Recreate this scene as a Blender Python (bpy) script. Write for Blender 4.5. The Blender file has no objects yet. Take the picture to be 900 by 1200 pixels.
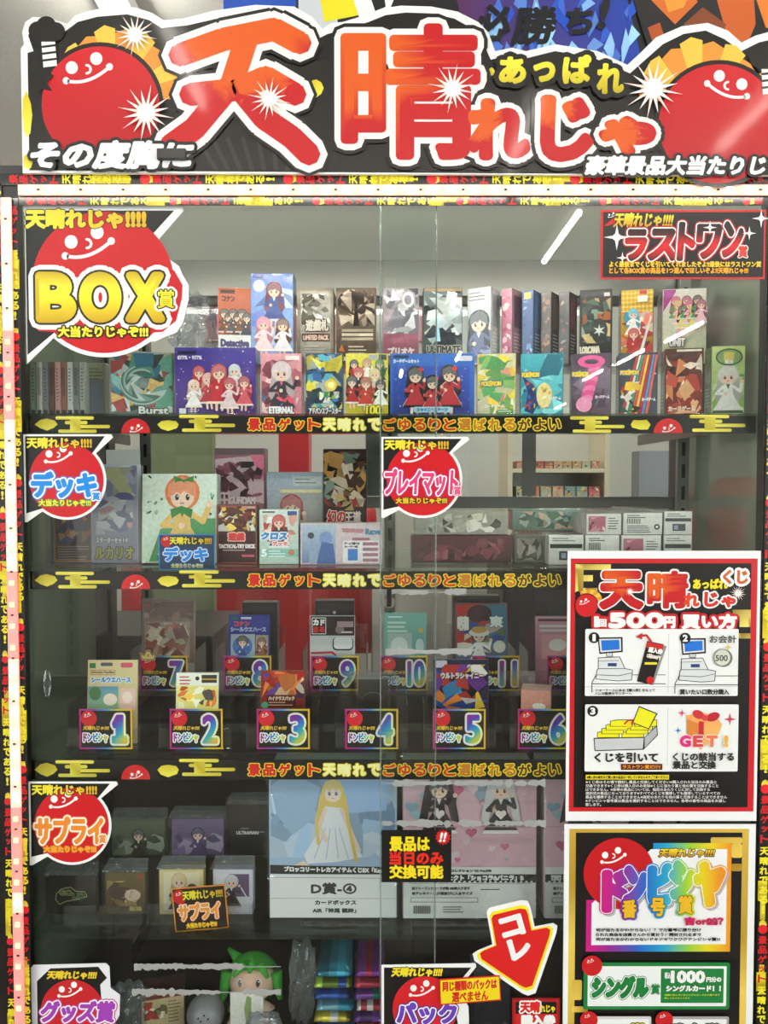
import bpy, bmesh, math, random
from mathutils import Vector, Matrix

# ------------------------------------------------------------------ camera, world, exposure
SC = bpy.context.scene
COL = SC.collection
EYE, DIST, FPX, PITCH = 1.35, 1.22, 900.0, math.radians(2.0)
cam_d = bpy.data.cameras.new('camera'); cam = bpy.data.objects.new('camera', cam_d); COL.objects.link(cam)
cam.location = (0, -DIST, EYE); cam.rotation_euler = (math.pi/2 - PITCH, 0, 0)
cam_d.sensor_fit = 'VERTICAL'; cam_d.sensor_height = 36.0; cam_d.lens = 36.0*FPX/1200.0
cam_d.clip_start = 0.02; cam_d.clip_end = 60
SC.camera = cam
w = bpy.data.worlds.new('world'); SC.world = w; w.use_nodes = True
w.node_tree.nodes['Background'].inputs[0].default_value = (0.90, 0.96, 1.0, 1)
w.node_tree.nodes['Background'].inputs[1].default_value = 9.0
vs = SC.view_settings
vs.view_transform = 'Standard'; vs.look = 'None'; vs.gamma = 1.0; vs.exposure = -0.4
try: vs.use_curve_mapping = False
except Exception: pass
cy = SC.cycles
cy.max_bounces = 10; cy.transparent_max_bounces = 40; cy.diffuse_bounces = 3; cy.glossy_bounces = 4
cy.caustics_reflective = False; cy.caustics_refractive = False
cy.sample_clamp_indirect = 4.0
TUBE = 70.0          # radiance of the fluorescent tubes

# ------------------------------------------------------------------ pixel <-> place
CP, SP = math.cos(PITCH), math.sin(PITCH)
def P(px, py, Y):
    a, b = px-450.0, py-600.0
    d = Vector((a, FPX*CP - b*SP, -FPX*SP - b*CP))
    t = (Y + DIST)/d.y
    return Vector((d.x*t, Y, EYE + d.z*t))
def SX(px, py, Y): return P(px+.5, py, Y).x - P(px-.5, py, Y).x
def SZ(px, py, Y): return P(px, py-.5, Y).z - P(px, py+.5, Y).z

# ------------------------------------------------------------------ colours
def lin(c):
    c = c/255.0
    return c/12.92 if c <= .04045 else ((c+.055)/1.055)**2.4
def C(h):
    if not isinstance(h, str): return h
    h = h.lstrip('#')
    return (lin(int(h[0:2], 16)), lin(int(h[2:4], 16)), lin(int(h[4:6], 16)))
def mixc(a, b, t):
    a, b = C(a), C(b); t = max(0, min(1, t)); return tuple(a[i]*(1-t)+b[i]*t for i in range(3))
def ramp(stops):
    st = [(p, C(c)) for p, c in stops]
    def f(t):
        if t <= st[0][0]: return st[0][1]
        for (p0, c0), (p1, c1) in zip(st, st[1:]):
            if t <= p1: return mixc(c0, c1, (t-p0)/(p1-p0+1e-9))
        return st[-1][1]
    return f
RB = ramp([(0, '#d0147c'), (.18, '#8a2a90'), (.36, '#2060c0'), (.55, '#20a0c8'), (.7, '#8cc83c'), (.85, '#e8d020'), (1, '#e89020')])
RED, BLK, WHT, YEL, GOLD = '#c8121c', '#100d0c', '#f4f2ee', '#f2e01c', '#e0b428'

# ------------------------------------------------------------------ materials
MATS = {}
def newmat(name):
    m = bpy.data.materials.new(name); m.use_nodes = True
    nt = m.node_tree; nt.nodes.clear()
    out = nt.nodes.new('ShaderNodeOutputMaterial')
    MATS[name] = m
    return m, nt, out
def principled(name, col=None, rough=.5, metal=0, coat=0, coat_rough=.04, attr=False, bump=0, bscale=40, coatbump=0, cscale=30,
               emit=None, estr=0, noise=0, nscale=20, spec=.5, stretch=(1, 1, 1)):
    m, nt, out = newmat(name)
    b = nt.nodes.new('ShaderNodeBsdfPrincipled'); nt.links.new(b.outputs[0], out.inputs[0])
    b.inputs['Roughness'].default_value = rough; b.inputs['Metallic'].default_value = metal
    b.inputs['Coat Weight'].default_value = coat; b.inputs['Coat Roughness'].default_value = coat_rough
    b.inputs['Specular IOR Level'].default_value = spec
    src = None
    if attr:
        a = nt.nodes.new('ShaderNodeVertexColor'); a.layer_name = 'Col'; src = a.outputs[0]
    if col is not None: b.inputs['Base Color'].default_value = (*C(col), 1)
    tc = nt.nodes.new('ShaderNodeTexCoord'); mp = nt.nodes.new('ShaderNodeMapping'); mp.inputs['Scale'].default_value = stretch
    nt.links.new(tc.outputs['Object'], mp.inputs[0])
    if noise:
        n = nt.nodes.new('ShaderNodeTexNoise'); n.inputs['Scale'].default_value = nscale; n.inputs['Detail'].default_value = 5
        nt.links.new(mp.outputs[0], n.inputs['Vector'])
        hsv = nt.nodes.new('ShaderNodeHueSaturation')
        mr = nt.nodes.new('ShaderNodeMapRange'); mr.inputs[3].default_value = 1-noise; mr.inputs[4].default_value = 1+noise
        nt.links.new(n.outputs[0], mr.inputs[0]); nt.links.new(mr.outputs[0], hsv.inputs['Value'])
        if src: nt.links.new(src, hsv.inputs['Color'])
        else: hsv.inputs['Color'].default_value = (*C(col), 1)
        src = hsv.outputs[0]
    if src: nt.links.new(src, b.inputs['Base Color'])
    for amt, sc, inp in ((bump, bscale, 'Normal'), (coatbump, cscale, 'Coat Normal')):
        if amt:
            n = nt.nodes.new('ShaderNodeTexNoise'); n.inputs['Scale'].default_value = sc; n.inputs['Detail'].default_value = 4
            nt.links.new(mp.outputs[0], n.inputs['Vector'])
            bp = nt.nodes.new('ShaderNodeBump'); bp.inputs['Strength'].default_value = amt; bp.inputs['Distance'].default_value = .01
            nt.links.new(n.outputs[0], bp.inputs['Height']); nt.links.new(bp.outputs[0], b.inputs[inp])
    if emit:
        b.inputs['Emission Color'].default_value = (*C(emit), 1); b.inputs['Emission Strength'].default_value = estr
    return m
def clear(name, tint='#f4faf6', f0=.04, rough=0.0, bump=0, bscale=30, haze=0, hazecol='#ffffff'):
    """thin clear sheet: straight-through with a Schlick reflection on each face"""
    m, nt, out = newmat(name)
    tr = nt.nodes.new('ShaderNodeBsdfTransparent'); tr.inputs[0].default_value = (*C(tint), 1)
    gl = nt.nodes.new('ShaderNodeBsdfGlossy'); gl.inputs['Roughness'].default_value = rough
    lw = nt.nodes.new('ShaderNodeLayerWeight'); lw.inputs[0].default_value = .5
    pw = nt.nodes.new('ShaderNodeMath'); pw.operation = 'POWER'; pw.inputs[1].default_value = 5
    ma = nt.nodes.new('ShaderNodeMath'); ma.operation = 'MULTIPLY_ADD'; ma.inputs[1].default_value = 1-f0; ma.inputs[2].default_value = f0
    mx = nt.nodes.new('ShaderNodeMixShader')
    nt.links.new(lw.outputs['Facing'], pw.inputs[0]); nt.links.new(pw.outputs[0], ma.inputs[0]); nt.links.new(ma.outputs[0], mx.inputs[0])
    nt.links.new(tr.outputs[0], mx.inputs[1]); nt.links.new(gl.outputs[0], mx.inputs[2])
    last = mx
    if haze:
        df = nt.nodes.new('ShaderNodeBsdfDiffuse'); df.inputs[0].default_value = (*C(hazecol), 1)
        m2 = nt.nodes.new('ShaderNodeMixShader'); m2.inputs[0].default_value = haze
        nt.links.new(mx.outputs[0], m2.inputs[1]); nt.links.new(df.outputs[0], m2.inputs[2]); last = m2
    if bump:
        tc = nt.nodes.new('ShaderNodeTexCoord')
        n = nt.nodes.new('ShaderNodeTexNoise'); n.inputs['Scale'].default_value = bscale; n.inputs['Detail'].default_value = 3
        nt.links.new(tc.outputs['Object'], n.inputs['Vector'])
        bp = nt.nodes.new('ShaderNodeBump'); bp.inputs['Strength'].default_value = bump; bp.inputs['Distance'].default_value = .02
        nt.links.new(n.outputs[0], bp.inputs['Height']); nt.links.new(bp.outputs[0], gl.inputs['Normal'])
    nt.links.new(last.outputs[0], out.inputs[0])
    return m
def emitter(name, col, s):
    m, nt, out = newmat(name)
    e = nt.nodes.new('ShaderNodeEmission'); e.inputs[0].default_value = (*C(col), 1); e.inputs[1].default_value = s
    nt.links.new(e.outputs[0], out.inputs[0]); return m
principled('print', attr=True, rough=.45)
principled('sign_print', attr=True, rough=.35, coat=.28, spec=.25, coat_rough=.07, coatbump=.05, cscale=6)
principled('gloss', attr=True, rough=.4, spec=.3, coat=.5, coat_rough=.05)
principled('laminate', attr=True, rough=.4, spec=.3, coat=.3, coat_rough=.12, coatbump=.04, cscale=8)
principled('carton', attr=True, rough=.4, coat=.5, coat_rough=.08, coatbump=.12, cscale=45, noise=.28, nscale=170)
principled('shrink', attr=True, rough=.35, coat=1.0, coat_rough=.05, coatbump=.45, cscale=38, noise=.28, nscale=150)
principled('foil', attr=True, rough=.28, metal=.6, bump=.35, bscale=28, noise=.2, nscale=60)
principled('frame_black', '#141211', rough=.35)
principled('rail_alu', '#9a9c98', rough=.32, metal=.8, noise=.06, nscale=6, stretch=(1, 1, 30))
principled('chrome', '#b8b8b4', rough=.2, metal=1)
principled('dark_wood', '#2a211d', rough=.5, noise=.25, nscale=8, stretch=(1, 1, 12))
principled('panel_grey', '#d0d4ce', rough=.5, noise=.05, nscale=5)
principled('back_dark', '#665452', rough=.5, noise=.12, nscale=4)
principled('reflection_block', '#b4a8a0', rough=.6, noise=.15, nscale=3)
principled('mirror_green', '#7c8472', rough=.3, coat=1.0, coat_rough=.02, noise=.04, nscale=3)
principled('wall_paint', '#d8d8d0', rough=.7, bump=.1, bscale=90, noise=.03, nscale=20)
principled('ceiling_tile', '#cfd0ca', rough=.8, bump=.15, bscale=120, noise=.04, nscale=30)
principled('floor_vinyl', '#7d756a', rough=.4, noise=.1, nscale=9)
principled('white_laminate', '#e4e4de', rough=.4, noise=.03, nscale=8)
principled('cream_laminate', '#e8dfc4', rough=.45, noise=.03, nscale=8)
principled('red_vinyl', '#c8202c', rough=.35, noise=.12, nscale=7)
principled('green_felt', '#8a9270', rough=.7, noise=.08, nscale=12)
principled('dark_plastic', '#1c1b1e', rough=.4, noise=.1, nscale=14)
principled('grey_plastic', '#8a8a90', rough=.35, noise=.06, nscale=14)
principled('led_tape', '#f4e0d0', rough=.4, emit='#ff9a70', estr=.35)
principled('led_tape_red', '#e8a8a0', rough=.4, emit='#ff4038', estr=.5)
principled('plush_green', '#3fa838', rough=.8, noise=.15, nscale=60, bump=.2, bscale=120)
principled('plush_skin', '#f0c8ae', rough=.8, noise=.05, nscale=60)
principled('pink_board', '#d498a4', rough=.5, noise=.05, nscale=6)
clear('glass', '#fcfefd', .036)
clear('shelf_glass', '#eef7f1', .04)
clear('acrylic', '#fafafc', .085, rough=.03)
clear('film', '#fdfdfe', .10, rough=.06, bump=.08, bscale=22)
clear('bag', '#e6e8ec', .10, rough=.06, bump=.9, bscale=26, haze=.10, hazecol='#d8dce0')
clear('glass_edge', '#c4d4cc', .12, rough=.1, haze=.12)
clear('side_glass', '#d4dcd2', .08)
m, nt, out = newmat('frosted_glass')     # milky panel that lets the shop's ceiling light through
tl = nt.nodes.new('ShaderNodeBsdfTranslucent'); tl.inputs[0].default_value = (*C('#f4f6f0'), 1)
dfn = nt.nodes.new('ShaderNodeBsdfDiffuse'); dfn.inputs[0].default_value = (*C('#d8dad2'), 1)
mxn = nt.nodes.new('ShaderNodeMixShader'); mxn.inputs[0].default_value = .25
nt.links.new(tl.outputs[0], mxn.inputs[1]); nt.links.new(dfn.outputs[0], mxn.inputs[2]); nt.links.new(mxn.outputs[0], out.inputs[0])
emitter('tube_light', '#fff8ee', TUBE)
emitter('led_warm', '#ffe6c4', 14.0)
emitter('led_red', '#ff6a52', 11.0)
emitter('tube_dim', '#fff8ee', 45.0)
emitter('fill_light', '#fff6e8', 48.0)

# ------------------------------------------------------------------ object helpers
def tag(o, label=None, cat=None, group=None, kind=None):
    if label: o['label'] = label
    if cat: o['category'] = cat
    if group: o['group'] = group
    if kind: o['kind'] = kind
    return o
def empty(name, loc, label, cat, group=None):
    o = bpy.data.objects.new(name, None); o.empty_display_size = .05; COL.objects.link(o); o.location = loc
    return tag(o, label, cat, group)
def link(name, me, parent=None, loc=None):
    o = bpy.data.objects.new(name, me); COL.objects.link(o)
    if loc is not None: o.location = loc
    if parent: o.parent = parent
    return o
def bm_obj(name, bm, mat, parent=None, loc=None, smooth=False):
    me = bpy.data.meshes.new(name); bm.normal_update(); bm.to_mesh(me); bm.free()
    me.materials.append(MATS[mat])
    if smooth:
        for p in me.polygons: p.use_smooth = True
    return link(name, me, parent, loc)
def bx(bm, x0, x1, y0, y1, z0, z1, bev=0):
    r = bmesh.ops.create_cube(bm, size=1)
    bmesh.ops.scale(bm, vec=(x1-x0, y1-y0, z1-z0), verts=r['verts'])
    bmesh.ops.translate(bm, vec=((x0+x1)/2, (y0+y1)/2, (z0+z1)/2), verts=r['verts'])
    if bev:
        es = list({e for v in r['verts'] for e in v.link_edges})
        bmesh.ops.bevel(bm, geom=es, offset=bev, segments=2, affect='EDGES', profile=.6)
    return bm
def boxo(name, x0, x1, y0, y1, z0, z1, mat, parent=None, bev=.001, loc=None):
    return bm_obj(name, bx(bmesh.new(), x0, x1, y0, y1, z0, z1, bev), mat, parent, loc)
def cyl(bm, p, q, r, r2=None, seg=16):
    p, q = Vector(p), Vector(q); d = q-p
    g = bmesh.ops.create_cone(bm, cap_ends=True, segments=seg, radius1=r, radius2=r if r2 is None else r2, depth=d.length)
    M = Matrix.Translation((p+q)/2) @ d.to_track_quat('Z', 'Y').to_matrix().to_4x4()
    bmesh.ops.transform(bm, matrix=M, verts=g['verts']); return bm
def struct(o): o['kind'] = 'structure'; return o

# ------------------------------------------------------------------ lettering
GCACHE = {}
_one = [(.05, .70), (.30, 1.0), (.62, 1.0), (.62, .2), (.84, .2), (.84, 0), (.04, 0), (.04, .2), (.28, .2), (.28, .68), (.12, .58)]
GCACHE['one'] = (_one, [tuple(range(11))[::-1]], [(i, (i+1) % 11) for i in range(11)])    # block figure 1 with a foot
def glyphs(s):
    """outline geometry of a line of lettering: verts, faces, boundary edges"""
    if s in GCACHE: return GCACHE[s]
    c = bpy.data.curves.new('lettering', 'FONT'); c.body = s; c.size = 1; c.resolution_u = 6 if s.isascii() and len(s) < 4 else 3 if len(s) < 4 else 2
    o = bpy.data.objects.new('lettering', c); COL.objects.link(o)
    dg = bpy.context.evaluated_depsgraph_get()
    m = bpy.data.meshes.new_from_object(o.evaluated_get(dg))
    vs_ = [(v.co.x, v.co.y) for v in m.vertices]; fs = [tuple(p.vertices) for p in m.polygons]
    cnt = {}
    for f in fs:
        for i in range(len(f)):
            e = (f[i], f[(i+1) % len(f)]); k = tuple(sorted(e)); cnt[k] = cnt.get(k, 0)+1
    ed = [k for k, n in cnt.items() if n == 1]
    bpy.data.objects.remove(o); bpy.data.curves.remove(c); bpy.data.meshes.remove(m)
    GCACHE[s] = (vs_, fs, ed); return GCACHE[s]

class Art:
    """flat printed artwork drawn in picture units (x right, y down), painter's order; builds one mesh per named part"""
    def __init__(s, step=.00005):
        s.parts = {}; s.order = []; s.cur = None; s.l = 0; s.step = step; s.k, s.ox, s.oy, s.lim = 1.0, 0.0, 0.0, None; s.part('')
    def at(s, k, ox, oy): s.k, s.ox, s.oy = k, ox, oy; return s     # enlargement and origin of the drawing's own units
    def part(s, n):
        if n not in s.parts: s.parts[n] = []; s.order.append(n)
        s.cur = s.parts[n]; return s
    def back(s, l): s.l = l; return s          # side-by-side prints may share one height
    def poly(s, pts, col, up=True):
        if up: s.l += 1
        s.cur.append((pts, col, s.l)); return s
    def many(s, polys, col):
        s.l += 1
        for p in polys: s.cur.append((p, col, s.l))
        return s
    def rect(s, x0, y0, x1, y1, col, n=1, vert=False, up=True):
        if n == 1: return s.poly([(x0, y0), (x0, y1), (x1, y1), (x1, y0)], col, up)
        if up: s.l += 1
        for i in range(n):
            a, b = i/n, (i+1)/n
            if vert: s.cur.append(([(x0, y0+(y1-y0)*a), (x0, y0+(y1-y0)*b), (x1, y0+(y1-y0)*b), (x1, y0+(y1-y0)*a)], col, s.l))
            else: s.cur.append(([(x0+(x1-x0)*a, y0), (x0+(x1-x0)*a, y1), (x0+(x1-x0)*b, y1), (x0+(x1-x0)*b, y0)], col, s.l))
        return s
    def rrect(s, x0, y0, x1, y1, r, col):
        pts = []
        for cx, cy_, a0 in ((x0+r, y0+r, 180), (x1-r, y0+r, 270), (x1-r, y1-r, 0), (x0+r, y1-r, 90)):
            for k in range(5):
                a = math.radians(a0+k*22.5); pts.append((cx+r*math.cos(a), cy_+r*math.sin(a)))
        return s.poly(pts[::-1], col)
    def ell(s, cx, cy_, rx, ry, col, n=24, a0=0, a1=360, rot=0, up=True):
        full = abs(a1-a0) >= 360; pts = []
        cr, sr = math.cos(math.radians(rot)), math.sin(math.radians(rot))
        for k in range(n if full else n+1):
            a = math.radians(a0+(a1-a0)*k/n); x, y = rx*math.cos(a), ry*math.sin(a)
            pts.append((cx+x*cr-y*sr, cy_+x*sr+y*cr))
        return s.poly(pts[::-1], col, up)
    def disc(s, cx, cy_, r, col, n=28): return s.ell(cx, cy_, r, r, col, n)
    def line(s, pts, w, col, closed=False):
        s.l += 1; P_ = pts+[pts[0]] if closed else pts
        s._stroke([(P_[i], P_[i+1]) for i in range(len(P_)-1)], w/2, col); return s
    def _stroke(s, segs, r, col):
        seen = set(); n = 8 if r > 1.5 else 6; k0 = 0
        for a, b in segs:
            dx, dy = b[0]-a[0], b[1]-a[1]; L = math.hypot(dx, dy)
            if L > 1e-6:
                nx, ny = -dy/L*r, dx/L*r
                s.cur.append(([(a[0]+nx, a[1]+ny), (b[0]+nx, b[1]+ny), (b[0]-nx, b[1]-ny), (a[0]-nx, a[1]-ny)], col, s.l+(k0 % 60)*.014)); k0 += 1
            for v in (a, b):
                k = (round(v[0], 2), round(v[1], 2))
                if k in seen: continue
                seen.add(k)
                s.cur.append(([(v[0]+r*math.cos(2*math.pi*i/n), v[1]-r*math.sin(2*math.pi*i/n)) for i in range(n)], col, s.l+(k0 % 60)*.014)); k0 += 1
    def outline(s, pts, r, col): s.l += 1; s._stroke([(pts[i], pts[(i+1) % len(pts)]) for i in range(len(pts))], r, col); return s
    def star(s, cx, cy_, R, r, n, col, rot=0):
        pts = []
        for k in range(2*n):
            a = math.radians(rot)+math.pi*k/n; q = R if k % 2 == 0 else r
            pts.append((cx+q*math.sin(a), cy_-q*math.cos(a)))
        return s.poly(pts[::-1], col)
    def text(s, t, x0, y0, x1, y1, col, bold=0, outs=(), shear=0, rot=0, warp=None, slices=0):
        """lettering fitted to a box; outs = [(width, colour)...] widest first; shear leans it; rot turns it (90 = lying on its back)"""
        V, F, E_ = glyphs(t)
        if not V: return s
        V = [(x+shear*y, y) for x, y in V]
        r = math.radians(rot); cr, sr = math.cos(r), math.sin(r)
        if rot: V = [(x*cr-y*sr, x*sr+y*cr) for x, y in V]
        ax, bx_ = min(v[0] for v in V), max(v[0] for v in V); ay, by = min(v[1] for v in V), max(v[1] for v in V)
        Q = [(x0+(v[0]-ax)/max(bx_-ax, 1e-6)*(x1-x0), y1-(v[1]-ay)/max(by-ay, 1e-6)*(y1-y0)) for v in V]
        if warp: Q = [warp(*q) for q in Q]
        segs = [(Q[a], Q[b]) for a, b in E_]
        for wd, c in outs:
            s.l += 1; s._stroke(segs, wd/2, c)
            if wd < 6:
                s.l += 1
                for f in F: s.cur.append(([Q[i] for i in f], c, s.l))
        if bold: s.l += 1; s._stroke(segs, bold/2, col)
        s.l += 1
        if slices and callable(col):
            bm = bmesh.new(); vv = [bm.verts.new((q[0], q[1], 0)) for q in Q]
            for f in F:
                try: bm.faces.new([vv[i] for i in f])
                except ValueError: pass
            ya, yb = min(q[1] for q in Q), max(q[1] for q in Q)
            for k in range(1, slices):
                bmesh.ops.bisect_plane(bm, geom=bm.verts[:]+bm.edges[:]+bm.faces[:], plane_co=(0, ya+(yb-ya)*k/slices, 0), plane_no=(0, 1, 0))
            for f in bm.faces: s.cur.append(([(v.co.x, v.co.y) for v in f.verts], col, s.l))
            bm.free()
        else:
            for f in F: s.cur.append(([Q[i] for i in f], col, s.l))
        return s
    # --- motifs
    def face(s, cx, cy_, r, col=WHT, m=1):
        """two dots, a hooked nose and a rising smile, leaning a little"""
        s.l += 1
        for dx, dy, q in ((-.42, -.40, .15), (.18, -.62, .15), (-.56, -.08, .085), (.50, -.42, .085)):
            s.ell(cx+m*dx*r, cy_+dy*r, q*r, q*r*1.05, col, 14, up=False)
        arc = [(cx+m*r*(-.56+1.06*t), cy_+r*(-.08-.34*t+.62*t*(1-t))) for t in [i/9 for i in range(10)]]
        s._stroke(list(zip(arc, arc[1:])), r*.04, col)
        nose = [(cx+m*(-.06*r+.10*r*math.sin(a)), cy_-.36*r-.10*r*math.cos(a)) for a in [i*.45 for i in range(8)]]
        s._stroke(list(zip(nose, nose[1:])), r*.03, col); return s
    def cloud(s, x, y, k=1, col=None, flip=1):
        c = col or (lambda u, v: mixc('#b8a010', '#fff46a', ((u*.5+v*3) % 30)/30))
        for dx0, dx1, dy in ((0, 58, 0), (14, 48, 7), (26, 82, 13), (4, 62, 20)):
            a, b = (x+dx0*k, x+dx1*k) if flip > 0 else (x-dx1*k, x-dx0*k)
            s.rrect(a, y+dy*k, b, y+(dy+5)*k, 2.4*k, c)
        s.rect(x+flip*22*k, y+4*k, x+flip*38*k, y+22*k, c); return s
    def spark(s, x, y, R, col='#fff6ec'):
        s.star(x, y, R, R*.16, 8, mixc(col, '#ffb0a0', .35), 11); s.star(x, y, R*.8, R*.2, 8, col, 33); s.disc(x, y, R*.3, '#ffffff', 14); return s
    def chaos(s, x0, y0, x1, y1, cols, n, seed, size=.35):
        R = random.Random(seed); W, H = x1-x0, y1-y0; q = size*min(W, H)
        cl = lambda x, y: (min(max(x, x0), x1), min(max(y, y0), y1))
        for i in range(n):
            cx, cy_ = R.uniform(x0, x1), R.uniform(y0, y1); m = R.choice((3, 4, 5, 7)); a = R.uniform(0, 6.3); e = R.uniform(.25, 1)
            pts = []
            for k in range(m):
                b = 6.283*k/m; rr = q*R.uniform(.35, 1)
                u, v = rr*math.cos(b), rr*math.sin(b)*e
                pts.append(cl(cx+u*math.cos(a)-v*math.sin(a), cy_+u*math.sin(a)+v*math.cos(a)))
            c0 = C(R.choice(cols)); g = R.uniform(.65, 1.25); c1 = tuple(min(1, v*g) for v in c0)
            s.poly(pts[::-1], c1)
        return s
    def figure(s, cx, y0, h, hair, dress, skin='#f0cfb8', trim=None, seed=0, longhair=True, legs=True):
        """a plain stylised girl: hair, face, dress, arms"""
        R = random.Random(seed); r = h*.15; hy = y0+r*1.1; tl = R.uniform(-.12, .12)*h
        hd = mixc(hair, '#000000', .35)
        if longhair:
            s.poly([(cx-r*1.05, hy-r*.2), (cx-r*1.5, hy+r*2.8), (cx-r*.9, hy+r*3.6), (cx, hy+r*1.6), (cx+r*.9, hy+r*3.7), (cx+r*1.6, hy+r*2.6), (cx+r*1.05, hy-r*.2)], hd)
        s.ell(cx, hy, r*1.18, r*1.2, hair, 18)
        if legs:
            for sg in (-1, 1): s.line([(cx+sg*h*.05, y0+h*.72), (cx+sg*h*.06+tl*.3, y0+h*.98)], h*.06, skin)
        s.poly([(cx-h*.07, y0+h*.33), (cx-h*.09, y0+h*.52), (cx-h*.25, y0+h*.8), (cx+h*.25, y0+h*.8), (cx+h*.09, y0+h*.52), (cx+h*.07, y0+h*.33)], dress)
        s.poly([(cx-h*.25, y0+h*.8), (cx-h*.27, y0+h*.85), (cx+h*.27, y0+h*.85), (cx+h*.25, y0+h*.8)], trim or mixc(dress, '#ffffff', .6))
        s.line([(cx-h*.08, y0+h*.37), (cx-h*.2, y0+h*.5), (cx-h*.05+tl*.4, y0+h*.5)], h*.055, dress)
        s.line([(cx+h*.08, y0+h*.37), (cx+h*.21, y0+h*.46), (cx+h*.22+tl*.5, y0+h*.30)], h*.055, dress)
        s.disc(cx+h*.22+tl*.5, y0+h*.28, h*.035, skin, 10); s.disc(cx-h*.05+tl*.4, y0+h*.5, h*.033, skin, 10)
        s.poly([(cx-h*.035, y0+h*.33), (cx, y0+h*.42), (cx+h*.035, y0+h*.33)], trim or WHT)
        s.ell(cx, hy+r*.22, r*.82, r*.86, skin, 16)
        for sg in (-1, 1):
            s.ell(cx+sg*r*.36, hy+r*.32, r*.13, r*.22, '#2a2030', 10)
            s.disc(cx+sg*r*.36+r*.04, hy+r*.24, r*.05, WHT, 8)
        s.line([(cx-r*.12, hy+r*.72), (cx+r*.12, hy+r*.72)], r*.07, '#b04048')
        s.poly([(cx-r*1.0, hy+r*.35), (cx-r*.55, hy+r*.1), (cx-r*.4, hy-r*.02), (cx-r*.1, hy+r*.1), (cx+r*.1, hy-.12*r), (cx+r*.45, hy+r*.08), (cx+r*.98, hy+r*.38), (cx+r*.9, hy-r*.6), (cx, hy-r*1.12), (cx-r*.9, hy-r*.6)], mixc(hair, '#ffffff', .12))
        return s
    # --- output
    def mesh(s, part, ox, oy, sx, sz, nm):
        V, F, K = [], [], []
        for pts, col, l in s.parts[part]:
            # drop repeated points
            q = [p for i, p in enumerate(pts) if math.hypot(p[0]-pts[i-1][0], p[1]-pts[i-1][1]) > 1e-5]
            if s.lim: q = [(min(max(x, .2), s.lim[0]-.2), min(max(y, .2), s.lim[1]-.2)) for x, y in q]
            if len(q) < 3: continue
            ar = sum(q[i-1][0]*q[i][1]-q[i][0]*q[i-1][1] for i in range(len(q)))
            if abs(ar) < 1e-6: continue
            if ar > 0: q = q[::-1]          # y is down: keep the face looking at the viewer
            b = len(V)
            V += [((s.ox+x/s.k-ox)*sx, -l*s.step, (oy-s.oy-y/s.k)*sz) for x, y in q]
            F.append(tuple(range(b, b+len(q))))
            if callable(col): K += [C(col(x, y)) for x, y in q]
            else: K += [C(col)]*len(q)
        me = bpy.data.meshes.new(nm); me.from_pydata(V, [], F); me.update()
        at = me.color_attributes.new('Col', 'FLOAT_COLOR', 'CORNER')
        buf = []
        for k in K: buf += [k[0], k[1], k[2], 1.0]
        at.data.foreach_set('color', buf)
        return me

def prism(pts, ox, oy, sx, sz, t, col, y0=0.0, nm='backing', side=None):
    """a cut-out sheet with real thickness t: front face at y0, back at y0+t"""
    bm = bmesh.new()
    f = [bm.verts.new(((x-ox)*sx, y0, (oy-y)*sz)) for x, y in pts]; b = [bm.verts.new((v.co.x, y0+t, v.co.z)) for v in f]
    n = len(f)
    bm.faces.new(f); bm.faces.new(b[::-1])
    for i in range(n): bm.faces.new((f[i], b[i], b[(i+1) % n], f[(i+1) % n]))
    bmesh.ops.recalc_face_normals(bm, faces=bm.faces[:])
    cl = bm.loops.layers.float_color.new('Col')
    for fc in bm.faces:
        for lp in fc.loops: lp[cl] = (*C(col), 1)
    me = bpy.data.meshes.new(nm); bm.to_mesh(me); bm.free(); return me
def rectpts(x0, y0, x1, y1): return [(x0, y0), (x1, y0), (x1, y1), (x0, y1)]
def merge(meshes, nm):
    bm = bmesh.new()
    for m in meshes: bm.from_mesh(m)
    me = bpy.data.meshes.new(nm); bm.to_mesh(me); bm.free()
    for m in meshes: bpy.data.meshes.remove(m)
    return me
def sheet(name, art, outline_pts, Y, label, cat, group=None, thick=.0015, base=WHT, mat='gloss', rot=0):
    """a printed sheet: cut-out backing with the art on it; named parts become children"""
    xs = [p[0] for p in outline_pts]; ys = [p[1] for p in outline_pts]
    cx, cy_ = (min(xs)+max(xs))/2, (min(ys)+max(ys))/2
    sx, sz = SX(cx, cy_, Y), SZ(cx, cy_, Y)
    ms = [prism(outline_pts, cx, cy_, sx, sz, thick, base)]
    if art.parts['']: ms.append(art.mesh('', cx, cy_, sx, sz, name))
    me = merge(ms, name); me.materials.append(MATS[mat])
    o = link(name, me, None, P(cx, cy_, Y)); o.rotation_euler = (rot, 0, 0); tag(o, label, cat, group)
    for p in art.order:
        if p and art.parts[p]:
            m = art.mesh(p, cx, cy_, sx, sz, p.split('|')[0]); m.materials.append(MATS[mat]); link(p.split('|')[0], m, o)
    return o
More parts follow.
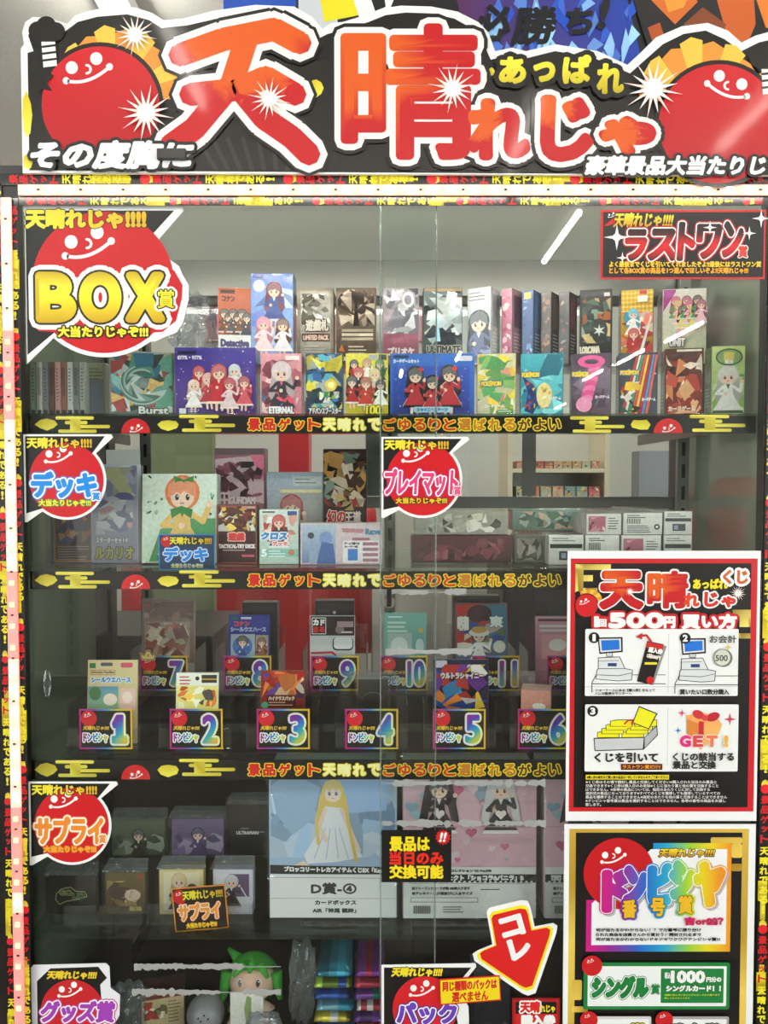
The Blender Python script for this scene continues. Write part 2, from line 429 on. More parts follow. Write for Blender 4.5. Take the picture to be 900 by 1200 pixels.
def carton(name, x0, y0, x1, y1, Y, depth, z0, draw, side, label, cat='box', group=None, yaw=0, tilt=0, mat='carton', top=None, sideart=None, bev=.0015, hbot=None):
    """an upright printed box: front face spans the picture box x0..x1 with its top at y0; stands on height z0 (None: bottom from y1)"""
    cx = (x0+x1)/2; sx = SX(cx, y1, Y); ya = math.radians(yaw)
    wm = (x1-x0)*sx/max(math.cos(ya), .3)
    zt = P(cx, y0, Y).z; zb = P(cx, y1, Y).z if z0 is None else z0
    hm = zt-zb; W, H = wm/sx, hm/sx
    bm = bx(bmesh.new(), -wm/2, wm/2, 0, depth, 0, hm, bev)
    cl = bm.loops.layers.float_color.new('Col')
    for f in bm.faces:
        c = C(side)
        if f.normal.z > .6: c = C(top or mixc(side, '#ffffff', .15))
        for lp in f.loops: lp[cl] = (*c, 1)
    b0 = bpy.data.meshes.new('b'); bm.to_mesh(b0); bm.free()
    a = Art(.00003); a.lim = (W, H); draw(a, W, H)
    ms = [b0, a.mesh('', W/2, H, sx, sx, 'f')]
    if sideart:
        a2 = Art(.00003); D = depth/sx; a2.lim = (D, H); sideart(a2, D, H)
        m2 = a2.mesh('', 0, H, sx, sx, 's')
        m2.transform(Matrix.Translation((wm/2, 0, 0)) @ Matrix.Rotation(math.pi/2, 4, 'Z')); ms.append(m2)
        a3 = Art(.00003); a3.lim = (D, H); sideart(a3, D, H); m3 = a3.mesh('', 0, H, sx, sx, 's')
        m3.transform(Matrix.Translation((-wm/2, depth, 0)) @ Matrix.Rotation(-math.pi/2, 4, 'Z')); ms.append(m3)
    me = merge(ms, name); me.materials.append(MATS[mat])
    p = P(cx, y1, Y)
    o = link(name, me, None, (p.x, Y, zb+depth*math.sin(math.radians(tilt)))); o.rotation_euler = (math.radians(-tilt), 0, ya)
    return tag(o, label, cat, group)
# ------------------------------------------------------------------ the shop: room shell
CEIL = 2.7
def wallbox(name, *a, mat='wall_paint'): return struct(boxo(name, *a, mat, bev=0))
wallbox('floor', -3.4, 3.6, -14.2, 4.2, -.1, 0, mat='floor_vinyl')
wallbox('ceiling', -3.4, 3.6, -14.2, 4.2, CEIL+.03, CEIL+.13, mat='ceiling_tile')
wallbox('wall_back', -3.4, 3.6, 4.0, 4.2, 0, CEIL+.03)
wallbox('wall_front', -3.4, 3.6, -14.2, -14.0, 0, CEIL+.03)
# side walls; the wide window openings are added, out of view, to light the case
def windowed(name, win, x0, x1, ya, yb, za, zb):
    for i, a in enumerate(((-14, ya, 0, CEIL+.03), (yb, 4, 0, CEIL+.03), (ya, yb, 0, za), (ya, yb, zb, CEIL+.03))):
        wallbox(name if i == 0 else '%s.%03d' % (name, i), x0, x1, *a)
    bm = bmesh.new(); xm = (x0+x1)/2
    for z in (za, zb-.05): bx(bm, xm-.03, xm+.03, ya, yb, z, z+.05)
    n = 4
    for i in range(n+1):
        y = ya+(yb-ya-.05)*i/n; bx(bm, xm-.03, xm+.03, y, y+.05, za+.05, zb-.05)
    f = struct(bm_obj(win, bm, 'rail_alu')); 
    bm = bx(bmesh.new(), xm-.004, xm+.004, ya+.05, yb-.05, za+.05, zb-.05); bm_obj('pane', bm, 'glass', f)
    ld = bpy.data.lights.new(win+'_portal', 'AREA'); ld.shape = 'RECTANGLE'; ld.size = yb-ya; ld.size_y = zb-za; ld.cycles.is_portal = True
    lo = bpy.data.objects.new(win+'_portal', ld); COL.objects.link(lo); s_ = 1 if xm > 0 else -1
    lo.location = (xm-s_*(.1+(x1-x0)/2), (ya+yb)/2, (za+zb)/2); lo.rotation_euler = (0, s_*math.pi/2, math.pi if s_ > 0 else 0); lo.rotation_euler = Vector((-s_, 0, 0)).to_track_quat('-Z', 'Z').to_euler()
windowed('wall_left', 'added_window_1', -3.4, -3.2, -5.3, -1.3, .35, 2.5)
windowed('wall_right', 'added_window_2', 3.4, 3.6, -5.3, -1.3, .35, 2.5)
# unseen counter stand-ins behind the viewer, added to shape reflections in the glass
wallbox('wall_reflection_block', -2.6, 2.6, -4.1, -3.9, 0, 1.25, mat='reflection_block')
wallbox('wall_reflection_block.001', -3.2, -.8, -7.1, -6.9, 0, 2.1, mat='back_dark')
# shop pier beside the case
wallbox('wall_pier', -1.35, -.628, -.03, .5, 0, 1.82)

def tube(x, y, along='y', L=1.0, mat='tube_light'):
    t = empty('ceiling_tube_light', (x, y, CEIL-.02), 'white fluorescent tube in a shallow tray on the shop ceiling, mirrored or unseen', 'ceiling light', 'fluorescent tubes on the shop ceiling')
    h = L/2
    if along == 'y':
        bm_obj('tube', cyl(bmesh.new(), (0, -h, -.03), (0, h, -.03), .016, seg=12), mat, t)
        bm = bx(bmesh.new(), -.045, .045, -h-.05, h+.05, 0, .045, .004)
    else:
        bm_obj('tube', cyl(bmesh.new(), (-h, 0, -.03), (h, 0, -.03), .016, seg=12), mat, t)
        bm = bx(bmesh.new(), -h-.05, h+.05, -.045, .045, 0, .045, .004)
    bm_obj('tray', bm, 'white_laminate', t)
for x, y, L in ((.93, -2.9, .8), (2.55, -5.4, .8), (2.5, -6.65, .8), (2.47, -7.95, .8), (.75, -6.6, .45), (.2, -7.8, .5), (2.9, -11.5, .8)):
    tube(x, y, L=L)
for x, y, L in ((-.62, -1.15, .7), (.52, -1.75, .5), (1.3, -1.6, .5)): tube(x, y, L=L, mat='tube_dim')
for x in (-2.3, -1.15, 0, 1.15, 2.3): tube(x, -2.3, 'x', 1.1)  # added row lighting the case front, kept out of the glass reflections
for x, y, L in ((-.75, .45, 1.2), (.75, .45, 1.2), (-.7, 1.9, 1.2), (.9, 1.9, 1.2), (2.2, 2.6, 1.2), (-2.2, 2.6, 1.2), (.3, 2.9, 1.2)): tube(x, y, L=L)

# ------------------------------------------------------------------ display case
XL, XR = -.575, .600
case = empty('display_case', (0, 0, 0), 'tall black-framed glass display case filled with boxed trading cards', 'display case')
boxo('post', -.624, XL, -.006, .019, .1, 1.80, 'frame_black', case)
boxo('post', XR, .66, -.006, .019, .1, 1.80, 'frame_black', case)
boxo('post', -.624, -.59, .43, .47, .1, 1.80, 'frame_black', case)
boxo('post', .625, .66, .43, .47, .1, 1.80, 'frame_black', case)
boxo('top_rail', -.624, .66, -.006, .019, 1.797, 1.848, 'frame_black', case)
boxo('top_panel', -.624, .66, .0195, .47, 1.832, 1.846, 'frosted_glass', case)
boxo('rear_rail', -.59, .625, .44, .47, 1.755, 1.831, 'rail_alu', case)
boxo('rear_rail', -.59, .625, .445, .468, 1.738, 1.7545, 'frame_black', case)
boxo('rear_rail', -.59, .625, .44, .47, 1.30, 1.325, 'rail_alu', case)
boxo('base_cabinet', -.624, .66, -.006, .47, .05, .36, 'frame_black', case)
boxo('side_panel', -.6, -.594, .0195, .43, .36, 1.80, 'side_glass', case)
boxo('side_panel', .636, .642, .0195, .43, .36, 1.80, 'mirror_green', case)
boxo('back_panel', -.59, .633, .455, .465, .36, .93, 'back_dark', case)
for k, (a, b) in enumerate(((-.589, .03), (-.03, .622))):
    boxo('rear_door', a, b, .446+.008*k, .450+.008*k, .935, 1.737, 'glass', case)
for a, b in ((-.04, .03), (.30, .33)): boxo('door_stile', a, b, .452, .4535, 1.327, 1.737, 'rail_alu', case, bev=0)
lamp = boxo('hidden_fill_lamp', -.56, .59, .022, .045, 1.822, 1.8315, 'white_laminate', case, .001)  # added fill lamp, hidden behind the top rail to brighten the shelves
bm_obj('fill_tube', bx(bmesh.new(), -.55, .58, .026, .041, 1.811, 1.8215, .001), 'fill_light', lamp)
# sliding glass doors
doors = []
for nm, a, b, y in (('sliding_door', P(36, 600, 0).x, P(511, 600, 0).x, .004), ('sliding_door', P(446, 600, 0).x, XR-.001, -.005)):
    boxo(nm, a, b, y-.0025, y+.0025, .365, 1.796, 'glass', case, bev=.0006)
# slotted standards on the rear and side
def standard(x, y, z0, z1):
    o = boxo('slotted_standard', x-.012, x+.012, y, y+.012, z0, z1, 'rail_alu', case, bev=.001)
    bm = bmesh.new(); z = z0+.02
    while z < z1-.05:
        bx(bm, x-.0035, x+.0035, y-.0008, y+.001, z, z+.028); z += .045
    bm_obj('slot', bm, 'frame_black', o)
standard(P(457, 300, .43).x, .43, .4, 1.79)
standard(.615, .36, .4, 1.79); standard(P(172, 700, .43).x, .43, .94, 1.79)
# shelves: z of top, front edge
SH = {1: P(450, 487, .02).z+.004, 2: P(450, 669, .02).z+.004, 3: P(450, 890, .02).z+.004, 4: P(450, 1098, .02).z}
DECK = .36
for k in (1, 2, 3, 4):
    boxo('shelf', -.590, .633, .026, .42, SH[k]-.008, SH[k], 'shelf_glass', case, bev=.0008)
    if k != 4:
        for x in (-.55, .0, .55): boxo('shelf_bracket', x-.003, x+.003, .10, .442, SH[k]-.03, SH[k]-.0085, 'rail_alu', case)
def keyhook(px, py, Y=.3):
    p = P(px, py, Y); boxo('shelf_bracket', p.x-.0025, p.x+.0025, Y, Y+.14, p.z-.03, p.z+.012, 'chrome', case)
keyhook(155, 1112); keyhook(484, 1104); keyhook(838, 1100)
# polished meeting edges of the two panes
for px, y in ((446, -.0095), (511, -.0005)): boxo('glass_edge', P(px, 600, 0).x-.0012, P(px, 600, 0).x+.0009, y+.002 if px < 500 else y+.0015, y+.007, .366, 1.795, 'glass_edge', case, .0003)
# lock cylinder and finger pull
p = P(456, 705, -.009); o = bm_obj('lock', cyl(bmesh.new(), (0, -.009, 0), (0, .004, 0), .009), 'chrome', case, (p.x, -.008, p.z)); 
boxo('lock_bar', -.004, .004, -.016, -.008, -.006, .022, 'frame_black', o)
p = P(56, 800, .001); bm = bmesh.new(); bmesh.ops.create_uvsphere(bm, u_segments=20, v_segments=12, radius=1)
bmesh.ops.scale(bm, vec=(.0075, .004, .024), verts=bm.verts); bm_obj('finger_pull', bm, 'acrylic', case, (p.x, -.001, p.z), True)

# ------------------------------------------------------------------ printed tape round the case
def chars(a, line, x, y, dx, dy, wd, ht, col, rot=0, bold=.8, outs=()):
    for i, ch in enumerate(line):
        if ch == ' ': continue
        k = .55 if ch in 'ッゃっ' else 1; q = .35 if ch in '!！' and not rot else 1
        c = col(i) if callable(col) else col
        cx, cy_ = x+dx*i, y+dy*i; w_, h_ = wd*k*q, ht*k
        if rot and ch in '!！': h_ = ht*.3
        a.text(ch, cx-w_/2, cy_-h_/2, cx+w_/2, cy_+h_/2, c, bold, outs, rot=rot)
def yblob(a, x, y, w_, h_, seed):
    R = random.Random(seed); pts = [(x+w_*(.5+R.uniform(.35, .5)*math.cos(t*.785)), y+h_*(.5+R.uniform(.3, .5)*math.sin(t*.785))) for t in range(8)]
    a.poly(pts[::-1], lambda u, v: mixc('#d8bc10', '#fff05a', (v-y)/max(h_, 1)))
def vtape(x0, x1, y0, y1, first, label, Y=-.0085, seed=0):
    a = Art(.00004); cx = (x0+x1)/2; wd = x1-x0
    R = random.Random(seed)
    y = first
    while y > y0: y -= 167.5
    while y < y1:
        yy = y+R.uniform(30, 120); a.back(0); L0 = 6
        for k in range(2): a.rect(x0+R.choice((0, 3)), yy+k*9, x1-R.choice((0, 2, 4)), yy+k*9+R.uniform(14, 38), lambda u, v: mixc('#b49a10', '#f4e22c', (v % 40)/40), 3, True) if y0 < yy < y1-60 else None
        yblob(a, x0+1, min(max(y-12, y0+1), y1-14), wd-2, 13, seed+int(y)) if y0+14 < y < y1-14 else None
        if y0+6 < y < y1-6: a.disc(cx, y, wd*.42, '#e01c24', 16)
        for i, ch in enumerate('景品ゲット天晴れである!'):
            q = y+13+i*11.6+(3 if i > 4 else 0)
            if not (y0+6 < q < y1-6): continue
            s_ = .7 if ch == 'ッ' else 1; n_ = .3 if ch == '!' else 1
            a.back(L0); a.text(ch, cx-wd*.36*s_*n_, q-4.4*s_, cx+wd*.36*s_*n_, q+4.4*s_, '#d01820' if i < 5 else '#f2e42a', .9)
        y += 167.5
    return sheet('printed_tape', a, rectpts(x0, y0, x1, y1), Y, label, 'decorative tape', 'printed tape round the case', thick=.0008, base='#0e0b0a', mat='gloss')
def htape(x0, x1, y0, y1, first, label, Y=-.0085, seed=0):
    a = Art(.00004); cy_ = (y0+y1)/2; ht = y1-y0
    R = random.Random(seed); x = first
    while x > x0: x -= 168
    while x < x1:
        xx = x+R.uniform(60, 140); a.back(0); L0 = 6
        if x0 < xx < x1-60:
            for k in range(2): a.rect(xx+k*8, y0+R.choice((0, 3)), xx+k*8+R.uniform(14, 50), y1-R.choice((0, 2, 4)), lambda u, v: mixc('#b49a10', '#f4e22c', (u % 40)/40), 3)
        if x0+14 < x < x1-14: yblob(a, x-2, y0+1, 14, ht-2, seed+int(x))
        if x0+6 < x < x1-6: a.disc(x, cy_, ht*.44, '#e01c24', 16)
        for i, ch in enumerate('景品ゲット天晴れである!'):
            q = x+14+i*11.8+(3 if i > 4 else 0)
            if not (x0+6 < q < x1-6): continue
            s_ = .7 if ch == 'ッ' else 1; n_ = .3 if ch == '!' else 1
            a.back(L0); a.text(ch, q-4.6*s_, cy_-ht*.37*s_*n_, q+4.6*s_, cy_+ht*.37*s_*n_, '#d01820' if i < 5 else '#f2e42a', .9, rot=90)
        x += 168
    return sheet('printed_tape', a, rectpts(x0, y0, x1, y1), Y, label, 'decorative tape', 'printed tape round the case', thick=.0008, base='#0e0b0a', mat='gloss')
htape(-2, 920, 203, 217, 170, 'black lettered tape along the upper edge of the top rail, above the light strip', seed=3)
htape(22, 902, 230.5, 241, 35, 'black tape with red and yellow lettering below the lights, over the glass doors', seed=8)
vtape(1, 11, 226, 1290, 773, 'black printed tape down the outer edge of the left post, outside the lights', seed=5)
vtape(19, 30, 243, 1290, 735, 'black printed tape down the inner edge of the left post, next to the glass', seed=11)
vtape(893, 906, 243, 1290, 1093, 'black printed tape down the post beside the two posters', seed=17)

# LED light strips
def led_strip(p0, p1, n, red, label):
    d = p1-p0; L = d.length; root = empty('light_strip', p0, label, 'light strip', 'glowing light strips round the case')
    u = d.normalized(); vert = abs(u.z) > .5
    def seg(a, b, name, mat):
        if vert: o = boxo(name, -.0085, .0085, -.004, 0, min(a*u.z, b*u.z), max(a*u.z, b*u.z), mat, root, .0015)
        else: o = boxo(name, a, b, -.004, 0, -.0085, .0085, mat, root, .0015)
        return o
    runs = []; i = 0
    while i < n:
        j = i
        while j < n and red(j) == red(i): j += 1
        runs.append((i, j, red(i))); i = j
    for a, b, r in runs: seg(L*a/n, L*b/n, 'tape_section', 'led_tape_red' if r else 'led_tape')
    meshes = {}
    for r, m in ((False, 'led_warm'), (True, 'led_red')):
        bm = bx(bmesh.new(), -.0042, .0042, -.0068, -.0042, -.0042, .0042, .0012); me = bpy.data.meshes.new('led_bulb'); bm.to_mesh(me); bm.free(); me.materials.append(MATS[m]); meshes[r] = me
    for i in range(n):
        o = link('led_bulb', meshes[red(i)], root, u*(L*(i+.5)/n))
        bm = bx(bmesh.new(), -.0018, .0018, -.0055, -.0042, -.0012, .0012); q = bm_obj('resistor', bm, 'dark_plastic', root, u*(L*(i+.98)/n)) if i % 2 == 0 else bm.free()
Yl = -.0095
a, b = P(15, 232, Yl), P(15, 1240, Yl); b.x = a.x = P(16, 720, Yl).x - .0
led_strip(a, b, 40, lambda i: (i % 11 in (6, 7, 8, 9)) if i < 28 else i % 9 != 5, 'glowing LED strip running down the post between the two tapes, white turning red')
a, b = P(22, 223.5, Yl), P(915, 223.5, Yl); b.z = a.z
led_strip(a, b, 36, lambda i: False, 'warm white glowing LED strip along the top rail between two tapes')

# ------------------------------------------------------------------ bands on the shelf edges
def band(yc, x0, x1, half, label, text_cols):
    a = Art(.00004); y0, y1 = yc-half, yc+half
    g = lambda u, v: mixc('#c8ac10', '#fff266', ((u*.6+(v-y0)*2) % 44)/44)
    for (x, k) in ((65, 1), (210, 1), (668, 1), (808, 1)):
        a.back(0)
        if x+60 < x1: a.cloud(x, y0+.5, .78 if k else 1, g, 1) if x in (65, 668) else a.cloud(x, y0-1.2, .8, g, 1)
    for x in (40, 182, 735):
        if x+28 < x1: yblob(a, x, y0+2, 30, half*2-4, int(x))
    for x in (159, 783):
        if x+20 < x1:
            a.ell(x, y1-.3, 17, 17, '#d81c22', 20, 180, 360); a.face(x+1, y1-1, 12.5)
    t = '景品ゲット天晴れでごゆるりと選ばれるがよい'
    for i, ch in enumerate(t):
        f = '#d41c1c' if i < 5 else '#fff6b0' if i < 9 else '#e03018' if i < 14 else '#c87a20' if i < 18 else '#f0d828'
        if text_cols and i >= 9: f = text_cols(i)
        s_ = .75 if ch == 'ッ' else 1; cx = 298+i*17.6
        o = '#f0dc30' if i != 9 else '#f0c830'
        a.back(12); a.text(ch, cx-6.6*s_, yc-6.4*s_+(1-s_)*4, cx+6.6*s_, yc+6.4*s_+(1-s_)*4, f if i < 18 else '#6a2a10', 1.5 if i < 9 else 1.2, ((3.6, o),))
    return sheet('shelf_edge_band', a, rectpts(x0, y0, x1, y1), .0225, label, 'printed band', 'printed bands on the shelf edges', thick=.0015, base='#0e0a0a', mat='gloss')
band(497.5, 33, 886, 10.2, 'black and yellow lettered band along the topmost shelf edge, under the front row of boxes', None)
band(680, 35, 886, 10.5, 'black and yellow lettered band along the middle shelf edge, over the numbered cards', None)
band(902, 37, 878, 11.5, 'black and yellow lettered band along the lowest lettered shelf, over the card sleeve packs', None)
# ------------------------------------------------------------------ the big cut-out sign on top of the case
def redorange(cx, cy_, r): return lambda x, y: '#dc5a18' if (x-cx)**2+(y-cy_)**2 < r*r else '#c0121a'
def big_sign():
    a = Art(.00005)
    SY = -.016
    out = [(25, 203), (25, 57), (29, 52), (27, 38), (31, 26), (40, 20), (58, 21), (70, 25), (80, 28), (90, 18), (105, 13), (130, 9), (160, 9), (180, 16), (192, 24), (215, 22),
           (250, 13), (300, 6), (345, 8), (366, 20), (378, 34), (388, 27), (402, 26), (428, 18), (448, 10), (470, 7), (505, 8), (536, 14), (560, 26), (572, 38), (580, 60), (600, 56), (616, 60), (650, 52), (676, 56), (700, 60),
           (735, 76), (752, 60), (768, 44), (798, 31), (828, 27), (852, 36), (868, 50), (884, 42), (905, 36), (940, 34), (940, 206)]
    black = [(33, 200), (33, 62), (40, 60), (34, 42), (40, 28), (58, 28), (76, 38), (92, 26), (115, 20), (150, 17), (176, 24), (190, 33), (220, 30),
             (260, 21), (305, 14), (340, 16), (360, 28), (372, 46), (384, 40), (408, 34), (432, 26), (452, 18), (475, 15), (505, 16), (532, 22), (552, 33), (564, 46), (575, 70), (600, 64), (618, 68), (650, 60), (676, 64), (700, 70),
             (738, 86), (758, 68), (776, 52), (800, 40), (826, 36), (848, 46), (868, 60), (888, 50), (905, 46), (940, 44), (940, 206), (660, 204)]
    a.poly(black[::-1], '#15120f')
    # yellow flecks on the black
    for x, y, w_, h_ in ((24, 105, 14, 60), (24, 180, 14, 20), (195, 150, 20, 20), (362, 90, 18, 26), (572, 78, 8, 12), (60, 148, 0, 0)):
        if w_: yblob(a, x, y, w_, h_, x)
    for k in range(9): a.poly([(250+k*14, 200), (256+k*14, 200), (232+k*18, 160), (228+k*18, 162)], '#2c2826')
    # fan and sun, twice
    for cx, cy_, r, fx, fy, flip in ((118, 124, 69, 136, 92, 1), (842, 146, 70, 822, 112, -1)):
        a.part('rising_sun' if flip > 0 else 'rising_sun|2')
        R = random.Random(4)
        for k in range(9):
            t0, t1 = math.radians(168-k*19.5), math.radians(168-(k+1)*19.5)
            q = (74 if k % 2 else 69)+(6 if flip < 0 else 0)
            a.poly([(fx, fy+22), (fx+q*math.cos(t1), fy+16-q*math.sin(t1)), (fx+q*math.cos((t0+t1)/2), fy+16-(q+5)*math.sin((t0+t1)/2)), (fx+q*math.cos(t0), fy+16-q*math.sin(t0))], '#f2c24a' if k % 2 else '#e8943a')
        a.disc(cx, cy_, r+5, '#1a0e0c', 48); a.disc(cx, cy_, r, lambda x, y, cx=cx, cy_=cy_: mixc('#cc1a24', '#b0101a', (y-cy_+60)/120), 48)
        a.face(105 if flip > 0 else 850, 99 if flip > 0 else 117, 48 if flip > 0 else 44, m=flip)
    # black glove and striped cuff at the ear of each sun
    for x, y, k in ((56, 40, 1), (897, 72, 1)):
        a.part('glove_print' if x < 100 else 'glove_print|2')
        for dx, dy, r in ((-10, -3, 11), (0, -8, 12), (11, -2, 11), (0, 4, 13)): a.disc(x+dx, y+dy, r, '#17120f', 16)
        a.poly([(x-6, y+10), (x-4, y+40), (x+12, y+38), (x+10, y+10)], '#f2efe8')
        for q in (14, 22, 30): a.line([(x-5, y+q+2), (x+11, y+q)], 2.6, '#17120f')
    a.part('glove_print'); a.poly([(36, 85), (44, 80), (58, 84), (64, 90), (56, 98), (62, 108), (50, 104), (44, 116), (40, 104), (34, 100)][::-1], '#17120f')
    # main lettering
    a.part('title_lettering')
    T = '#f2efea'
    def ten(o, c):       # brushed strokes of the first character
        for pts in ([(212, 66), (262, 48), (322, 36), (352, 52)], [(224, 112), (280, 106), (312, 92), (346, 112)], [(290, 46), (272, 100), (228, 152), (200, 172)], [(284, 108), (310, 140), (342, 162), (362, 182)]):
            sm = []
            for (x0, y0), (x1, y1) in zip(pts, pts[1:]):
                for k in range(6): sm.append((x0+(x1-x0)*k/6, y0+(y1-y0)*k/6))
            sm.append(pts[-1]); a._stroke(list(zip(sm, sm[1:])), o, c)
    a.l += 1; ten(26, '#1a1512'); a.l += 1; ten(22, T)
    for t_, x0, y0, x1, y1, b, o in (('晴', 404, 34, 558, 184, 8, 24), ('れ', 552, 122, 616, 184, 8, 24), ('じ', 638, 118, 690, 186, 8, 24), ('ゃ', 706, 142, 764, 180, 8, 22)):
        a.text(t_, x0, y0, x1, y1, T, b, ((o+9, '#1a1512'), (o, T)))
    a.l += 1; ten(13.5, redorange(290, 40, 72))
    for t_, x0, y0, x1, y1, b, f in (('晴', 404, 34, 558, 184, 9.5, redorange(430, 78, 62)), ('れ', 552, 122, 616, 184, 11, redorange(560, 140, 26)), ('じ', 638, 118, 690, 186, 11, redorange(648, 126, 24)), ('ゃ', 706, 142, 764, 180, 10, redorange(726, 160, 22))):
        a.text(t_, x0, y0, x1, y1, f, b, slices=8)
    a.part('subtitle_lettering')
    gy = lambda x, y: mixc('#fff14a', '#b8a012', (y-66)/48)
    for t_, x0, y0, x1, y1 in (('あ', 586, 70, 614, 98), ('っ', 626, 76, 648, 96), ('ぱ', 660, 68, 690, 98), ('れ', 700, 78, 728, 110)):
        a.text(t_, x0, y0, x1, y1, gy, 4, ((16, '#15120f'),))
    a.text('その度胸に', 38, 168, 226, 198, WHT, 4.2, ((12, '#15120f'),), shear=.22)
    a.text('豪華景品大当たりじ', 686, 185, 896, 206, WHT, 2.6, ((9, '#15120f'),), shear=.2)
    for x, y, r in ((160, 43, 26), (172, 134, 34), (316, 118, 26), (530, 106, 30), (764, 106, 36)): a.part('sparkle|%d' % x); a.spark(x, y, r)
    o = sheet('shop_sign', a, out, SY, 'large cut-out sign with red brush lettering and two smiling red suns above the case', 'sign', thick=.006, base='#f3f2ee', mat='sign_print')
    p = P(203, 195, SY)
    boxo('clip', -.022, .022, -.012, .03, 1.8487-p.z, 1.8487-p.z+.016, 'frame_black', o, loc=(p.x-o.location.x, 0, p.z-o.location.z))
    bm = bx(bmesh.new(), -.05, .05, .0065, .0095, .014, .11, .001); bm_obj('prop', bm, 'acrylic', o, (p.x-o.location.x+.06, 0, p.z-o.location.z-.02))
    for px in (300, 620, 860):
        q = P(px, 195, SY); boxo('clip', -.016, .016, .0065, .03, 1.8487-q.z, .05, 'frame_black', o, loc=(q.x-o.location.x, 0, q.z-o.location.z))
big_sign()

# poster board behind the sign: blue flames, black brush letters, orange shapes
def back_poster():
    a = Art(.00005); R = random.Random(7)
    a.rect(350, -60, 980, 140, '#14141c'); a.poly([(350, -60), (350, 140), (410, 140), (385, -60)], '#c8ccd0')
    a.poly([(262, -60), (262, 20), (345, 30), (352, -60)], '#1c4aa8')
    a.poly([(385, -60), (410, 140), (520, 140), (520, -60)], '#181418')
    a.poly([(372, -20), (380, 26), (420, 18), (410, -20)], '#e8d820'); a.poly([(408, -20), (424, 30), (452, 22), (470, -20)], '#f0f0ee'); a.poly([(428, -20), (440, 14), (452, 8), (448, -20)], '#181418')
    a.poly([(520, -60), (545, 40), (570, 110), (762, 110), (720, -60)], lambda x, y: mixc('#5a2030', '#123a9c', (x-520)/90))
    for k in range(60):
        x, y = R.uniform(560, 745), R.uniform(-10, 90); L = R.uniform(14, 50); c = mixc('#1c4cc0', '#a8dcff', R.random()**1.5)
        a.poly([(x, y), (x+R.uniform(4, 12), y+L*.4), (x+R.uniform(-8, 8), y+L), (x-R.uniform(3, 9), y+L*.5)], c)
    a.part('lettering')
    for t_, x0, y0, x1, y1 in (('必', 555, 8, 596, 48), ('勝', 600, 10, 650, 52), ('ち', 664, 12, 692, 40), ('!', 700, 2, 712, 34)):
        a.text(t_, x0, y0, x1, y1, '#0a0a12', 3.5, shear=.15)
    a.part('figure_print')
    a.poly([(720, -60), (760, 60), (800, 110), (980, 110), (980, -60)], '#141012')
    for pts, c in (([(740, -20), (790, 30), (816, 4), (800, -30)], '#c8641c'), ([(770, -20), (782, 16), (800, 10), (812, -20)], '#e89030'), ([(832, -20), (850, 40), (872, 60), (884, 30), (880, -20)], '#c05a20'),
                   ([(800, 30), (822, 10), (850, 30), (838, 52), (812, 44)], '#7a3a18'), ([(884, 0), (896, 34), (930, 40), (930, -20)], '#d87828'), ([(758, 34), (772, 28), (782, 56), (768, 62)], '#a84a18')):
        a.poly(pts[::-1], c)
    sheet('wall_poster', a, rectpts(262, -60, 980, 140), .20, 'dark poster with blue flames and black brush letters standing behind the large sign', 'poster', thick=.006, base='#202024', mat='gloss')
back_poster()

# ------------------------------------------------------------------ prize stickers on the glass
YG_L, YG_R = -.0005, -.0092        # outer faces of the two glass doors
def head(a, x0, y0, x1, y1, b=1.0): a.text('天晴れじゃ!!!!', x0, y0, x1, y1, lambda x, y: mixc('#f4e83c', '#d8a820', (x-x0)/(x1-x0)), b, ((b*1.6+1, '#100c0a'),), slices=0)
def prize(x0, y0, x1, y1, title, tb, Y, label, fill, outs, bold, sub='大当たりじゃぞ!!!', subcol=('#e8dc30', '#201008'), sh=0, extra=None, tail=None, disc=RED):
    a = Art(.00004); W, H = x1-x0, y1-y0; cx, cy_, R = x0+.475*W, y0+.52*H, .445*W
    if tb[3] is None: pass
    out = [(x0, y0), (x1-.02*W, y0), (x1, y0+.035*H)]
    for k in range(22):
        t = math.radians(-42+k*(170/21)); out.append((cx+R*math.cos(t), cy_+R*math.sin(t)))
    out += [(x0+.03*W, y1), (x0, y1)]
    m = .022*W
    a.poly([(x0+m, y0+m), (x0+m, y1-.1*H), (cx+R*.78*math.cos(math.radians(128)), cy_+R*.85*math.sin(math.radians(128))), (cx+.6*R, cy_-.6*R), (x1-.09*W, y0+m)], '#141110')
    a.disc(cx, cy_, R-m*1.3, disc, 44)
    a.part('smiling_sun'); a.face(cx-.18*R, cy_-.42*R, R*.59)
    a.part('heading'); head(a, x0+.04*W, y0+.04*H, x0+.76*W, y0+.155*H, W*.012)
    a.part('title_lettering'); a.text(title, *tb, fill, bold, outs, shear=sh, slices=6 if callable(fill) else 0)
    if tail: a.text('賞', *tail, fill if not callable(fill) else fill, .5, tuple((max(1.2, w_*.45), c) for w_, c in outs))
    a.part('subtitle')
    sy0, sy1 = tb[3]+.035*H, tb[3]+.105*H
    a.text(sub, cx-.31*W, sy0, cx+.27*W, sy1, subcol[0], W*.008, ((W*.025, subcol[1]),))
    if extra: extra(a)
    return sheet('prize_sticker', a, out, Y, label, 'sticker', 'round-sun prize stickers', thick=.0008, base='#f6f4f0', mat='gloss')
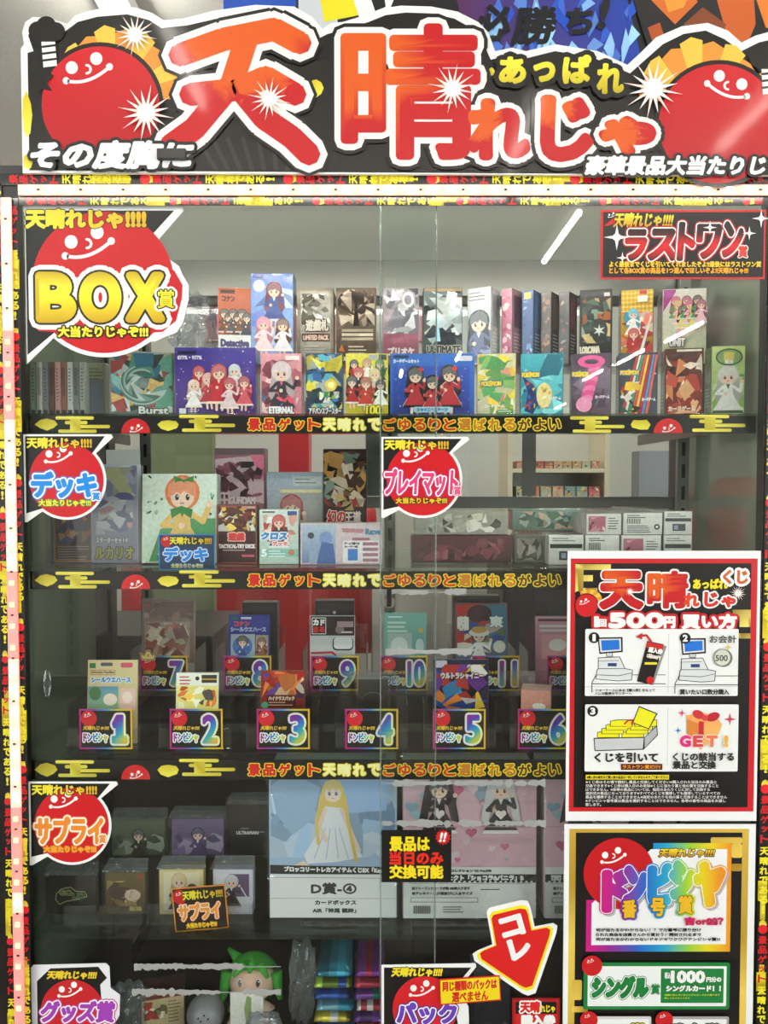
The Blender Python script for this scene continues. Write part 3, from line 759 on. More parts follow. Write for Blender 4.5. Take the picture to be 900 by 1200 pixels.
# BOX
def box_sticker():
    a = Art(.00004)
    out = [(30, 242), (214, 242), (216, 247), (186, 281)]
    out += [(192, 295), (199, 304), (210, 312), (214, 322), (221, 334), (221, 350), (218, 362), (214, 378), (206, 390), (192, 395), (182, 400)]
    for k in range(12):
        t = math.radians(52+k*7.2); out.append((121+88*math.cos(t), 332+87*math.sin(t)))
    out += [(62, 396), (30, 427)]
    a.poly([(31, 247), (31, 416), (70, 384), (180, 274), (205, 247)], '#141110')
    a.disc(121, 331, 83, RED, 56)
    a.poly([(180, 290), (190, 304), (205, 318), (214, 334), (213, 350), (206, 376), (190, 389), (120, 394), (45, 388), (34, 378), (34, 325), (60, 310)][::-1], RED)
    a.part('smiling_sun'); a.face(105.5, 304, 51)
    a.part('heading'); a.text('天晴れじゃ!!!!', 32, 246, 171, 267, lambda x, y: mixc('#f4e43c', '#e0b020', (x-32)/140), 3, ((5, '#141110'),))
    a.part('title_lettering')
    g = lambda x, y: ramp([(0, '#c8a414'), (.35, '#fff03a'), (.6, '#f4dc1c'), (1, '#c89c10')])((y-318)/60)
    for t_, x0, x1 in (('B', 46, 85), ('O', 97, 138), ('X', 151, 189)):
        a.text(t_, x0, 323, x1, 374, g, 9, ((25, WHT),))
    for t_, x0, x1 in (('B', 46, 85), ('O', 97, 138), ('X', 151, 189)):
        a.text(t_, x0, 323, x1, 374, g, 9, ((14, '#2a2008'),), slices=8)
    a.text('賞', 185, 340, 204, 361, g, .9, ((9, WHT), (3.6, '#2a2008')))
    a.part('subtitle'); a.text('大当たりじゃぞ!!!', 68, 383, 173, 395, '#f4e030', 1.6, ((5, '#1c1408'),))
    sheet('prize_sticker', a, out, YG_L, 'largest smiling red sun sticker reading BOX in yellow, at the corner of the glass', 'sticker', 'round-sun prize stickers', thick=.0008, base='#f6f4f0', mat='gloss')
box_sticker()
prize(28, 509, 133, 612, 'デッキ', (38, 554, 112, 582), YG_L, 'small smiling sun sticker with blue and white lettering over the deck boxes', '#1888e0', ((10, '#2a6cc8'), (7.5, WHT)), 3.6, subcol=('#f0e020', '#208048'), tail=(108, 577, 117, 586))
prize(447, 512, 550, 607, 'プレイマット', (452, 550, 536, 580), YG_R, 'smiling sun sticker with pink and white slanted lettering beside the playmat boxes', '#e0407c', ((8, '#c42468'), (5, WHT)), 2.0, sh=.12, subcol=('#e8c020', '#201008'), tail=(532, 570, 540, 580))
prize(34, 916, 139, 1014, 'サプライ', (42, 958, 120, 988), YG_L, 'smiling sun sticker with orange lettering over the card sleeve packs', '#e88828', ((8.5, '#f09838'), (6.5, WHT)), 3.2, subcol=('#f0a838', '#d87818'), tail=(116, 978, 124, 988))
def goods():
    a = Art(.00004)
    out = [(40, 1131), (125, 1129), (129, 1133), (130, 1158), (141, 1166), (140, 1190), (134, 1200), (130, 1260), (38, 1260), (37, 1135)]
    a.poly([(44, 1150), (60, 1135), (116, 1133), (126, 1146), (118, 1154), (124, 1240), (44, 1240)][::-1], '#120f10'); a.disc(85, 1185, 37, '#c41c24', 40)
    a.part('smiling_sun'); a.face(83, 1169, 24)
    a.part('heading'); a.text('天晴れじゃ!!!!', 56, 1138, 114, 1147, '#e8c82c', 1.2, ((3, '#120f10'),), shear=.2)
    a.part('title_lettering'); a.text('グッズ賞', 49, 1174, 134, 1197, '#a03cb0', 3, ((8.5, '#c43c90'), (6, WHT)), shear=.12)
    sheet('prize_sticker', a, out, YG_L, 'smiling sun sticker with purple lettering on a white rounded backing, lowest on the glass', 'sticker', 'round-sun prize stickers', thick=.0008, base='#e8e6ea', mat='gloss')
goods()
def packs_sticker():
    a = Art(.00004)
    a.poly([(450, 1134), (450, 1250), (545, 1250), (530, 1160), (552, 1134)], '#120f10'); a.disc(498, 1182, 38, '#d01c24', 40)
    a.part('smiling_sun'); a.face(495, 1168, 25)
    a.part('heading'); a.text('天晴れじゃ!!!!', 459, 1134, 518, 1144, '#f0d828', 1.2, ((3, '#120f10'),), shear=.2)
    a.part('title_lettering'); a.text('パック', 466, 1176, 534, 1199, '#6a3cb8', 3, ((8.5, '#3a1c80'), (6, WHT)), shear=-.1)
    sheet('prize_sticker', a, [(447, 1131), (557, 1129), (558, 1133), (538, 1158), (549, 1180), (552, 1255), (447, 1255)], YG_R, 'smiling sun sticker with violet lettering, under the small yellow notice', 'sticker', 'round-sun prize stickers', thick=.0008, base='#f4f2f0', mat='gloss')
packs_sticker()
def last_one():
    a = Art(.00004); X = lambda x: 560+x/2.647; Yy = lambda y: 230+y/2.647
    a.rect(706.5, 248.5, 895, 325, '#120d0e'); a.ell(707, 249, 20, 16, '#c81820', 12, 0, 90); a.face(717, 255, 8)
    a.part('heading'); a.text('天晴れじゃ!!!!', X(420), Yy(52), X(605), Yy(95), lambda x, y: mixc('#fff040', '#d89818', (y-250)/14), 1.2, ((3.4, '#120d0e'),), shear=.25)
    a.part('title_lettering')
    g = lambda x, y: ramp([(0, '#160a0a'), (.35, '#3a0a0c'), (.6, '#e01c20'), (.8, '#c01418'), (1, '#200808')])((y-259)/46)
    for t_, x0, y0, x1, y1 in (('ラ', 462, 108, 520, 195), ('ス', 532, 106, 610, 195), ('ト', 622, 86, 668, 195), ('ワ', 682, 92, 752, 190), ('ン', 762, 84, 818, 185)):
        a.text(t_, X(x0), Yy(y0), X(x1), Yy(y1), g, 5, ((11, '#c81820'), (8, WHT)), slices=8, shear=.1)
    a.text('賞', X(808), Yy(155), X(835), Yy(190), '#e04030', 1.2, ((3, WHT),))
    a.part('notice_text')
    a.text('よく最後までくじを引いてくれましたぞよ!!最後にはラストワン賞', X(408), Yy(203), X(878), Yy(220), '#f0c838', .7)
    a.text('として各BOX賞の商品を1つ選んでほしいぞよ!!天晴れじゃ!!!', X(408), Yy(222), X(838), Yy(240), '#f0a828', .7)
    a.part('star_print')
    for x, y, r in ((430, 128, 34), (448, 192, 16), (718, 98, 18), (876, 70, 24), (840, 116, 18)): a.star(X(x), Yy(y), r/2.2, r/10, 4, WHT); a.disc(X(x), Yy(y), r/7, WHT, 10)
    sheet('notice_sign', a, rectpts(704, 246, 897, 327), YG_R, 'wide black sign with red border and big white-edged slanted letters, high on the glass', 'sign', thick=.0012, base='#d01c22', mat='gloss')
last_one()
def today_only():
    a = Art(.00004); Y3 = ('#f2d81c', '#e02818', '#f2d81c')
    a.rect(448, 974, 528.5, 1033.5, '#0e0c0b')
    a.part('lettering')
    for t_, x0, y0, x1, y1, c in (('景品は', 457, 981, 503, 997, Y3[0]), ('当日のみ', 457, 998, 519, 1013, Y3[1]), ('交換可能', 457, 1014, 519, 1029, Y3[2])): a.text(t_, x0, y0, x1, y1, c, 1.5)
    a.part('burst'); a.star(519, 981, 9.5, 7, 14, '#d01818'); a.text('!!', 515, 976, 523, 986, WHT, 1.2, shear=.2)
    sheet('notice_sign', a, rectpts(447, 973, 529, 1034), YG_R, 'small black square notice with yellow and red lettering over the pink heart box', 'sign', thick=.0012, base='#0e0c0b', mat='gloss')
today_only()
def arrow():
    a = Art(.00004)
    out = [(570, 1069), (573, 1064), (610, 1055), (618, 1056), (621, 1062), (626.5, 1086), (648, 1082), (653, 1085), (652, 1093), (628, 1164), (619, 1167), (612, 1164), (556, 1126), (554, 1118), (560, 1114), (577, 1107)]
    cx, cy_ = 604, 1112
    inn = lambda k: [(cx+(x-cx)*k, cy_+(y-cy_)*k) for x, y in out]
    a.poly(inn(.90)[::-1], '#f4e020'); a.poly(inn(.83)[::-1], '#d81c1e')
    rot = lambda X0, Y0: (lambda x, y: (X0+(x-X0)*.96-(y-Y0)*-.28, Y0+(x-X0)*-.28+(y-Y0)*.96))
    a.part('lettering')
    a.text('コ', 588, 1075, 612, 1096, WHT, 4, warp=rot(600, 1086)); a.text('レ', 598, 1100, 620, 1122, WHT, 4, warp=rot(609, 1111))
    sheet('arrow_sticker', a, out, YG_R, 'red arrow sticker with yellow edge pointing down to the ticket card', 'sticker', thick=.0012, base='#f6f4f2', mat='gloss')
arrow()
def yellow_note():
    a = Art(.00004); out = [(514.5, 1147.5), (585.5, 1143), (587.5, 1172.5), (515.5, 1178)]
    a.poly([(516, 1149), (584.5, 1144.5), (586, 1171), (517, 1176.5)][::-1], '#f0d41c')
    wp = lambda x, y: (x, y-(x-550)*.06)
    a.text('同じ種類のパックは', 519, 1149, 582, 1160, '#c81c18', .9, warp=wp); a.text('選べません', 530, 1162, 572, 1173, '#c81c18', .9, warp=wp)
    sheet('yellow_label', a, out, YG_R-.004, 'small yellow notice with red lettering stuck across the violet sticker', 'label', thick=.0008, base='#c81c18', mat='print')
yellow_note()
def ticket():
    a = Art(.00004); a.rect(602, 1172, 654, 1250, '#b01818'); a.rect(604, 1174, 652, 1250, '#14100f')
    a.text('天晴', 610, 1174, 632, 1186, '#d82020', 1.6, ((5, WHT),)); a.text('れじゃ', 633, 1178, 650, 1186, '#f0dc30', .7)
    a.rect(604, 1188, 652, 1250, '#c41c1c'); a.text('購入券', 611, 1190, 650, 1201, WHT, 2.4); a.text('1回500円', 610, 1206, 648, 1216, '#f0dc30', 1.4); a.rect(608, 1220, 648, 1246, '#181210')
    sheet('ticket_card', a, rectpts(600, 1170, 656, 1252), YG_R, 'red purchase ticket card below the tip of the red arrow', 'card', thick=.002, base='#8a1414', mat='gloss')
ticket()

# ------------------------------------------------------------------ the two posters
def register(a, x, y):
    a.poly([(x, y), (x+8, y+70), (x+108, y+62), (x+106, y-2)][::-1], '#1c1c1c'); a.poly([(x+6, y+6), (x+13, y+63), (x+101, y+56), (x+99, y+5)][::-1], '#d8d8d8')
    a.poly([(x+15, y+12), (x+19, y+56), (x+94, y+50), (x+92, y+10)][::-1], '#2070d0')
    a.rect(x+38, y+66, x+64, y+80, '#d0d0d0'); a.line([(x+38, y+66), (x+38, y+80), (x+64, y+80), (x+64, y+66)], 2.5, '#1c1c1c')
    b = [(x+4, y+86), (x+94, y+82), (x+118, y+132), (x+150, y+138), (x+146, y+180), (x+90, y+184), (x-6, y+176), (x-2, y+140), (x+4, y+132)]
    a.poly(b[::-1], '#dcdcdc'); a.line(b, 3, '#1c1c1c', True); a.line([(x+4, y+132), (x+118, y+132)], 2.5, '#1c1c1c'); a.line([(x-2, y+158), (x+90, y+162), (x+146, y+150)], 2.5, '#1c1c1c')
    a.rect(x+44, y+108, x+82, y+122, '#283c70'); a.line([(x+4, y+100), (x+90, y+98)], 2, '#606060')
    a.line([(x-22, y+190), (x-22, y+232)], 3, '#1c1c1c'); a.line([(x-22, y+196), (x+290, y+196)], 3, '#1c1c1c'); a.line([(x-22, y+190), (x-6, y+160)], 3, '#1c1c1c'); a.line([(x+150, y+158), (x+290, y+158)], 2.5, '#1c1c1c')
def howto():
    k = 3.637; a = Art(.00004).at(k, 655, 640)
    a.rect(46, 56, 838, 1134, '#c81c24'); a.rect(66, 76, 812, 1116, '#120e0d')
    g = lambda x, y: mixc('#8a6c10', '#ffe87a', ((x*.7+y) % 130)/130)
    for x0, y0, x1, y1 in ((66, 80, 216, 104), (66, 126, 140, 152), (66, 104, 100, 205), (100, 180, 160, 206), (735, 272, 812, 300), (765, 300, 812, 345), (735, 372, 812, 394)): a.rect(x0, y0, x1, y1, g, 4)
    a.part('rising_sun')
    for i in range(8): 
        t = math.radians(150-i*22); t2 = math.radians(150-(i+1)*22)
        a.poly([(125, 225), (125+55*math.cos(t2), 230-45*math.sin(t2)), (125+55*math.cos(t), 230-45*math.sin(t))], '#f0c040' if i % 2 else '#e09030')
    a.disc(114, 254, 52, '#1a0c0c', 30); a.disc(114, 254, 48, '#cc1a22', 30); a.face(105, 250, 34); a.disc(76, 205, 12, '#120e0d', 12)
    a.part('title_lettering')
    for t_, x0, y0, x1, y1, b, o in (('天', 178, 118, 344, 260, 22, 36), ('晴', 376, 114, 538, 260, 14, 30), ('れ', 528, 204, 588, 256, 8, 22), ('じ', 616, 200, 668, 256, 8, 22), ('ゃ', 688, 218, 742, 258, 8, 22)):
        a.text(t_, x0, y0, x1, y1, WHT, b, ((o, WHT),))
    for t_, x0, y0, x1, y1, b, c in (('天', 178, 118, 344, 260, 24, redorange(250, 130, 70)), ('晴', 376, 114, 538, 260, 14, redorange(410, 160, 60)), ('れ', 528, 204, 588, 256, 8, '#d84020'), ('じ', 616, 200, 668, 256, 8, '#d42c20'), ('ゃ', 688, 218, 742, 258, 8, '#d83020')):
        a.text(t_, x0, y0, x1, y1, c, b, slices=6 if callable(c) else 0)
    a.text('あっぱれ', 565, 142, 708, 182, '#f0dc28', 5)
    a.text('くじ', 692, 106, 792, 160, '#c86030', 7, ((30, WHT),)); a.spark(754, 202, 36); a.spark(296, 195, 22)
    a.part('price_lettering')
    for t_, x0, y0, x1, y1, b in (('1', 148, 302, 162, 342, 7), ('回', 166, 312, 196, 342, 4), ('500', 212, 288, 436, 344, 13), ('円', 444, 302, 486, 346, 8), ('買い方', 520, 292, 746, 348, 9)): a.text(t_, x0, y0, x1, y1, WHT, b, ((30, '#c41820'),))
    for t_, x0, y0, x1, y1, b in (('1', 148, 302, 162, 342, 7), ('回', 166, 312, 196, 342, 4), ('500', 212, 288, 436, 344, 13), ('円', 444, 302, 486, 346, 8), ('買い方', 520, 292, 746, 348, 9)): a.text(t_, x0, y0, x1, y1, '#f6f0ee', b)
    a.part('step_panel'); a.rrect(108, 352, 758, 636, 6, '#f0efec')
    a.line([(462, 370), (462, 620)], 1.6, '#b8b8b8'); a.line([(110, 597), (754, 597)], 1.4, '#909090')
    register(a, 160, 388); register(a, 512, 392)
    a.poly([(370, 404), (328, 574), (398, 590), (452, 424)][::-1], '#8a8a8a'); a.poly([(370, 402), (328, 572), (390, 588), (440, 416)][::-1], '#160e0d'); a.poly([(371, 406), (364, 430), (436, 446), (439, 418)][::-1], '#c42824')
    wp = lambda x, y: (x-(y-500)*.25, y+(x-385)*.2)
    a.text('購入券', 362, 432, 420, 452, WHT, 3, warp=wp); a.text('1回500円', 362, 460, 418, 476, '#f4e8e0', 2, warp=wp); a.rect(360, 492, 412, 502, '#e8d828'); a.disc(384, 568, 16, '#c41c20', 16)
    a.line([(340, 380), (366, 378), (386, 404)], 9, '#c02428'); a.poly([(322, 384), (348, 368), (348, 396)], '#c02428')
    for n_, x, y in (('1', 144, 388), ('2', 530, 390)): a.disc(x, y, 23, '#14100f', 24); a.text(n_, x-(5 if n_ == '1' else 9), y-13, x+(5 if n_ == '1' else 9), y+13, WHT, 4)
    a.text('お会計', 634, 378, 746, 410, '#4a4642', 1.5); a.disc(694, 474, 37, '#707068', 28); a.disc(688, 472, 37, '#55554e', 28); a.disc(688, 472, 34, '#d4d4c4', 28); a.text('500', 660, 462, 710, 486, '#55554e', 2); a.star(712, 428, 16, 5, 4, '#d8c060')
    a.text('ショーケースにある【購入券】をもって', 152, 604, 404, 616, '#282422', 1); a.text('トレカ販売カウンターへ', 152, 618, 306, 630, '#282422', 1); a.text('買いたい口数分購入', 510, 606, 718, 628, '#282422', 2)
    a.part('step_panel|2'); a.rrect(108, 670, 760, 956, 6, '#f0efec'); a.line([(460, 684), (460, 930)], 1.6, '#b8b8b8')
    for rw in range(4):
        for cI in range(2):
            x = 160+rw*18+cI*104; y = 782-rw*16; a.poly([(x, y+30), (x, y+6), (x+30, y), (x+96, y), (x+96, y+30)], '#1c1c1c'); a.poly([(x+3, y+28), (x+3, y+8), (x+31, y+3), (x+93, y+3), (x+93, y+28)], '#e8e020')
    a.poly([(280, 770), (300, 770), (310, 740), (290, 742)], '#e8d020'); a.line([(276, 752), (290, 738), (314, 736), (306, 752)], 7, '#c42820')
    a.poly([(336, 676), (308, 748), (380, 776), (416, 708)], '#1c1c1c'); a.poly([(338, 682), (313, 746), (378, 771), (409, 710)], '#ece424')
    a.poly([(145, 812), (150, 868), (358, 862), (418, 800), (414, 756), (362, 808)], '#1c1c1c'); a.poly([(149, 816), (153, 864), (354, 858), (358, 812)], '#c8c8c8'); a.poly([(362, 811), (362, 854), (414, 798), (411, 764)], '#b4b4b4')
    a.disc(140, 698, 23, '#14100f', 24); a.text('3', 131, 685, 149, 711, WHT, 4); a.text('くじを引いて', 150, 876, 418, 914, '#282422', 4)
    a.rect(262, 922, 438, 948, '#5a1818'); a.text('ラストワン賞だけ!!', 270, 927, 430, 943, '#e8a020', 1)
    a.poly([(540, 722), (540, 790), (600, 862), (600, 745)], '#d88038'); a.poly([(600, 745), (600, 862), (672, 800), (690, 755), (640, 735)], '#f0b060'); a.poly([(536, 716), (540, 730), (604, 756), (690, 756), (660, 716), (600, 704)], '#f4a860'); a.poly([(590, 740), (590, 850), (612, 850), (612, 742)], '#c42c34')
    a.ell(588, 712, 26, 18, '#c8303c', 18, rot=25); a.ell(650, 722, 30, 18, '#b82430', 18, rot=-20); a.disc(616, 726, 13, '#d84048', 14)
    for x, y, r, c in ((518, 706, 18, '#d8406c'), (722, 732, 26, '#c83050'), (502, 780, 16, '#2878b8')): a.star(x, y, r, r*.25, 4, c)
    for t_, x0, x1, c in (('G', 514, 554, '#d82878'), ('E', 570, 606, '#d84848'), ('T', 626, 666, '#e87848'), ('!', 700, 712, '#e8b040')): a.text(t_, x0, 804, x1, 846, c, 8, ((14, '#f8e0e0'),))
    a.text('くじの該当する', 482, 874, 740, 908, '#282422', 3); a.text('景品と交換', 482, 910, 664, 942, '#282422', 3)
    a.part('small_print'); a.rect(112, 968, 466, 988, '#e4d020'); a.text('※購入券の紛失など購入後の返品は一切していませんのでご了承ください', 116, 972, 460, 984, '#282008', 1)
    L = ('※くじ券はその場で開封し景品と交換してください※購入された当日のみ景品と', '交換できます※くじ券は購入日のみ有効※くじに当たり賞と他の賞を交換すること', 'はできません。※各等の景品については、指定のあたりくじに対して交換する', '選択式の景品になっております※すべてのくじを獲得しても獲得しているすべての', '景品を獲得することはできません※指定のあたりを他の賞と交換することはできません', '※ドンピシャ番号賞は景品を選択することはできません。各等の番号の商品をお渡し', '致します。')
    L0 = a.l
    for i, t_ in enumerate(L): a.back(L0); a.text(t_, 112, 992+i*16, (668, 676, 640, 684, 714, 708, 178)[i], 1005+i*16, '#d8d4d0', .9)
    sheet('instruction_poster', a, rectpts(664, 646.5, 889, 963), YG_R-.0016, 'laminated red and black how-to-buy poster with 500 yen step drawings, white edged', 'poster', 'laminated posters on the glass', thick=.0015, base='#f2f1ee', mat='laminate')
howto()
def prizes_poster():
    k = 3.673; a = Art(.00004).at(k, 655, 950)
    g = lambda x, y: mixc('#a8801c', '#f0cc58', ((x*.5+y) % 300)/300)
    a.rect(40, 82, 808, 1500, g, 6, True); a.rect(68, 98, 780, 1500, '#100d0c')
    for x0, y0, x1, y1 in ((645, 118, 780, 145), (735, 145, 780, 205), (735, 230, 780, 262), (56, 728, 100, 815), (56, 842, 126, 868)): a.rrect(x0, y0, x1, y1, 8, g)
    a.part('number_prize_panel')
    rbx = lambda x, y: RB((x-115)/620)
    a.poly([(375, 160), (395, 142), (715, 142), (735, 160), (735, 592), (720, 606), (130, 606), (115, 592), (115, 405), (135, 385)], BLK)
    n = 24
    for i in range(n):
        x0, x1 = 115+620*i/n, 115+620*(i+1)/n
        ya = 142 if x0 > 375 else 385
        a.rect(x0, ya, x1, 606, rbx, up=(i == 0))
    a.poly([(138, 400), (390, 168), (716, 168), (716, 574), (138, 578)], '#f2f0f0')
    a.disc(254, 272, 152, '#c0141c', 56); a.face(232, 230, 92)
    a.part('heading'); a.text('天晴れじゃ!!!!', 424, 166, 662, 200, lambda x, y: mixc('#f4d838', '#b87810', (y-166)/34), 4, ((10, '#181008'),), shear=.2)
    a.part('title_lettering')
    for sh_, c in ((10, '#b4b0b4'), (0, None)):
        for t_, x0, y0, x1, y1 in (('ド', 194, 268, 284, 422), ('ン', 286, 250, 364, 392), ('ピ', 390, 240, 474, 392), ('シ', 482, 228, 566, 366), ('ャ', 586, 232, 694, 398)):
            f = c or (lambda x, y: RB((x-180)/500))
            a.text(t_, x0+sh_, y0+sh_, x1+sh_, y1+sh_, f, 34, ((50, f),) if not c else ((46, c),))
    for t_, x0, y0, x1, y1 in (('ド', 194, 268, 284, 422), ('ン', 286, 250, 364, 392), ('ピ', 390, 240, 474, 392), ('シ', 482, 228, 566, 366), ('ャ', 586, 232, 694, 398)):
        f = lambda x, y: RB((x-180)/500)
        a.text(t_, x0, y0, x1, y1, f, 34, ((41, WHT),)) 
    for t_, x, y in (('番', 298, 420), ('号', 420, 412), ('賞', 538, 402)):
        f = lambda x, y: RB((x-180)/500)
        a.text(t_, x-28, y-36, x+28, y+36, '#e8b428', 7, ((28, f), (12, '#2a2010')))
    a.text('吉or凶？', 536, 456, 700, 488, '#c01c50', 5)
    a.part('small_print')
    for i, (t_, x1) in enumerate((('何が当たるかわからない！？でた番号に振り分け', 606), ('られた商品を店員さんから貰おう！開封されるまで', 606), ('何が当たるかわからないドキドキワクワクドンピシャ賞!!!', 688))): a.text(t_, 156, 502+i*20, x1, 516+i*20, '#181414', 1.4)
    a.part('single_prize_panel'); a.rrect(104, 648, 732, 850, 10, '#187838'); a.rrect(122, 664, 718, 836, 4, '#f0f0ee'); a.rrect(436, 674, 706, 822, 4, '#187838')
    a.disc(140, 662, 44, '#c41a20', 28); a.face(134, 650, 24)
    a.text('シングル', 146, 712, 378, 796, '#187838', 16, ((30, '#187838'), (24, '#f0f0ee')), shear=.1); a.text('賞', 396, 742, 430, 782, '#187838', 3, ((8, '#187838'), (5, '#f0f0ee')))
    a.text('1000', 482, 686, 622, 732, WHT, 9); a.text('税込', 452, 690, 476, 716, WHT, 1.5); a.text('円分の', 632, 710, 694, 730, WHT, 3); a.text('シングルカード！！', 460, 746, 692, 770, WHT, 4)
    a.text('店舗に並んでいるシングルカードから選べます', 452, 782, 690, 790, '#c0d028', .8); a.text('詳しくはスタッフまで', 452, 796, 560, 803, '#c0d028', .8)
    a.part('prize_panel')
    for x0, x1, c in ((100, 396, '#e8e4e0'), (424, 730, '#989490')):
        a.rrect(x0, 878, x1, 1300, 8, '#d8d4d0' if x0 < 300 else '#a8a4a0'); a.rrect(x0+10, 890, x1-10, 1290, 5, '#f0f0ee'); a.disc(x0+28, 894, 38, '#c41a20', 24); a.face(x0+22, 884, 20)
    a.text('BOX賞', 150, 912, 370, 990, '#e8c828', 14, ((20, '#181010'),)); a.text('残念賞', 474, 912, 690, 990, '#989490', 12, ((20, '#181010'),))
    sheet('prize_poster', a, rectpts(660, 967, 883, 1300), YG_R-.0016, 'laminated gold and black poster with rainbow lettering and green panel, below the how-to-buy poster', 'poster', 'laminated posters on the glass', thick=.0015, base='#f2f1ee', mat='laminate')
prizes_poster()
# ------------------------------------------------------------------ printed fronts of the cartons
def base(a, W, H, top, bot=None):
    t, b = C(top), C(bot or top); a.rect(.6, .6, W-.6, H-.6, lambda x, y: mixc(t, b, y/H), 5, True); return a
def lines(a, x0, y0, x1, n, dy, col, seed=1, th=1.0):
    R = random.Random(seed)
    for i in range(n): a.rect(x0, y0+i*dy, x0+(x1-x0)*R.uniform(.6, 1), y0+i*dy+th, col)
    return a
def logo(a, t, W, y0, y1, col, ol, x0=.12, x1=.88, b=1.4, sh=0): a.text(t, W*x0, y0, W*x1, y1, col, b, ((b+2.2, ol),), shear=sh)
def shards(top, bot, cols, n=34, seed=1, size=.3, extra=None):
    def f(a, W, H):
        base(a, W, H, top, bot); a.chaos(1.5, H*.06, W-1.5, H*.94, cols, n, seed, size)
        if extra: extra(a, W, H)
    return f
def strip_side(c1, c2, seed=0):
    def f(a, D, H):
        a.rect(.5, .5, D-.5, H-.5, c1); a.rect(D*.2, H*.08, D*.8, H*.5, c2); lines(a, D*.2, H*.58, D*.85, 6, 4, mixc(c1, '#ffffff', .5), seed, 1.2)
    return f
# ---- row 1
R1 = SH[1]; RIS = 1.572
riser = empty('acrylic_riser', (0, .24, R1), 'long clear acrylic step lifting the second row of boxes on the topmost shelf', 'display riser')
boxo('top', -.36, .56, .196, .30, RIS-.004, RIS, 'acrylic', riser, .0005, (0, -.24, -R1)); 
for x in (-.355, -.05, .25, .555): boxo('leg', x-.0025, x+.0025, .20, .298, R1+.0003, RIS-.0045, 'acrylic', riser, .0005, (0, -.24, -R1))
GF, GB = 'boxes along the front of the topmost shelf', 'boxes along the back of the topmost shelf'
YF, YB = .10, .205
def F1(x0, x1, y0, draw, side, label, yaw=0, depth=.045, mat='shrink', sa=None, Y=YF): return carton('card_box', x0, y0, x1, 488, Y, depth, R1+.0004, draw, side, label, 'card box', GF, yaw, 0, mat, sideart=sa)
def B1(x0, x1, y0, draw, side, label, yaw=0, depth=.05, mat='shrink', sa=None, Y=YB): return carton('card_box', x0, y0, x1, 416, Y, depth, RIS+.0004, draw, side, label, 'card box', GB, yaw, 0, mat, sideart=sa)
def d_dragon(a, W, H):
    base(a, W, H, '#98a4a0', '#5c7470'); a.chaos(2, 2, W-2, H*.92, ['#c8d0cc', '#5c9880', '#88b8b4', '#384840', '#c8a868', '#3c7c98', '#a04848'], 52, 3, .32)
    for k in range(12): a.ell(W*.5, H*.45, W*(.42-k*.02), H*(.38-k*.02), ('#6c9890', '#b0c0ba', '#48685c')[k % 3], 18, 20*k, 20*k+110)
    logo(a, 'Burst', W, H*.84, H*.95, '#e0e4e0', '#202828', .45, .9, 1)
def d_purple(a, W, H):
    base(a, W, H, '#46389c', '#502c7c'); R = random.Random(5)
    for k in range(30): a.disc(R.uniform(2, W-2), R.uniform(2, H-2), R.uniform(.4, 1), '#e8d8f8', 6)
    a.rrect(4, 4, 26, 8, 1.5, '#20184c'); a.text('877%・977%', 4, 10, 32, 14, '#f4f0ff', .7)
    for k, (x, y, h) in enumerate(((W*.3, 22, 40), (W*.74, 20, 40), (W*.42, 30, 42), (W*.86, 34, 40), (W*.24, 38, 38), (W*.55, 20, 54), (W*.68, 36, 42))):
        a.figure(x, y, h, ('#c8403c', '#d0d4d8', '#e0b0a0', '#a83040', '#f0d0b8', '#c44848', '#b82c40')[k], ('#c42838', '#e8e0e4', '#b83048', '#d85868', '#f4f0f0', '#c8283c', '#e8d0d4')[k], seed=k, trim='#f4e0d0')
    a.rect(6, H-10, 14, H-3, '#e8e8f0'); lines(a, 16, H-9, 28, 3, 2.4, '#c8c0e8')
def d_pink(a, W, H):
    base(a, W, H, '#e8a0a8', '#c87888'); a.chaos(1, H*.1, W-1, H*.95, ['#f0c8c8', '#b86070', '#d88890', '#8c4050'], 22, 9, .4)
    a.figure(W*.5, 10, H*.9, '#e0ccd0', '#3c3440', seed=2, trim='#d86878'); a.chaos(2, H*.6, W-2, H*.88, ['#5c3848', '#d85060', '#4878b8', '#e8d0d0'], 14, 21, .3)
    logo(a, 'ETERNAL', W, H*.84, H*.94, '#ffffff', '#60303c', .2, .8, 1.2); a.rect(W*.6, 3, W*.94, 8, '#f4e8e8')
def d_mecha(a, W, H):
    base(a, W, H, '#38506c', '#2c4460'); a.chaos(1, 1, W-1, H*.9, ['#d8c840', '#3878c0', '#304050', '#50a0b8', '#a8b0b0', '#1c2838', '#e0d870'], 46, 4, .4)
    a.disc(W*.68, H*.5, W*.16, '#f0d050', 14); a.disc(W*.68, H*.5, W*.09, '#fff4b0', 12); a.chaos(W*.3, H*.6, W*.9, H*.86, ['#3c9848', '#88b840', '#2878c0', '#e0e0d0'], 14, 8, .4)
    logo(a, 'アドバンスブースター', W, H*.85, H*.95, '#e8e8e8', '#182838', .1, .95, .8)
def d_hundred(a, W, H):
    base(a, W, H, '#e8dc50', '#d8c838')
    cs = ['#3a2c2c', '#c8a050', '#50884c', '#c03c34', '#e0c890', '#2c2c34', '#a85c34']; ds = ['#c43830', '#f4f0e4', '#38503c', '#2c2c34', '#d8d0b8', '#b02c2c']
    for k, (x, y, h) in enumerate(((.2, .10, .4), (.5, .08, .42), (.8, .10, .4), (.3, .22, .5), (.68, .24, .5), (.15, .36, .5), (.48, .38, .52), (.82, .42, .46))): a.figure(W*x, H*y, H*h, cs[k % 7], ds[k % 6], seed=k, trim='#f4f0e0')
    a.rect(W*.55, 2, W*.74, 8, '#a8b0b4'); a.rect(W*.78, 2, W*.96, 8, '#3c4448'); a.text('100', W*.48, H*.82, W*.82, H*.96, '#f4e430', 1.4, ((3, '#1c1c14'),), shear=.1)
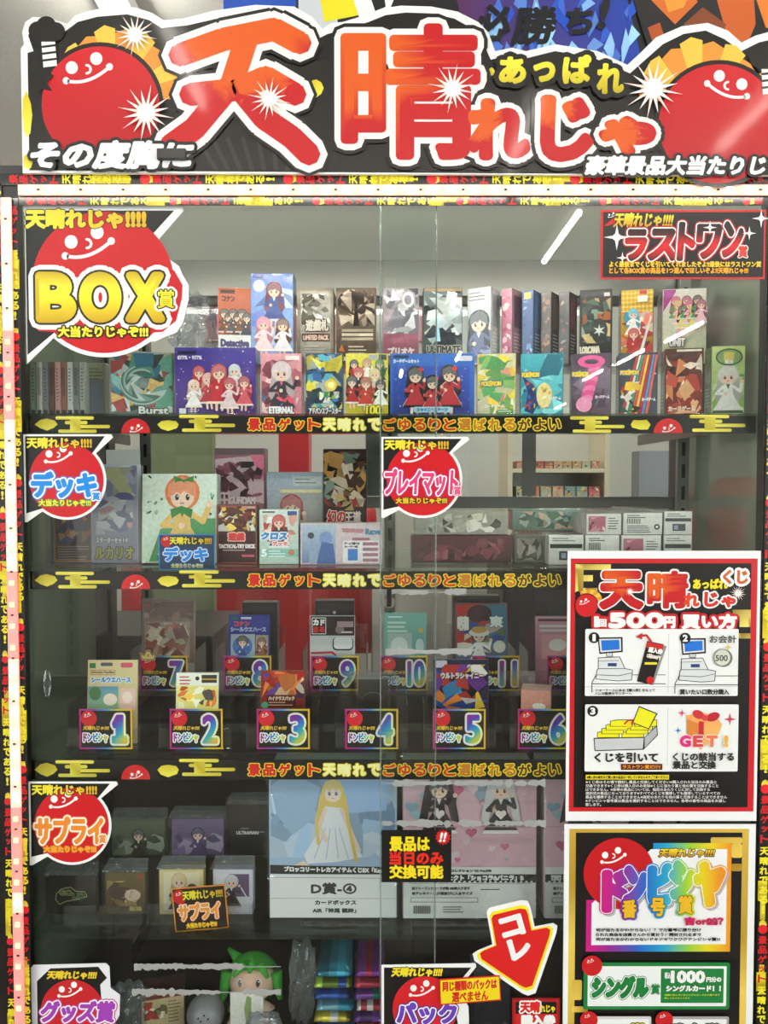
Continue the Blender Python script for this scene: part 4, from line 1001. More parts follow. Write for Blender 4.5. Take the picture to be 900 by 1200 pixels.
def d_idol(a, W, H):
    base(a, W, H, '#2c6cc8', '#1c4ca8'); a.rect(W*.04, H*.2, W*.94, H*.97, lambda x, y: mixc('#2c50b8', '#1c2c80', (y-H*.2)/(H*.8)), 4, True); R = random.Random(2)
    for k in range(40): a.disc(R.uniform(W*.05, W*.93), R.uniform(H*.22, H*.95), R.uniform(.3, .8), '#c8d8ff', 6)
    a.rrect(4, 2.5, 22, 5.5, 1, '#102858'); a.text('カードゲームセット', 4, 7, 34, 11.5, '#e8f0ff', .6); a.rrect(W*.8, 3, W*.97, 9, 1.5, '#d8dce8')
    for k, (x, y, h, c) in enumerate(((.30, .22, .74, '#202024'), (.70, .20, .76, '#342420'), (.50, .36, .62, '#1c181c'))):
        a.figure(W*x, H*y-1, H*h, c, '#f0e8ec', seed=k+3); a.figure(W*x, H*y, H*h, c, '#b82834', seed=k+3, trim='#1c1820', longhair=(k != 1)); a.disc(W*x+H*h*.11, H*y+H*h*.05, H*h*.05, '#d02838', 10)
    a.rrect(W*.28, H*.84, W*.72, H*.93, 2, '#a8d0e8'); a.text('シャイニーステージ', W*.32, H*.86, W*.68, H*.91, '#285890', .5)
def poke(top, bot, cols, seed, n=40, ty=.42):
    def f(a, W, H):
        base(a, W, H, top, bot); a.chaos(1.2, 2, W-1.2, H*.96, cols, n, seed, .4)
        a.text('POKÉMON', W*.12, H*ty, W*.62, H*(ty+.09), '#f4d838', 1, ((2.8, '#2850a0'),)); a.text('カードゲーム', W*.2, H*.8, W*.7, H*.85, '#f4f4f0', .7); lines(a, W*.55, H*.87, W*.9, 2, 2.5, '#f0f0ec')
    return f
def d_teal(a, W, H):
    base(a, W, H, '#48b0c0', '#3898a8'); a.chaos(1, 1, W-1, H-1, ['#68c8d0', '#88d8dc', '#3088a0'], 16, 3, .5)
    a.poly([(3, H*.36), (W*.34, H*.5), (W*.42, H*.8), (W*.3, H*.95), (5, H*.9), (9, H*.62)][::-1], '#284078'); a.chaos(4, H*.42, W*.4, H*.9, ['#3868c0', '#f0d048', '#d84830', '#203060'], 14, 6, .3)
    a.ell(W*.56, H*.66, W*.18, H*.2, '#f0dc98', 16); a.chaos(W*.42, H*.52, W*.72, H*.86, ['#e8c850', '#f4e8b8', '#d09838'], 8, 8, .3)
    a.text('POKÉMON', W*.04, H*.28, W*.44, H*.37, '#f4d838', 1, ((2.8, '#2850a0'),), shear=.1); a.text('カードゲーム', W*.66, H*.68, W*.94, H*.73, '#e8f4f4', .6)
def d_pinktube(a, W, H):
    base(a, W, H, '#544858', '#6c5464'); a.chaos(1, 1, W-1, H-1, ['#6c5c70', '#807080', '#4c4050'], 16, 5, .5)
    for k in range(9): a.ell(W*(.62-.03*k), H*(.12+.075*k), W*.17, H*.07, '#e05890' if k % 2 else '#f080b0', 14, rot=-20)
    a.ell(W*.5, H*.13, W*.34, H*.1, '#e8609c', 18); a.ell(W*.5, H*.13, W*.18, H*.04, '#584858', 14); a.ell(W*.32, H*.8, W*.2, H*.12, '#f0a0c0', 14)
    a.text('POKÉMON', W*.03, H*.27, W*.42, H*.36, '#f4d838', 1, ((2.6, '#2850a0'),)); a.text('カードゲーム', W*.6, H*.66, W*.95, H*.71, '#f0e0e8', .6)
def d_stripes(a, W, H):
    base(a, W, H, '#3c3c48', '#48505c')
    for k, c in enumerate(('#d83c38', '#e8e0d8', '#38a878', '#e05048', '#f0c848', '#c82c34', '#5890c8', '#e86858')): a.poly([(W*(.05+k*.09), H*.95), (W*(.12+k*.09), H*.95), (W*(.5+k*.07), H*.04), (W*(.45+k*.07), H*.04)][::-1], c)
    a.chaos(2, H*.45, W*.6, H*.92, ['#d83c38', '#f4e8e0', '#2c5c50', '#e8c040', '#302830'], 18, 12, .36)
    a.text('POKÉMON', W*.04, H*.26, W*.5, H*.34, '#f4d838', 1, ((2.6, '#2850a0'),)); a.text('カードゲーム', W*.6, H*.7, W*.94, H*.75, '#f4f0f0', .6)
def d_darkred(a, W, H):
    base(a, W, H, '#4c2820', '#742c24')
    for k in range(16): t = k*.4; a.poly([(W*.45, H*.55), (W*.45+W*.6*math.cos(t), H*.55+H*.5*math.sin(t)), (W*.45+W*.6*math.cos(t+.16), H*.55+H*.5*math.sin(t+.16))][::-1], ('#c8583c', '#f0e0c8', '#8c2c24', '#e8a878')[k % 4]) if False else None
    a.chaos(1.5, H*.08, W-1.5, H*.95, ['#c84838', '#e8d8c4', '#8c2820', '#d88858', '#381c18', '#f0b888'], 34, 31, .42); a.rect(W*.3, 1.5, W*.95, H*.05, '#e8e0d0'); a.text('カードゲーム', W*.1, H*.84, W*.8, H*.91, '#f4e8d8', .8)
def d_greengirl(a, W, H):
    base(a, W, H, '#c8d890', '#a0c078'); a.chaos(1, H*.4, W-1, H-1, ['#b8d088', '#d8e8b0', '#88b068'], 14, 3, .5)
    a.figure(W*.5, H*.28, H*.78, '#d8d8cc', '#f0f0e8', seed=5, trim='#506848'); a.ell(W*.52, H*.16, W*.4, H*.12, '#305848', 22); a.ell(W*.52, H*.16, W*.36, H*.10, '#88a868', 22); a.rect(W*.36, H*.09, W*.66, H*.2, '#d8c868'); a.text('限定', W*.4, H*.2, W*.64, H*.25, '#f4f4e0', .7)
F1(131, 203, 412, d_dragon, '#b8bcb8', 'grey-green box with a swirling coiled creature, at the foot of the large BOX sticker', 10, .05, sa=strip_side('#c0c4c0', '#8c9890'))
F1(205, 300, 407, d_purple, '#382c80', 'wide violet box crowded with small figures in red and white', 0, .05)
F1(306, 354, 414, d_pink, '#b87080', 'pink box with a grey-haired figure, next to the wide violet box', 0)
F1(358, 402, 414, d_mecha, '#2c3c50', 'dark blue and yellow box of machine shards, second before the yellow box', 0)
F1(405, 455, 414, d_hundred, '#c8b838', 'yellow box with a crowd of figures and the number 100', 0)
F1(457, 556, 414, d_idol, '#1c4494', 'wide blue box with three dark-haired girls in red dresses', 0, .05)
F1(559, 604, 414, poke('#e0d8a8', '#c8d098', ['#f0d848', '#88b868', '#e89888', '#f4ecc8', '#58a060', '#e8c040'], 5), '#7c8868', 'pale green and yellow card box beside the wide blue box', -9, sa=strip_side('#68785c', '#a8b088', 2))
F1(610, 659, 414, d_teal, '#2c7888', 'plain teal card box with a dark blue creature and a cream ball', -9, sa=strip_side('#2c6c7c', '#58a0a8', 3))
F1(670, 715, 414, d_pinktube, '#443844', 'grey card box with a bright pink coiled tube picture', -10, sa=strip_side('#4c404c', '#785868', 4))
F1(726, 769, 413, d_stripes, '#34343c', 'dark card box crossed by red, white and green rising streaks', -10, sa=strip_side('#3c3a40', '#70484c', 5))
F1(780, 822, 408, d_darkred, '#38241c', 'dark red card box with a burst of orange and cream', -11, sa=strip_side('#3c2c24', '#6c4030', 6))
F1(834, 871, 405, d_greengirl, '#708858', 'pale green box with a silver-haired girl ending the front row', -9, sa=strip_side('#5c7050', '#88a070', 7))
# thin cases standing on edge at the far end of the shelf
for i, (c, lab) in enumerate((('#e4e4e0', 'white slim case next to the post'), ('#d8d4cc', 'off-white slim case, second from the post'), ('#8c9494', 'grey slim case, third from the post'), ('#7c5c50', 'brown slim case between grey and pink ones'), ('#d8a8a4', 'pink slim case among the row on edge'), ('#a87868', 'tan slim case between pink and white ones'), ('#e8e8e4', 'white slim case after the tan one'), ('#909c98', 'grey-green slim case, sixth after the first white one'), ('#b8bcb0', 'pale olive slim case ending the row on edge'))):
    x0 = 36+i*7.2
    carton('slim_case', x0, 424, x0+6.4, 488, .11, .09, R1+.0004, (lambda c, i: lambda a, W, H: (base(a, W, H, c), a.rect(W*.2, H*.1, W*.8, H*.6, mixc(c, '#303030', .45)) if i % 2 else lines(a, W*.3, H*.12, W*.7, 10, 4, '#404848', i), a.rect(W*.15, H*.86, W*.85, H*.95, '#404444')))(c, i), c, lab, 'case', 'slim cases on edge behind the large BOX sticker', bev=.0008)
def d_olive(a, W, H): base(a, W, H, '#98a080', '#5c6450'); a.rect(W*.1, H*.3, W*.9, H*.9, '#6c7480'); lines(a, W*.1, H*.1, W*.9, 4, 4, '#404838')
carton('card_box', 103, 425, 124, 488, .13, .06, R1+.0004, d_olive, '#a8ac9c', 'narrow olive box standing between the slim cases and the grey-green box', 'card box', GF)
# back row
def d_orange(a, W, H):
    base(a, W, H, '#b85c38', '#984428'); a.rect(W*.08, H*.03, W*.5, H*.08, '#302018'); a.text('コナン', W*.14, H*.11, W*.5, H*.18, '#302018', 1)
    for k in range(6): a.figure(W*(.2+.13*k), H*(.28+.05*(k % 2)), H*.36, '#302420', ('#5c3828', '#7c4830', '#38404c')[k % 3], seed=k, longhair=False)
    a.rect(.8, H*.62, W-.8, H-.8, '#e4e4e4'); a.text('Detective', W*.1, H*.68, W*.9, H*.77, '#443c6c', 1.6); a.text('iBn  in', W*.06, H*.8, W*.85, H*.92, '#304850', 1.6)
def d_bluegirls(a, W, H):
    base(a, W, H, '#7890d8', '#88b8e0'); a.disc(W*.2, H*.14, W*.14, '#d8e0f4', 16); a.chaos(1, H*.1, W-1, H*.9, ['#98b0e8', '#6880c8', '#b8d0f0'], 16, 2, .4)
    a.figure(W*.55, H*.10, H*.5, '#884858', '#384c90', seed=3); a.figure(W*.3, H*.48, H*.44, '#e090a8', '#f0d8e0', seed=5); a.figure(W*.75, H*.5, H*.42, '#6c4438', '#e8e8f4', seed=8); a.rect(W*.06, H*.02, W*.3, H*.05, '#303c80'); a.rect(1, H*.9, W-1, H-1, '#a8d0e4')
def d_limited(a, W, H):
    base(a, W, H, '#988c7c', '#847868'); a.rect(W*.1, H*.04, W*.92, H*.92, '#a8a49c'); a.chaos(W*.12, H*.08, W*.9, H*.5, ['#e0dcd4', '#88847c', '#c4c0b8', '#58544c'], 30, 7, .36)
    logo(a, '遊戯札', W, H*.42, H*.56, '#e8e0d4', '#503828', .25, .85, 1.2); a.rect(W*.14, H*.6, W*.9, H*.7, '#5c3c34'); a.text('LIMITED PACK', W*.18, H*.62, W*.86, H*.68, '#e8c8b8', .7); lines(a, W*.2, H*.76, W*.8, 4, 3, '#d4cec4')
def d_brown(a, W, H):
    base(a, W, H, '#78685c', '#58483c'); a.chaos(2, 2, W-2, H*.5, ['#a89888', '#584838', '#c8b8a4', '#342820'], 28, 6, .4); a.poly([(W*.5, H*.06), (W*.42, H*.5), (W*.58, H*.5)][::-1], '#2c2018')
    for k in range(3): a.rect(W*.14, H*(.54+k*.055), W*.92, H*(.575+k*.055), '#b8a894' if k != 1 else '#e0d4c0')
    a.poly([(W*.06, H*.82), (W*.14, H*.74), (W*.22, H*.84)][::-1], '#d87838'); lines(a, W*.3, H*.76, W*.85, 3, 4, '#d8ccb8', 3, 1.5); a.text('QUARTER', W*.2, H*.9, W*.8, H*.96, '#f0e8d8', .8)
def d_silverpink(a, W, H):
    base(a, W, H, '#a8a0ac', '#a87884'); a.chaos(1, 1, W-1, H*.62, ['#c8c4cc', '#8c8890', '#e0dce4', '#787480'], 30, 8, .4); a.ell(W*.7, H*.16, W*.16, H*.1, '#ece8f0', 16); a.ell(W*.7, H*.16, W*.1, H*.065, '#98909c', 14)
    a.rect(1, H*.6, W-1, H*.92, '#a05c70'); a.text('プリオケ', W*.16, H*.78, W*.86, H*.88, '#f4e8ec', 1.2)
def d_digi(a, W, H):
    base(a, W, H, '#686c70', '#484c50'); a.chaos(1, H*.05, W-1, H*.78, ['#d8dcdc', '#383c44', '#989ca0', '#1c2024', '#b8c4c8', '#70787c'], 40, 11, .42); a.poly([(W*.3, H*.7), (W*.36, H*.35), (W*.44, H*.7)][::-1], '#a8d4e8'); a.rect(1, 1, W-1, H*.05, '#b09878')
    a.text('ULTIMATE', W*.1, H*.76, W*.94, H*.85, '#484440', 1, ((2.4, '#d8d4cc'),)); a.text('DIGIMON', W*.18, H*.88, W*.86, H*.95, '#3c80c8', 1.2, ((2.6, '#e8ecf0'),))
def d_manga(a, W, H): base(a, W, H, '#c8ccd0', '#b4b8bc'); lines(a, W*.1, H*.06, W*.8, 3, 4, '#404850'); a.figure(W*.5, H*.3, H*.85, '#343848', '#5c6088', seed=4); a.chaos(2, H*.7, W-2, H*.95, ['#5058a0', '#404878', '#8088b0'], 8, 3, .4)
def d_lor(a, W, H):
    base(a, W, H, '#2c2c30', '#18181c'); a.chaos(W*.06, H*.12, W*.94, H*.72, ['#486458', '#284038', '#7c9c8c', '#98542c', '#384c48', '#c8b080'], 34, 4, .42); a.ell(W*.6, H*.55, W*.26, H*.16, '#283430', 20); a.star(W*.6, H*.55, W*.2, W*.07, 6, '#d8e0dc')
    a.rect(W*.74, H*.05, W*.92, H*.1, '#d8d8d8'); a.text('LORCANA', W*.02, H*.76, W*.62, H*.85, '#e8e0cc', 1.2); a.text('TRADING CARD', W*.04, H*.88, W*.5, H*.91, '#a8a090', .4)
def d_yellow(a, W, H):
    base(a, W, H, '#d0a838', '#a87c28')
    for k in range(8):
        for j in range(5): a.star(W*(.08+.12*k), H*(.05+.06*j), 2.6, 1.2, 4, '#e8cc60')
    a.chaos(1, H*.3, W-1, H*.98, ['#c84848', '#48a0c0', '#f0e0d0', '#d87868', '#802830', '#e8e8e0', '#c89830'], 40, 14, .4); a.figure(W*.38, H*.26, H*.4, '#58b8d0', '#f0f0f0', seed=2); a.figure(W*.4, H*.52, H*.42, '#c04840', '#b82c34', seed=6); a.poly([(W*.5, H*.95), (W*.9, H*.35), (W*.94, H*.38), (W*.6, H*.97)], '#f4f0ec'); a.rect(W*.56, 2, W*.78, 6, '#c82830'); a.rect(W*.5, 8, W*.8, 15, '#f0ecd8')
def d_idolmany(a, W, H):
    base(a, W, H, '#d8d8d0', '#c8d0a8'); a.poly([(1, 1), (1, H*.3), (W*.3, H*.04), (W*.3, 1)], '#a0388c'); a.poly([(W*.3, H*.56), (W*.98, H*.2), (W*.98, H*.42), (W*.4, H*.66)][::-1], '#e8a0a0')
    for k in range(8): a.figure(W*(.3+.08*k), H*(.1+.06*(k % 3)), H*.36, ('#c05878', '#e0b870', '#584038', '#a0506c')[k % 4], ('#4c9c70', '#f0c8d0', '#e8e090')[k % 3], seed=k)
    a.text('UNIT', W*.16, H*.66, W*.5, H*.76, '#f4f4f0', 1.4, ((3, '#403848'),)); a.chaos(W*.1, H*.74, W*.9, H*.96, ['#b8d890', '#e8e8a8', '#88c088'], 10, 2, .4); lines(a, W*.12, H*.9, W*.4, 2, 3, '#303830')
B1(256, 295, 337, d_orange, '#b8a898', 'orange box over a white lower half, behind the wide violet box', 8)
B1(294, 344, 320, d_bluegirls, '#6078b8', 'tall pale blue box with three girls, tallest of the back row', 0)
B1(348, 391, 337, d_limited, '#807464', 'beige-grey box with a dark red strip, beside the tall pale blue box', 0, mat='foil')
B1(394, 441, 337, d_brown, '#584c40', 'brown metallic box behind the yellow box', 0, mat='foil')
B1(448, 491, 337, d_silverpink, '#8c7480', 'silver box with a pink lower half and a ring, behind the wide blue box', 0, mat='foil')
B1(496, 542, 337, d_digi, '#5c5c5c', 'grey shattered-metal box with blue lettering along its foot', 0, mat='foil')
B1(548, 574, 337, d_manga, '#c0c4c4', 'pale grey box with a dark-haired girl, turned to show its white side', -30, .045, sa=strip_side('#b8bcbc', '#888c94', 8))
B1(588, 599, 338, shards('#c87090', '#a04868', ['#e8b0c0', '#883858', '#f0d8d8', '#c04868'], 16, 3, .5), '#a87c88', 'narrow pink box in the back row beside the pale grey one', -36, .045, sa=strip_side('#98707c', '#583848', 9))
B1(612, 624, 340, shards('#3c5c9c', '#28406c', ['#5880b8', '#304878', '#88a8c8'], 14, 4, .5, lambda a, W, H: a.rect(W*.2, H*.03, W*.8, H*.12, '#c8b448')), '#304870', 'narrow blue box in the back row with a yellow mark', -34, .04, sa=strip_side('#38507c', '#4c6ca0', 10))
B1(634, 645, 342, shards('#4c403c', '#342824', ['#7c4c34', '#28201c', '#98643c', '#584c48'], 18, 5, .5), '#342c2c', 'narrow dark brown box in the back row', -34, .04, sa=strip_side('#342e30', '#54443c', 11))
B1(655, 666, 342, shards('#3c3034', '#2c2024', ['#7c3038', '#483838', '#988080', '#241c20'], 18, 6, .5), '#3c3436', 'narrow black and red box in the back row', -34, .04, sa=strip_side('#403438', '#74404c', 12))
B1(680, 716, 339, d_lor, '#242428', 'black box with a star emblem and green picture in the back row', -12, sa=strip_side('#2c2c30', '#484440', 13))
B1(728, 764, 339, d_yellow, '#5c5040', 'gold-patterned box with red and blue figures in the back row', -12, sa=strip_side('#4c463c', '#807868', 14))
B1(777, 826, 338, d_idolmany, '#a8ac98', 'white and pink box with a crowd of small figures, last of the back row', -9, sa=strip_side('#989c88', '#707460', 15))

def crumple(name, pts_size, Y, px, py, label, cat, mat='film', seed=0, group=None, tint=None, nm2=None):
    """a loose crumpled bag"""
    w_, d_, h_ = pts_size; bm = bmesh.new(); bmesh.ops.create_icosphere(bm, subdivisions=4, radius=1)
    R = random.Random(seed); ks = [(Vector((R.uniform(-1, 1), R.uniform(-1, 1), R.uniform(-1, 1))).normalized(), R.uniform(3, 9), R.uniform(0, 6)) for _ in range(12)]
    for v in bm.verts:
        n = v.co.normalized(); f = 1+sum(.045*math.sin(k*n.dot(u)*2+p) for u, k, p in ks)
        sq = max(abs(n.x), abs(n.y), abs(n.z))**.45
        v.co = Vector((n.x*f/sq*w_/2*.9, n.y*f/sq*d_/2*.9, n.z*f/sq*h_/2*.9))
    zmin = min(v.co.z for v in bm.verts)
    for v in bm.verts: v.co.z -= zmin
    p = P(px, py, Y)
    o = bm_obj(name, bm, mat, None, p); return tag(o, label, cat, group)
p = P(228, 416, .25)
o = crumple('clear_bag', (.085, .06, .14), .25, 228, 416, 'crumpled clear plastic bag standing behind the large BOX sticker', 'bag', 'bag', 3); o.location.z = RIS+.0004

# ---- row 2
R2 = SH[2]
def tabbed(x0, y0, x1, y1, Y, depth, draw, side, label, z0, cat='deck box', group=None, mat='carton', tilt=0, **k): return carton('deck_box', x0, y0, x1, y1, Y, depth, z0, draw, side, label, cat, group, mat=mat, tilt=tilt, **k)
G2 = 'deck boxes on the second shelf'
# blister with a card and a silver box
def blister():
    Y = .11; sx = SX(110, 600, Y); c = P(110, 664, Y); root = empty('starter_deck_blister', (c.x, Y, R2+.0004), 'silver-blue starter deck blister with a dark card in its window, below the blue-lettered sticker', 'card pack')
    f = lambda x: (x-110)*sx
    zt = P(110, 527, Y).z-R2; h = lambda y: P(110, y, Y).z-R2
    boxo('backing_card', f(56), f(166), .012, .0135, 0, h(545), 'grey_plastic', root, .0003)
    boxo('hang_tab', f(123), f(163), .012, .0135, h(545)+.0004, zt, 'white_laminate', root, .0003)
    def art(nm, x0, y0, x1, y1, y, draw, mat='gloss', t=.0015):
        W, H = x1-x0, y1-y0; a = Art(.00003); a.lim = (W, H); draw(a, W, H)
        m = merge([prism(rectpts(0, 0, W, H), 0, H, sx, sx, t, '#c8ccd4'), a.mesh('', 0, H, sx, sx, nm)], nm); m.materials.append(MATS[mat]); return link(nm, m, root, (f(x0), y, max(h(y1), .001)))
    def d1(a, W, H):
        base(a, W, H, '#a8a8c0', '#98a0b0'); a.chaos(1, 1, W-1, H*.34, ['#b8b8d0', '#c8c8b8', '#8c8cac'], 14, 3, .5); a.poly([(W*.2, H*.05), (W*.75, H*.35), (W*.9, H*.28), (W*.6, H*.02)], '#c8c898'); a.ell(W*.7, H*.34, W*.22, H*.06, '#6c6ca0', 14)
        a.ell(W*.45, H*.5, W*.3, H*.18, '#c8ccd4', 18); a.chaos(W*.1, H*.36, W*.9, H*.72, ['#e0e4e8', '#a0a8b8', '#7880a0', '#e8b8b8', '#d8dce4'], 22, 5, .4)
        a.text('スターターセットV', W*.1, H*.74, W*.78, H*.80, '#f0f0f0', .8, ((2, '#303038'),)); a.text('ルカリオ', W*.08, H*.84, W*.9, H*.96, '#a8a840', 1.2, ((3.2, '#181818'),))
    def d2(a, W, H):
        base(a, W, H, '#50444c', '#382c30'); a.chaos(W*.08, H*.08, W*.92, H*.62, ['#3c5898', '#88684c', '#c89858', '#283858', '#a85c40'], 20, 6, .4); lines(a, W*.1, H*.7, W*.9, 6, 3, '#a89888', 2, 1.2); a.line([(1.5, 1.5), (W-1.5, 1.5), (W-1.5, H-1.5), (1.5, H-1.5)], 1.6, '#b87c48', True)
    art('deck_front', 111, 546, 165, 660, -.012, d1, t=.02); art('promo_card', 64, 597, 110, 660, -.002, d2)
    bm = bx(bmesh.new(), f(58), f(166), -.016, -.0155, .001, h(548), 0); bm_obj('blister_window', bm, 'film', root)
blister()
def d_ribbon(a, W, H):
    base(a, W, H, '#dce8dc', '#c8dcc4'); R = random.Random(3)
    for k in range(26): a.ell(R.uniform(4, W-4), R.uniform(3, H*.5), R.uniform(1, 3), R.uniform(1, 2), ('#4c8c5c', '#383c38', '#88b890')[k % 3], 8, rot=R.uniform(0, 180))
    a.poly([(W*.1, H*.98), (W*.25, H*.62), (W*.6, H*.5), (W*.98, H*.5), (W*.98, H*.98)][::-1], '#489058'); a.figure(W*.54, H*.03, H*1.1, '#e07c3c', '#e0b868', seed=2, longhair=False, legs=False, trim='#2c7c3c')
    a.poly([(W*.42, H*.02), (W*.56, H*.1), (W*.7, H*.02), (W*.68, H*.1), (W*.56, H*.07), (W*.44, H*.1)][::-1], '#38883c'); a.poly([(W*.38, H*.4), (W*.53, H*.36), (W*.68, H*.4), (W*.66, H*.5), (W*.53, H*.43), (W*.4, H*.5)][::-1], '#2c7c34')
tabbed(166, 556, 254, 665, .085, .03, d_ribbon, '#d0dccc', 'white and green box with an orange-haired girl wearing a green ribbon', R2+.0004, group=G2, mat='shrink', tilt=3)
def d_gund(a, W, H):
    base(a, W, H, '#a86878', '#98546c'); a.rect(1, 1, W-1, H*.06, '#786068'); a.poly([(1, H*.1), (W*.98, H*.06), (W*.98, H*.5), (1, H*.4)], '#d8b8c0'); a.poly([(W*.7, H*.06), (W*.98, H*.06), (W*.98, H*.3)][::-1], '#e87898'); a.chaos(2, H*.12, W-2, H*.44, ['#582838', '#3c2030', '#703848', '#a85868'], 30, 9, .3)
    a.text('田', W*.1, H*.4, W*.3, H*.54, '#f0d8dc', 1); a.text('GUNDAM', W*.3, H*.44, W*.8, H*.5, '#f4e0e4', 1.2); lines(a, W*.32, H*.52, W*.8, 2, 3, '#e8c8d0')
tabbed(252, 525, 311, 664, .17, .04, d_gund, '#8c4c60', 'tall pink box with dark red machine silhouettes behind the dark red deck box', R2+.0004, group=G2)
def d_tact(a, W, H):
    base(a, W, H, '#482028', '#38161c'); a.rect(W*.1, 2, W*.5, 5, '#a85058'); a.rect(W*.62, 2, W*.95, 5, '#c8a0a0'); a.chaos(W*.05, H*.05, W*.95, H*.45, ['#c89838', '#e8d8a0', '#803030', '#d8d8d8', '#583020', '#f0c858'], 36, 5, .3); a.line([(1.5, 1.5), (W-1.5, 1.5), (W-1.5, H-1.5), (1.5, H-1.5)], 1.4, '#8c4c38', True)
    logo(a, '遊戯', W, H*.48, H*.6, '#e04040', '#f0c0b8', .3, .68, 1.4); a.text('TACTICAL-TRY DECK', W*.06, H*.67, W*.94, H*.73, '#f0e4e4', .9); a.rect(W*.16, H*.76, W*.7, H*.775, '#d8b8b8'); a.rect(W*.62, H*.84, W*.92, H*.88, '#c85860')
tabbed(254, 591, 302, 663, .085, .03, d_tact, '#38161c', 'dark red deck box with gold machinery beside the ribbon girl box', R2+.0004, group=G2)
def d_wix(a, W, H):
    base(a, W, H, '#d8e4dc', '#b8d0c4'); a.rect(W*.08, 2, W*.4, 4, '#606868'); a.rect(W*.72, 2, W*.96, 7, '#3858a0'); a.chaos(W*.1, H*.1, W*.95, H*.6, ['#e8a898', '#f0d0c0', '#c84840', '#d8e0e0'], 18, 4, .4); a.figure(W*.5, H*.1, H*.7, '#c83c3c', '#38383c', seed=3, trim='#f0f0f0', legs=False)
    a.text('クロス', W*.06, H*.42, W*.7, H*.54, '#3c8cd0', 1.6, ((4, '#f4f8fc'),), shear=.1); logo(a, 'デッキ', W, H*.58, H*.66, '#e87878', '#f8f0f0', .34, .72, .8); a.rect(1, H*.72, W-1, H*.86, '#88c4b8'); a.text('5', W*.06, H*.73, W*.18, H*.85, '#f4f8f4', 1.4); a.disc(W*.82, H*.78, W*.08, '#c87860', 12); lines(a, W*.24, H*.75, W*.7, 3, 3, '#f0f8f4')
tabbed(304, 597, 350, 662, .08, .03, d_wix, '#c8d4cc', 'white and mint deck box with a red-haired figure and blue slanted lettering', R2+.0004, group=G2)
def d_pale(a, W, H): base(a, W, H, '#a8b4c4', '#a0a4a8'); a.rect(W*.46, H*.05, W*.97, H*.16, '#c4c8c8'); lines(a, W*.5, H*.08, W*.9, 2, 4, '#606870'); a.rect(W*.24, H*.22, W*.97, H*.95, '#a8aca8'); a.rect(W*.24, H*.2, W*.97, H*.235, '#e8d8a0'); a.figure(W*.44, H*.26, H*.75, '#a84848', '#c8b0a8', seed=4, legs=False); a.chaos(W*.6, H*.4, W*.95, H*.9, ['#98b0a0', '#c8ccc4', '#8898a0'], 10, 3, .4)
tabbed(313, 553, 379, 663, .16, .04, d_pale, '#9098a0', 'pale grey-blue box with a red-haired figure under a gold line', R2+.0004, group=G2, mat='shrink')
def d_odo(a, W, H):
    base(a, W, H, '#3c2424', '#4c342c'); a.chaos(1, H*.02, W-1, H*.52, ['#a83838', '#d8c8b0', '#584038', '#c89858', '#e8dcc8', '#2c181c', '#88a090'], 50, 6, .3); a.chaos(W*.2, H*.34, W*.95, H*.55, ['#e8e0d0', '#c8b070', '#806048'], 12, 7, .3)
    a.text('幻の', W*.1, H*.55, W*.5, H*.66, '#d83830', 1.2, ((3, '#f8f0e8'),)); a.text('王道', W*.5, H*.56, W*.86, H*.66, '#f4e8e0', 1.2, ((2.6, '#40201c'),)); lines(a, W*.3, H*.7, W*.8, 3, 4, '#b89878')
o = tabbed(379, 526, 430, 663, .15, .025, d_odo, '#3c2820', 'tall dark foil card pack with crumpled gold and red picture', R2+.0004, group=G2, mat='foil', cat='card pack'); 
def d_reve(a, W, H):
    base(a, W, H, '#d8c8cc', '#d0bcc4'); a.rect(2, 2, W*.43, H-2, lambda x, y: mixc('#b8c8d8', '#7088b0', y/H), 4, True); a.disc(W*.13, H*.3, W*.04, '#404858', 14); a.poly([(W*.1, H*.95), (W*.13, H*.38), (W*.19, H*.5), (W*.22, H*.95)][::-1], '#98a8c4'); a.disc(W*.31, H*.36, W*.08, '#8098c8', 16); a.poly([(W*.2, H*.98), (W*.26, H*.45), (W*.4, H*.5), (W*.43, H*.98)][::-1], '#4c68a0')
    a.poly([(W*.5, H*.12), (W*.78, H*.14), (W*.76, H*.24), (W*.52, H*.22)], '#c08890'); a.text('Re:ve', W*.8, H*.14, W*.98, H*.27, '#4888a8', 1.1); a.rrect(W*.63, H*.35, W*.85, H*.42, 2, '#b87888'); a.rect(W*.52, H*.42, W*.96, H*.96, '#ece4e8'); a.rect(W*.58, H*.62, W*.7, H*.9, '#3c78c0'); a.text('ゲームで遊べる', W*.54, H*.46, W*.72, H*.52, '#303038', .5); a.text('カード一式', W*.54, H*.54, W*.7, H*.59, '#303038', .5)
    for k in range(4): a.rrect(W*.76, H*(.46+k*.13), W*.95, H*(.54+k*.13), 1.2, '#a87884')
tabbed(352, 613, 448, 664, .075, .04, d_reve, '#c8b4bc', 'wide pale pink box with a blue picture and a list of tags', R2+.0004, group=G2)
def card_sign(x0, y0, x1, y1, Y, title, fill, outs, bg, frame, label, z0, rotz=0):
    a = Art(.00004); a.rect(x0+1.2, y0+1.2, x1-1.2, y1-1.2, bg); W, H = x1-x0, y1-y0
    a.disc(x0+W*.14, y0+H*.2, H*.16, RED, 20); a.face(x0+W*.13, y0+H*.17, H*.11)
    a.part('heading'); head(a, x0+W*.2, y0+H*.08, x1-W*.06, y0+H*.28, .8)
    a.part('title_lettering'); a.text(title, x0+W*.1, y0+H*.38, x1-W*.14, y0+H*.74, fill, 2.2, outs)
    a.part('subtitle'); a.text('大当たりじゃぞ!!!', x0+W*.22, y0+H*.82, x1-W*.22, y0+H*.93, '#f0dc28', .4, ((1.6, frame),))
    o = sheet('prize_card', a, rectpts(x0, y0, x1, y1), Y, label, 'card', thick=.0015, base=frame, mat='gloss'); o.rotation_euler = (0, rotz, 0); return o
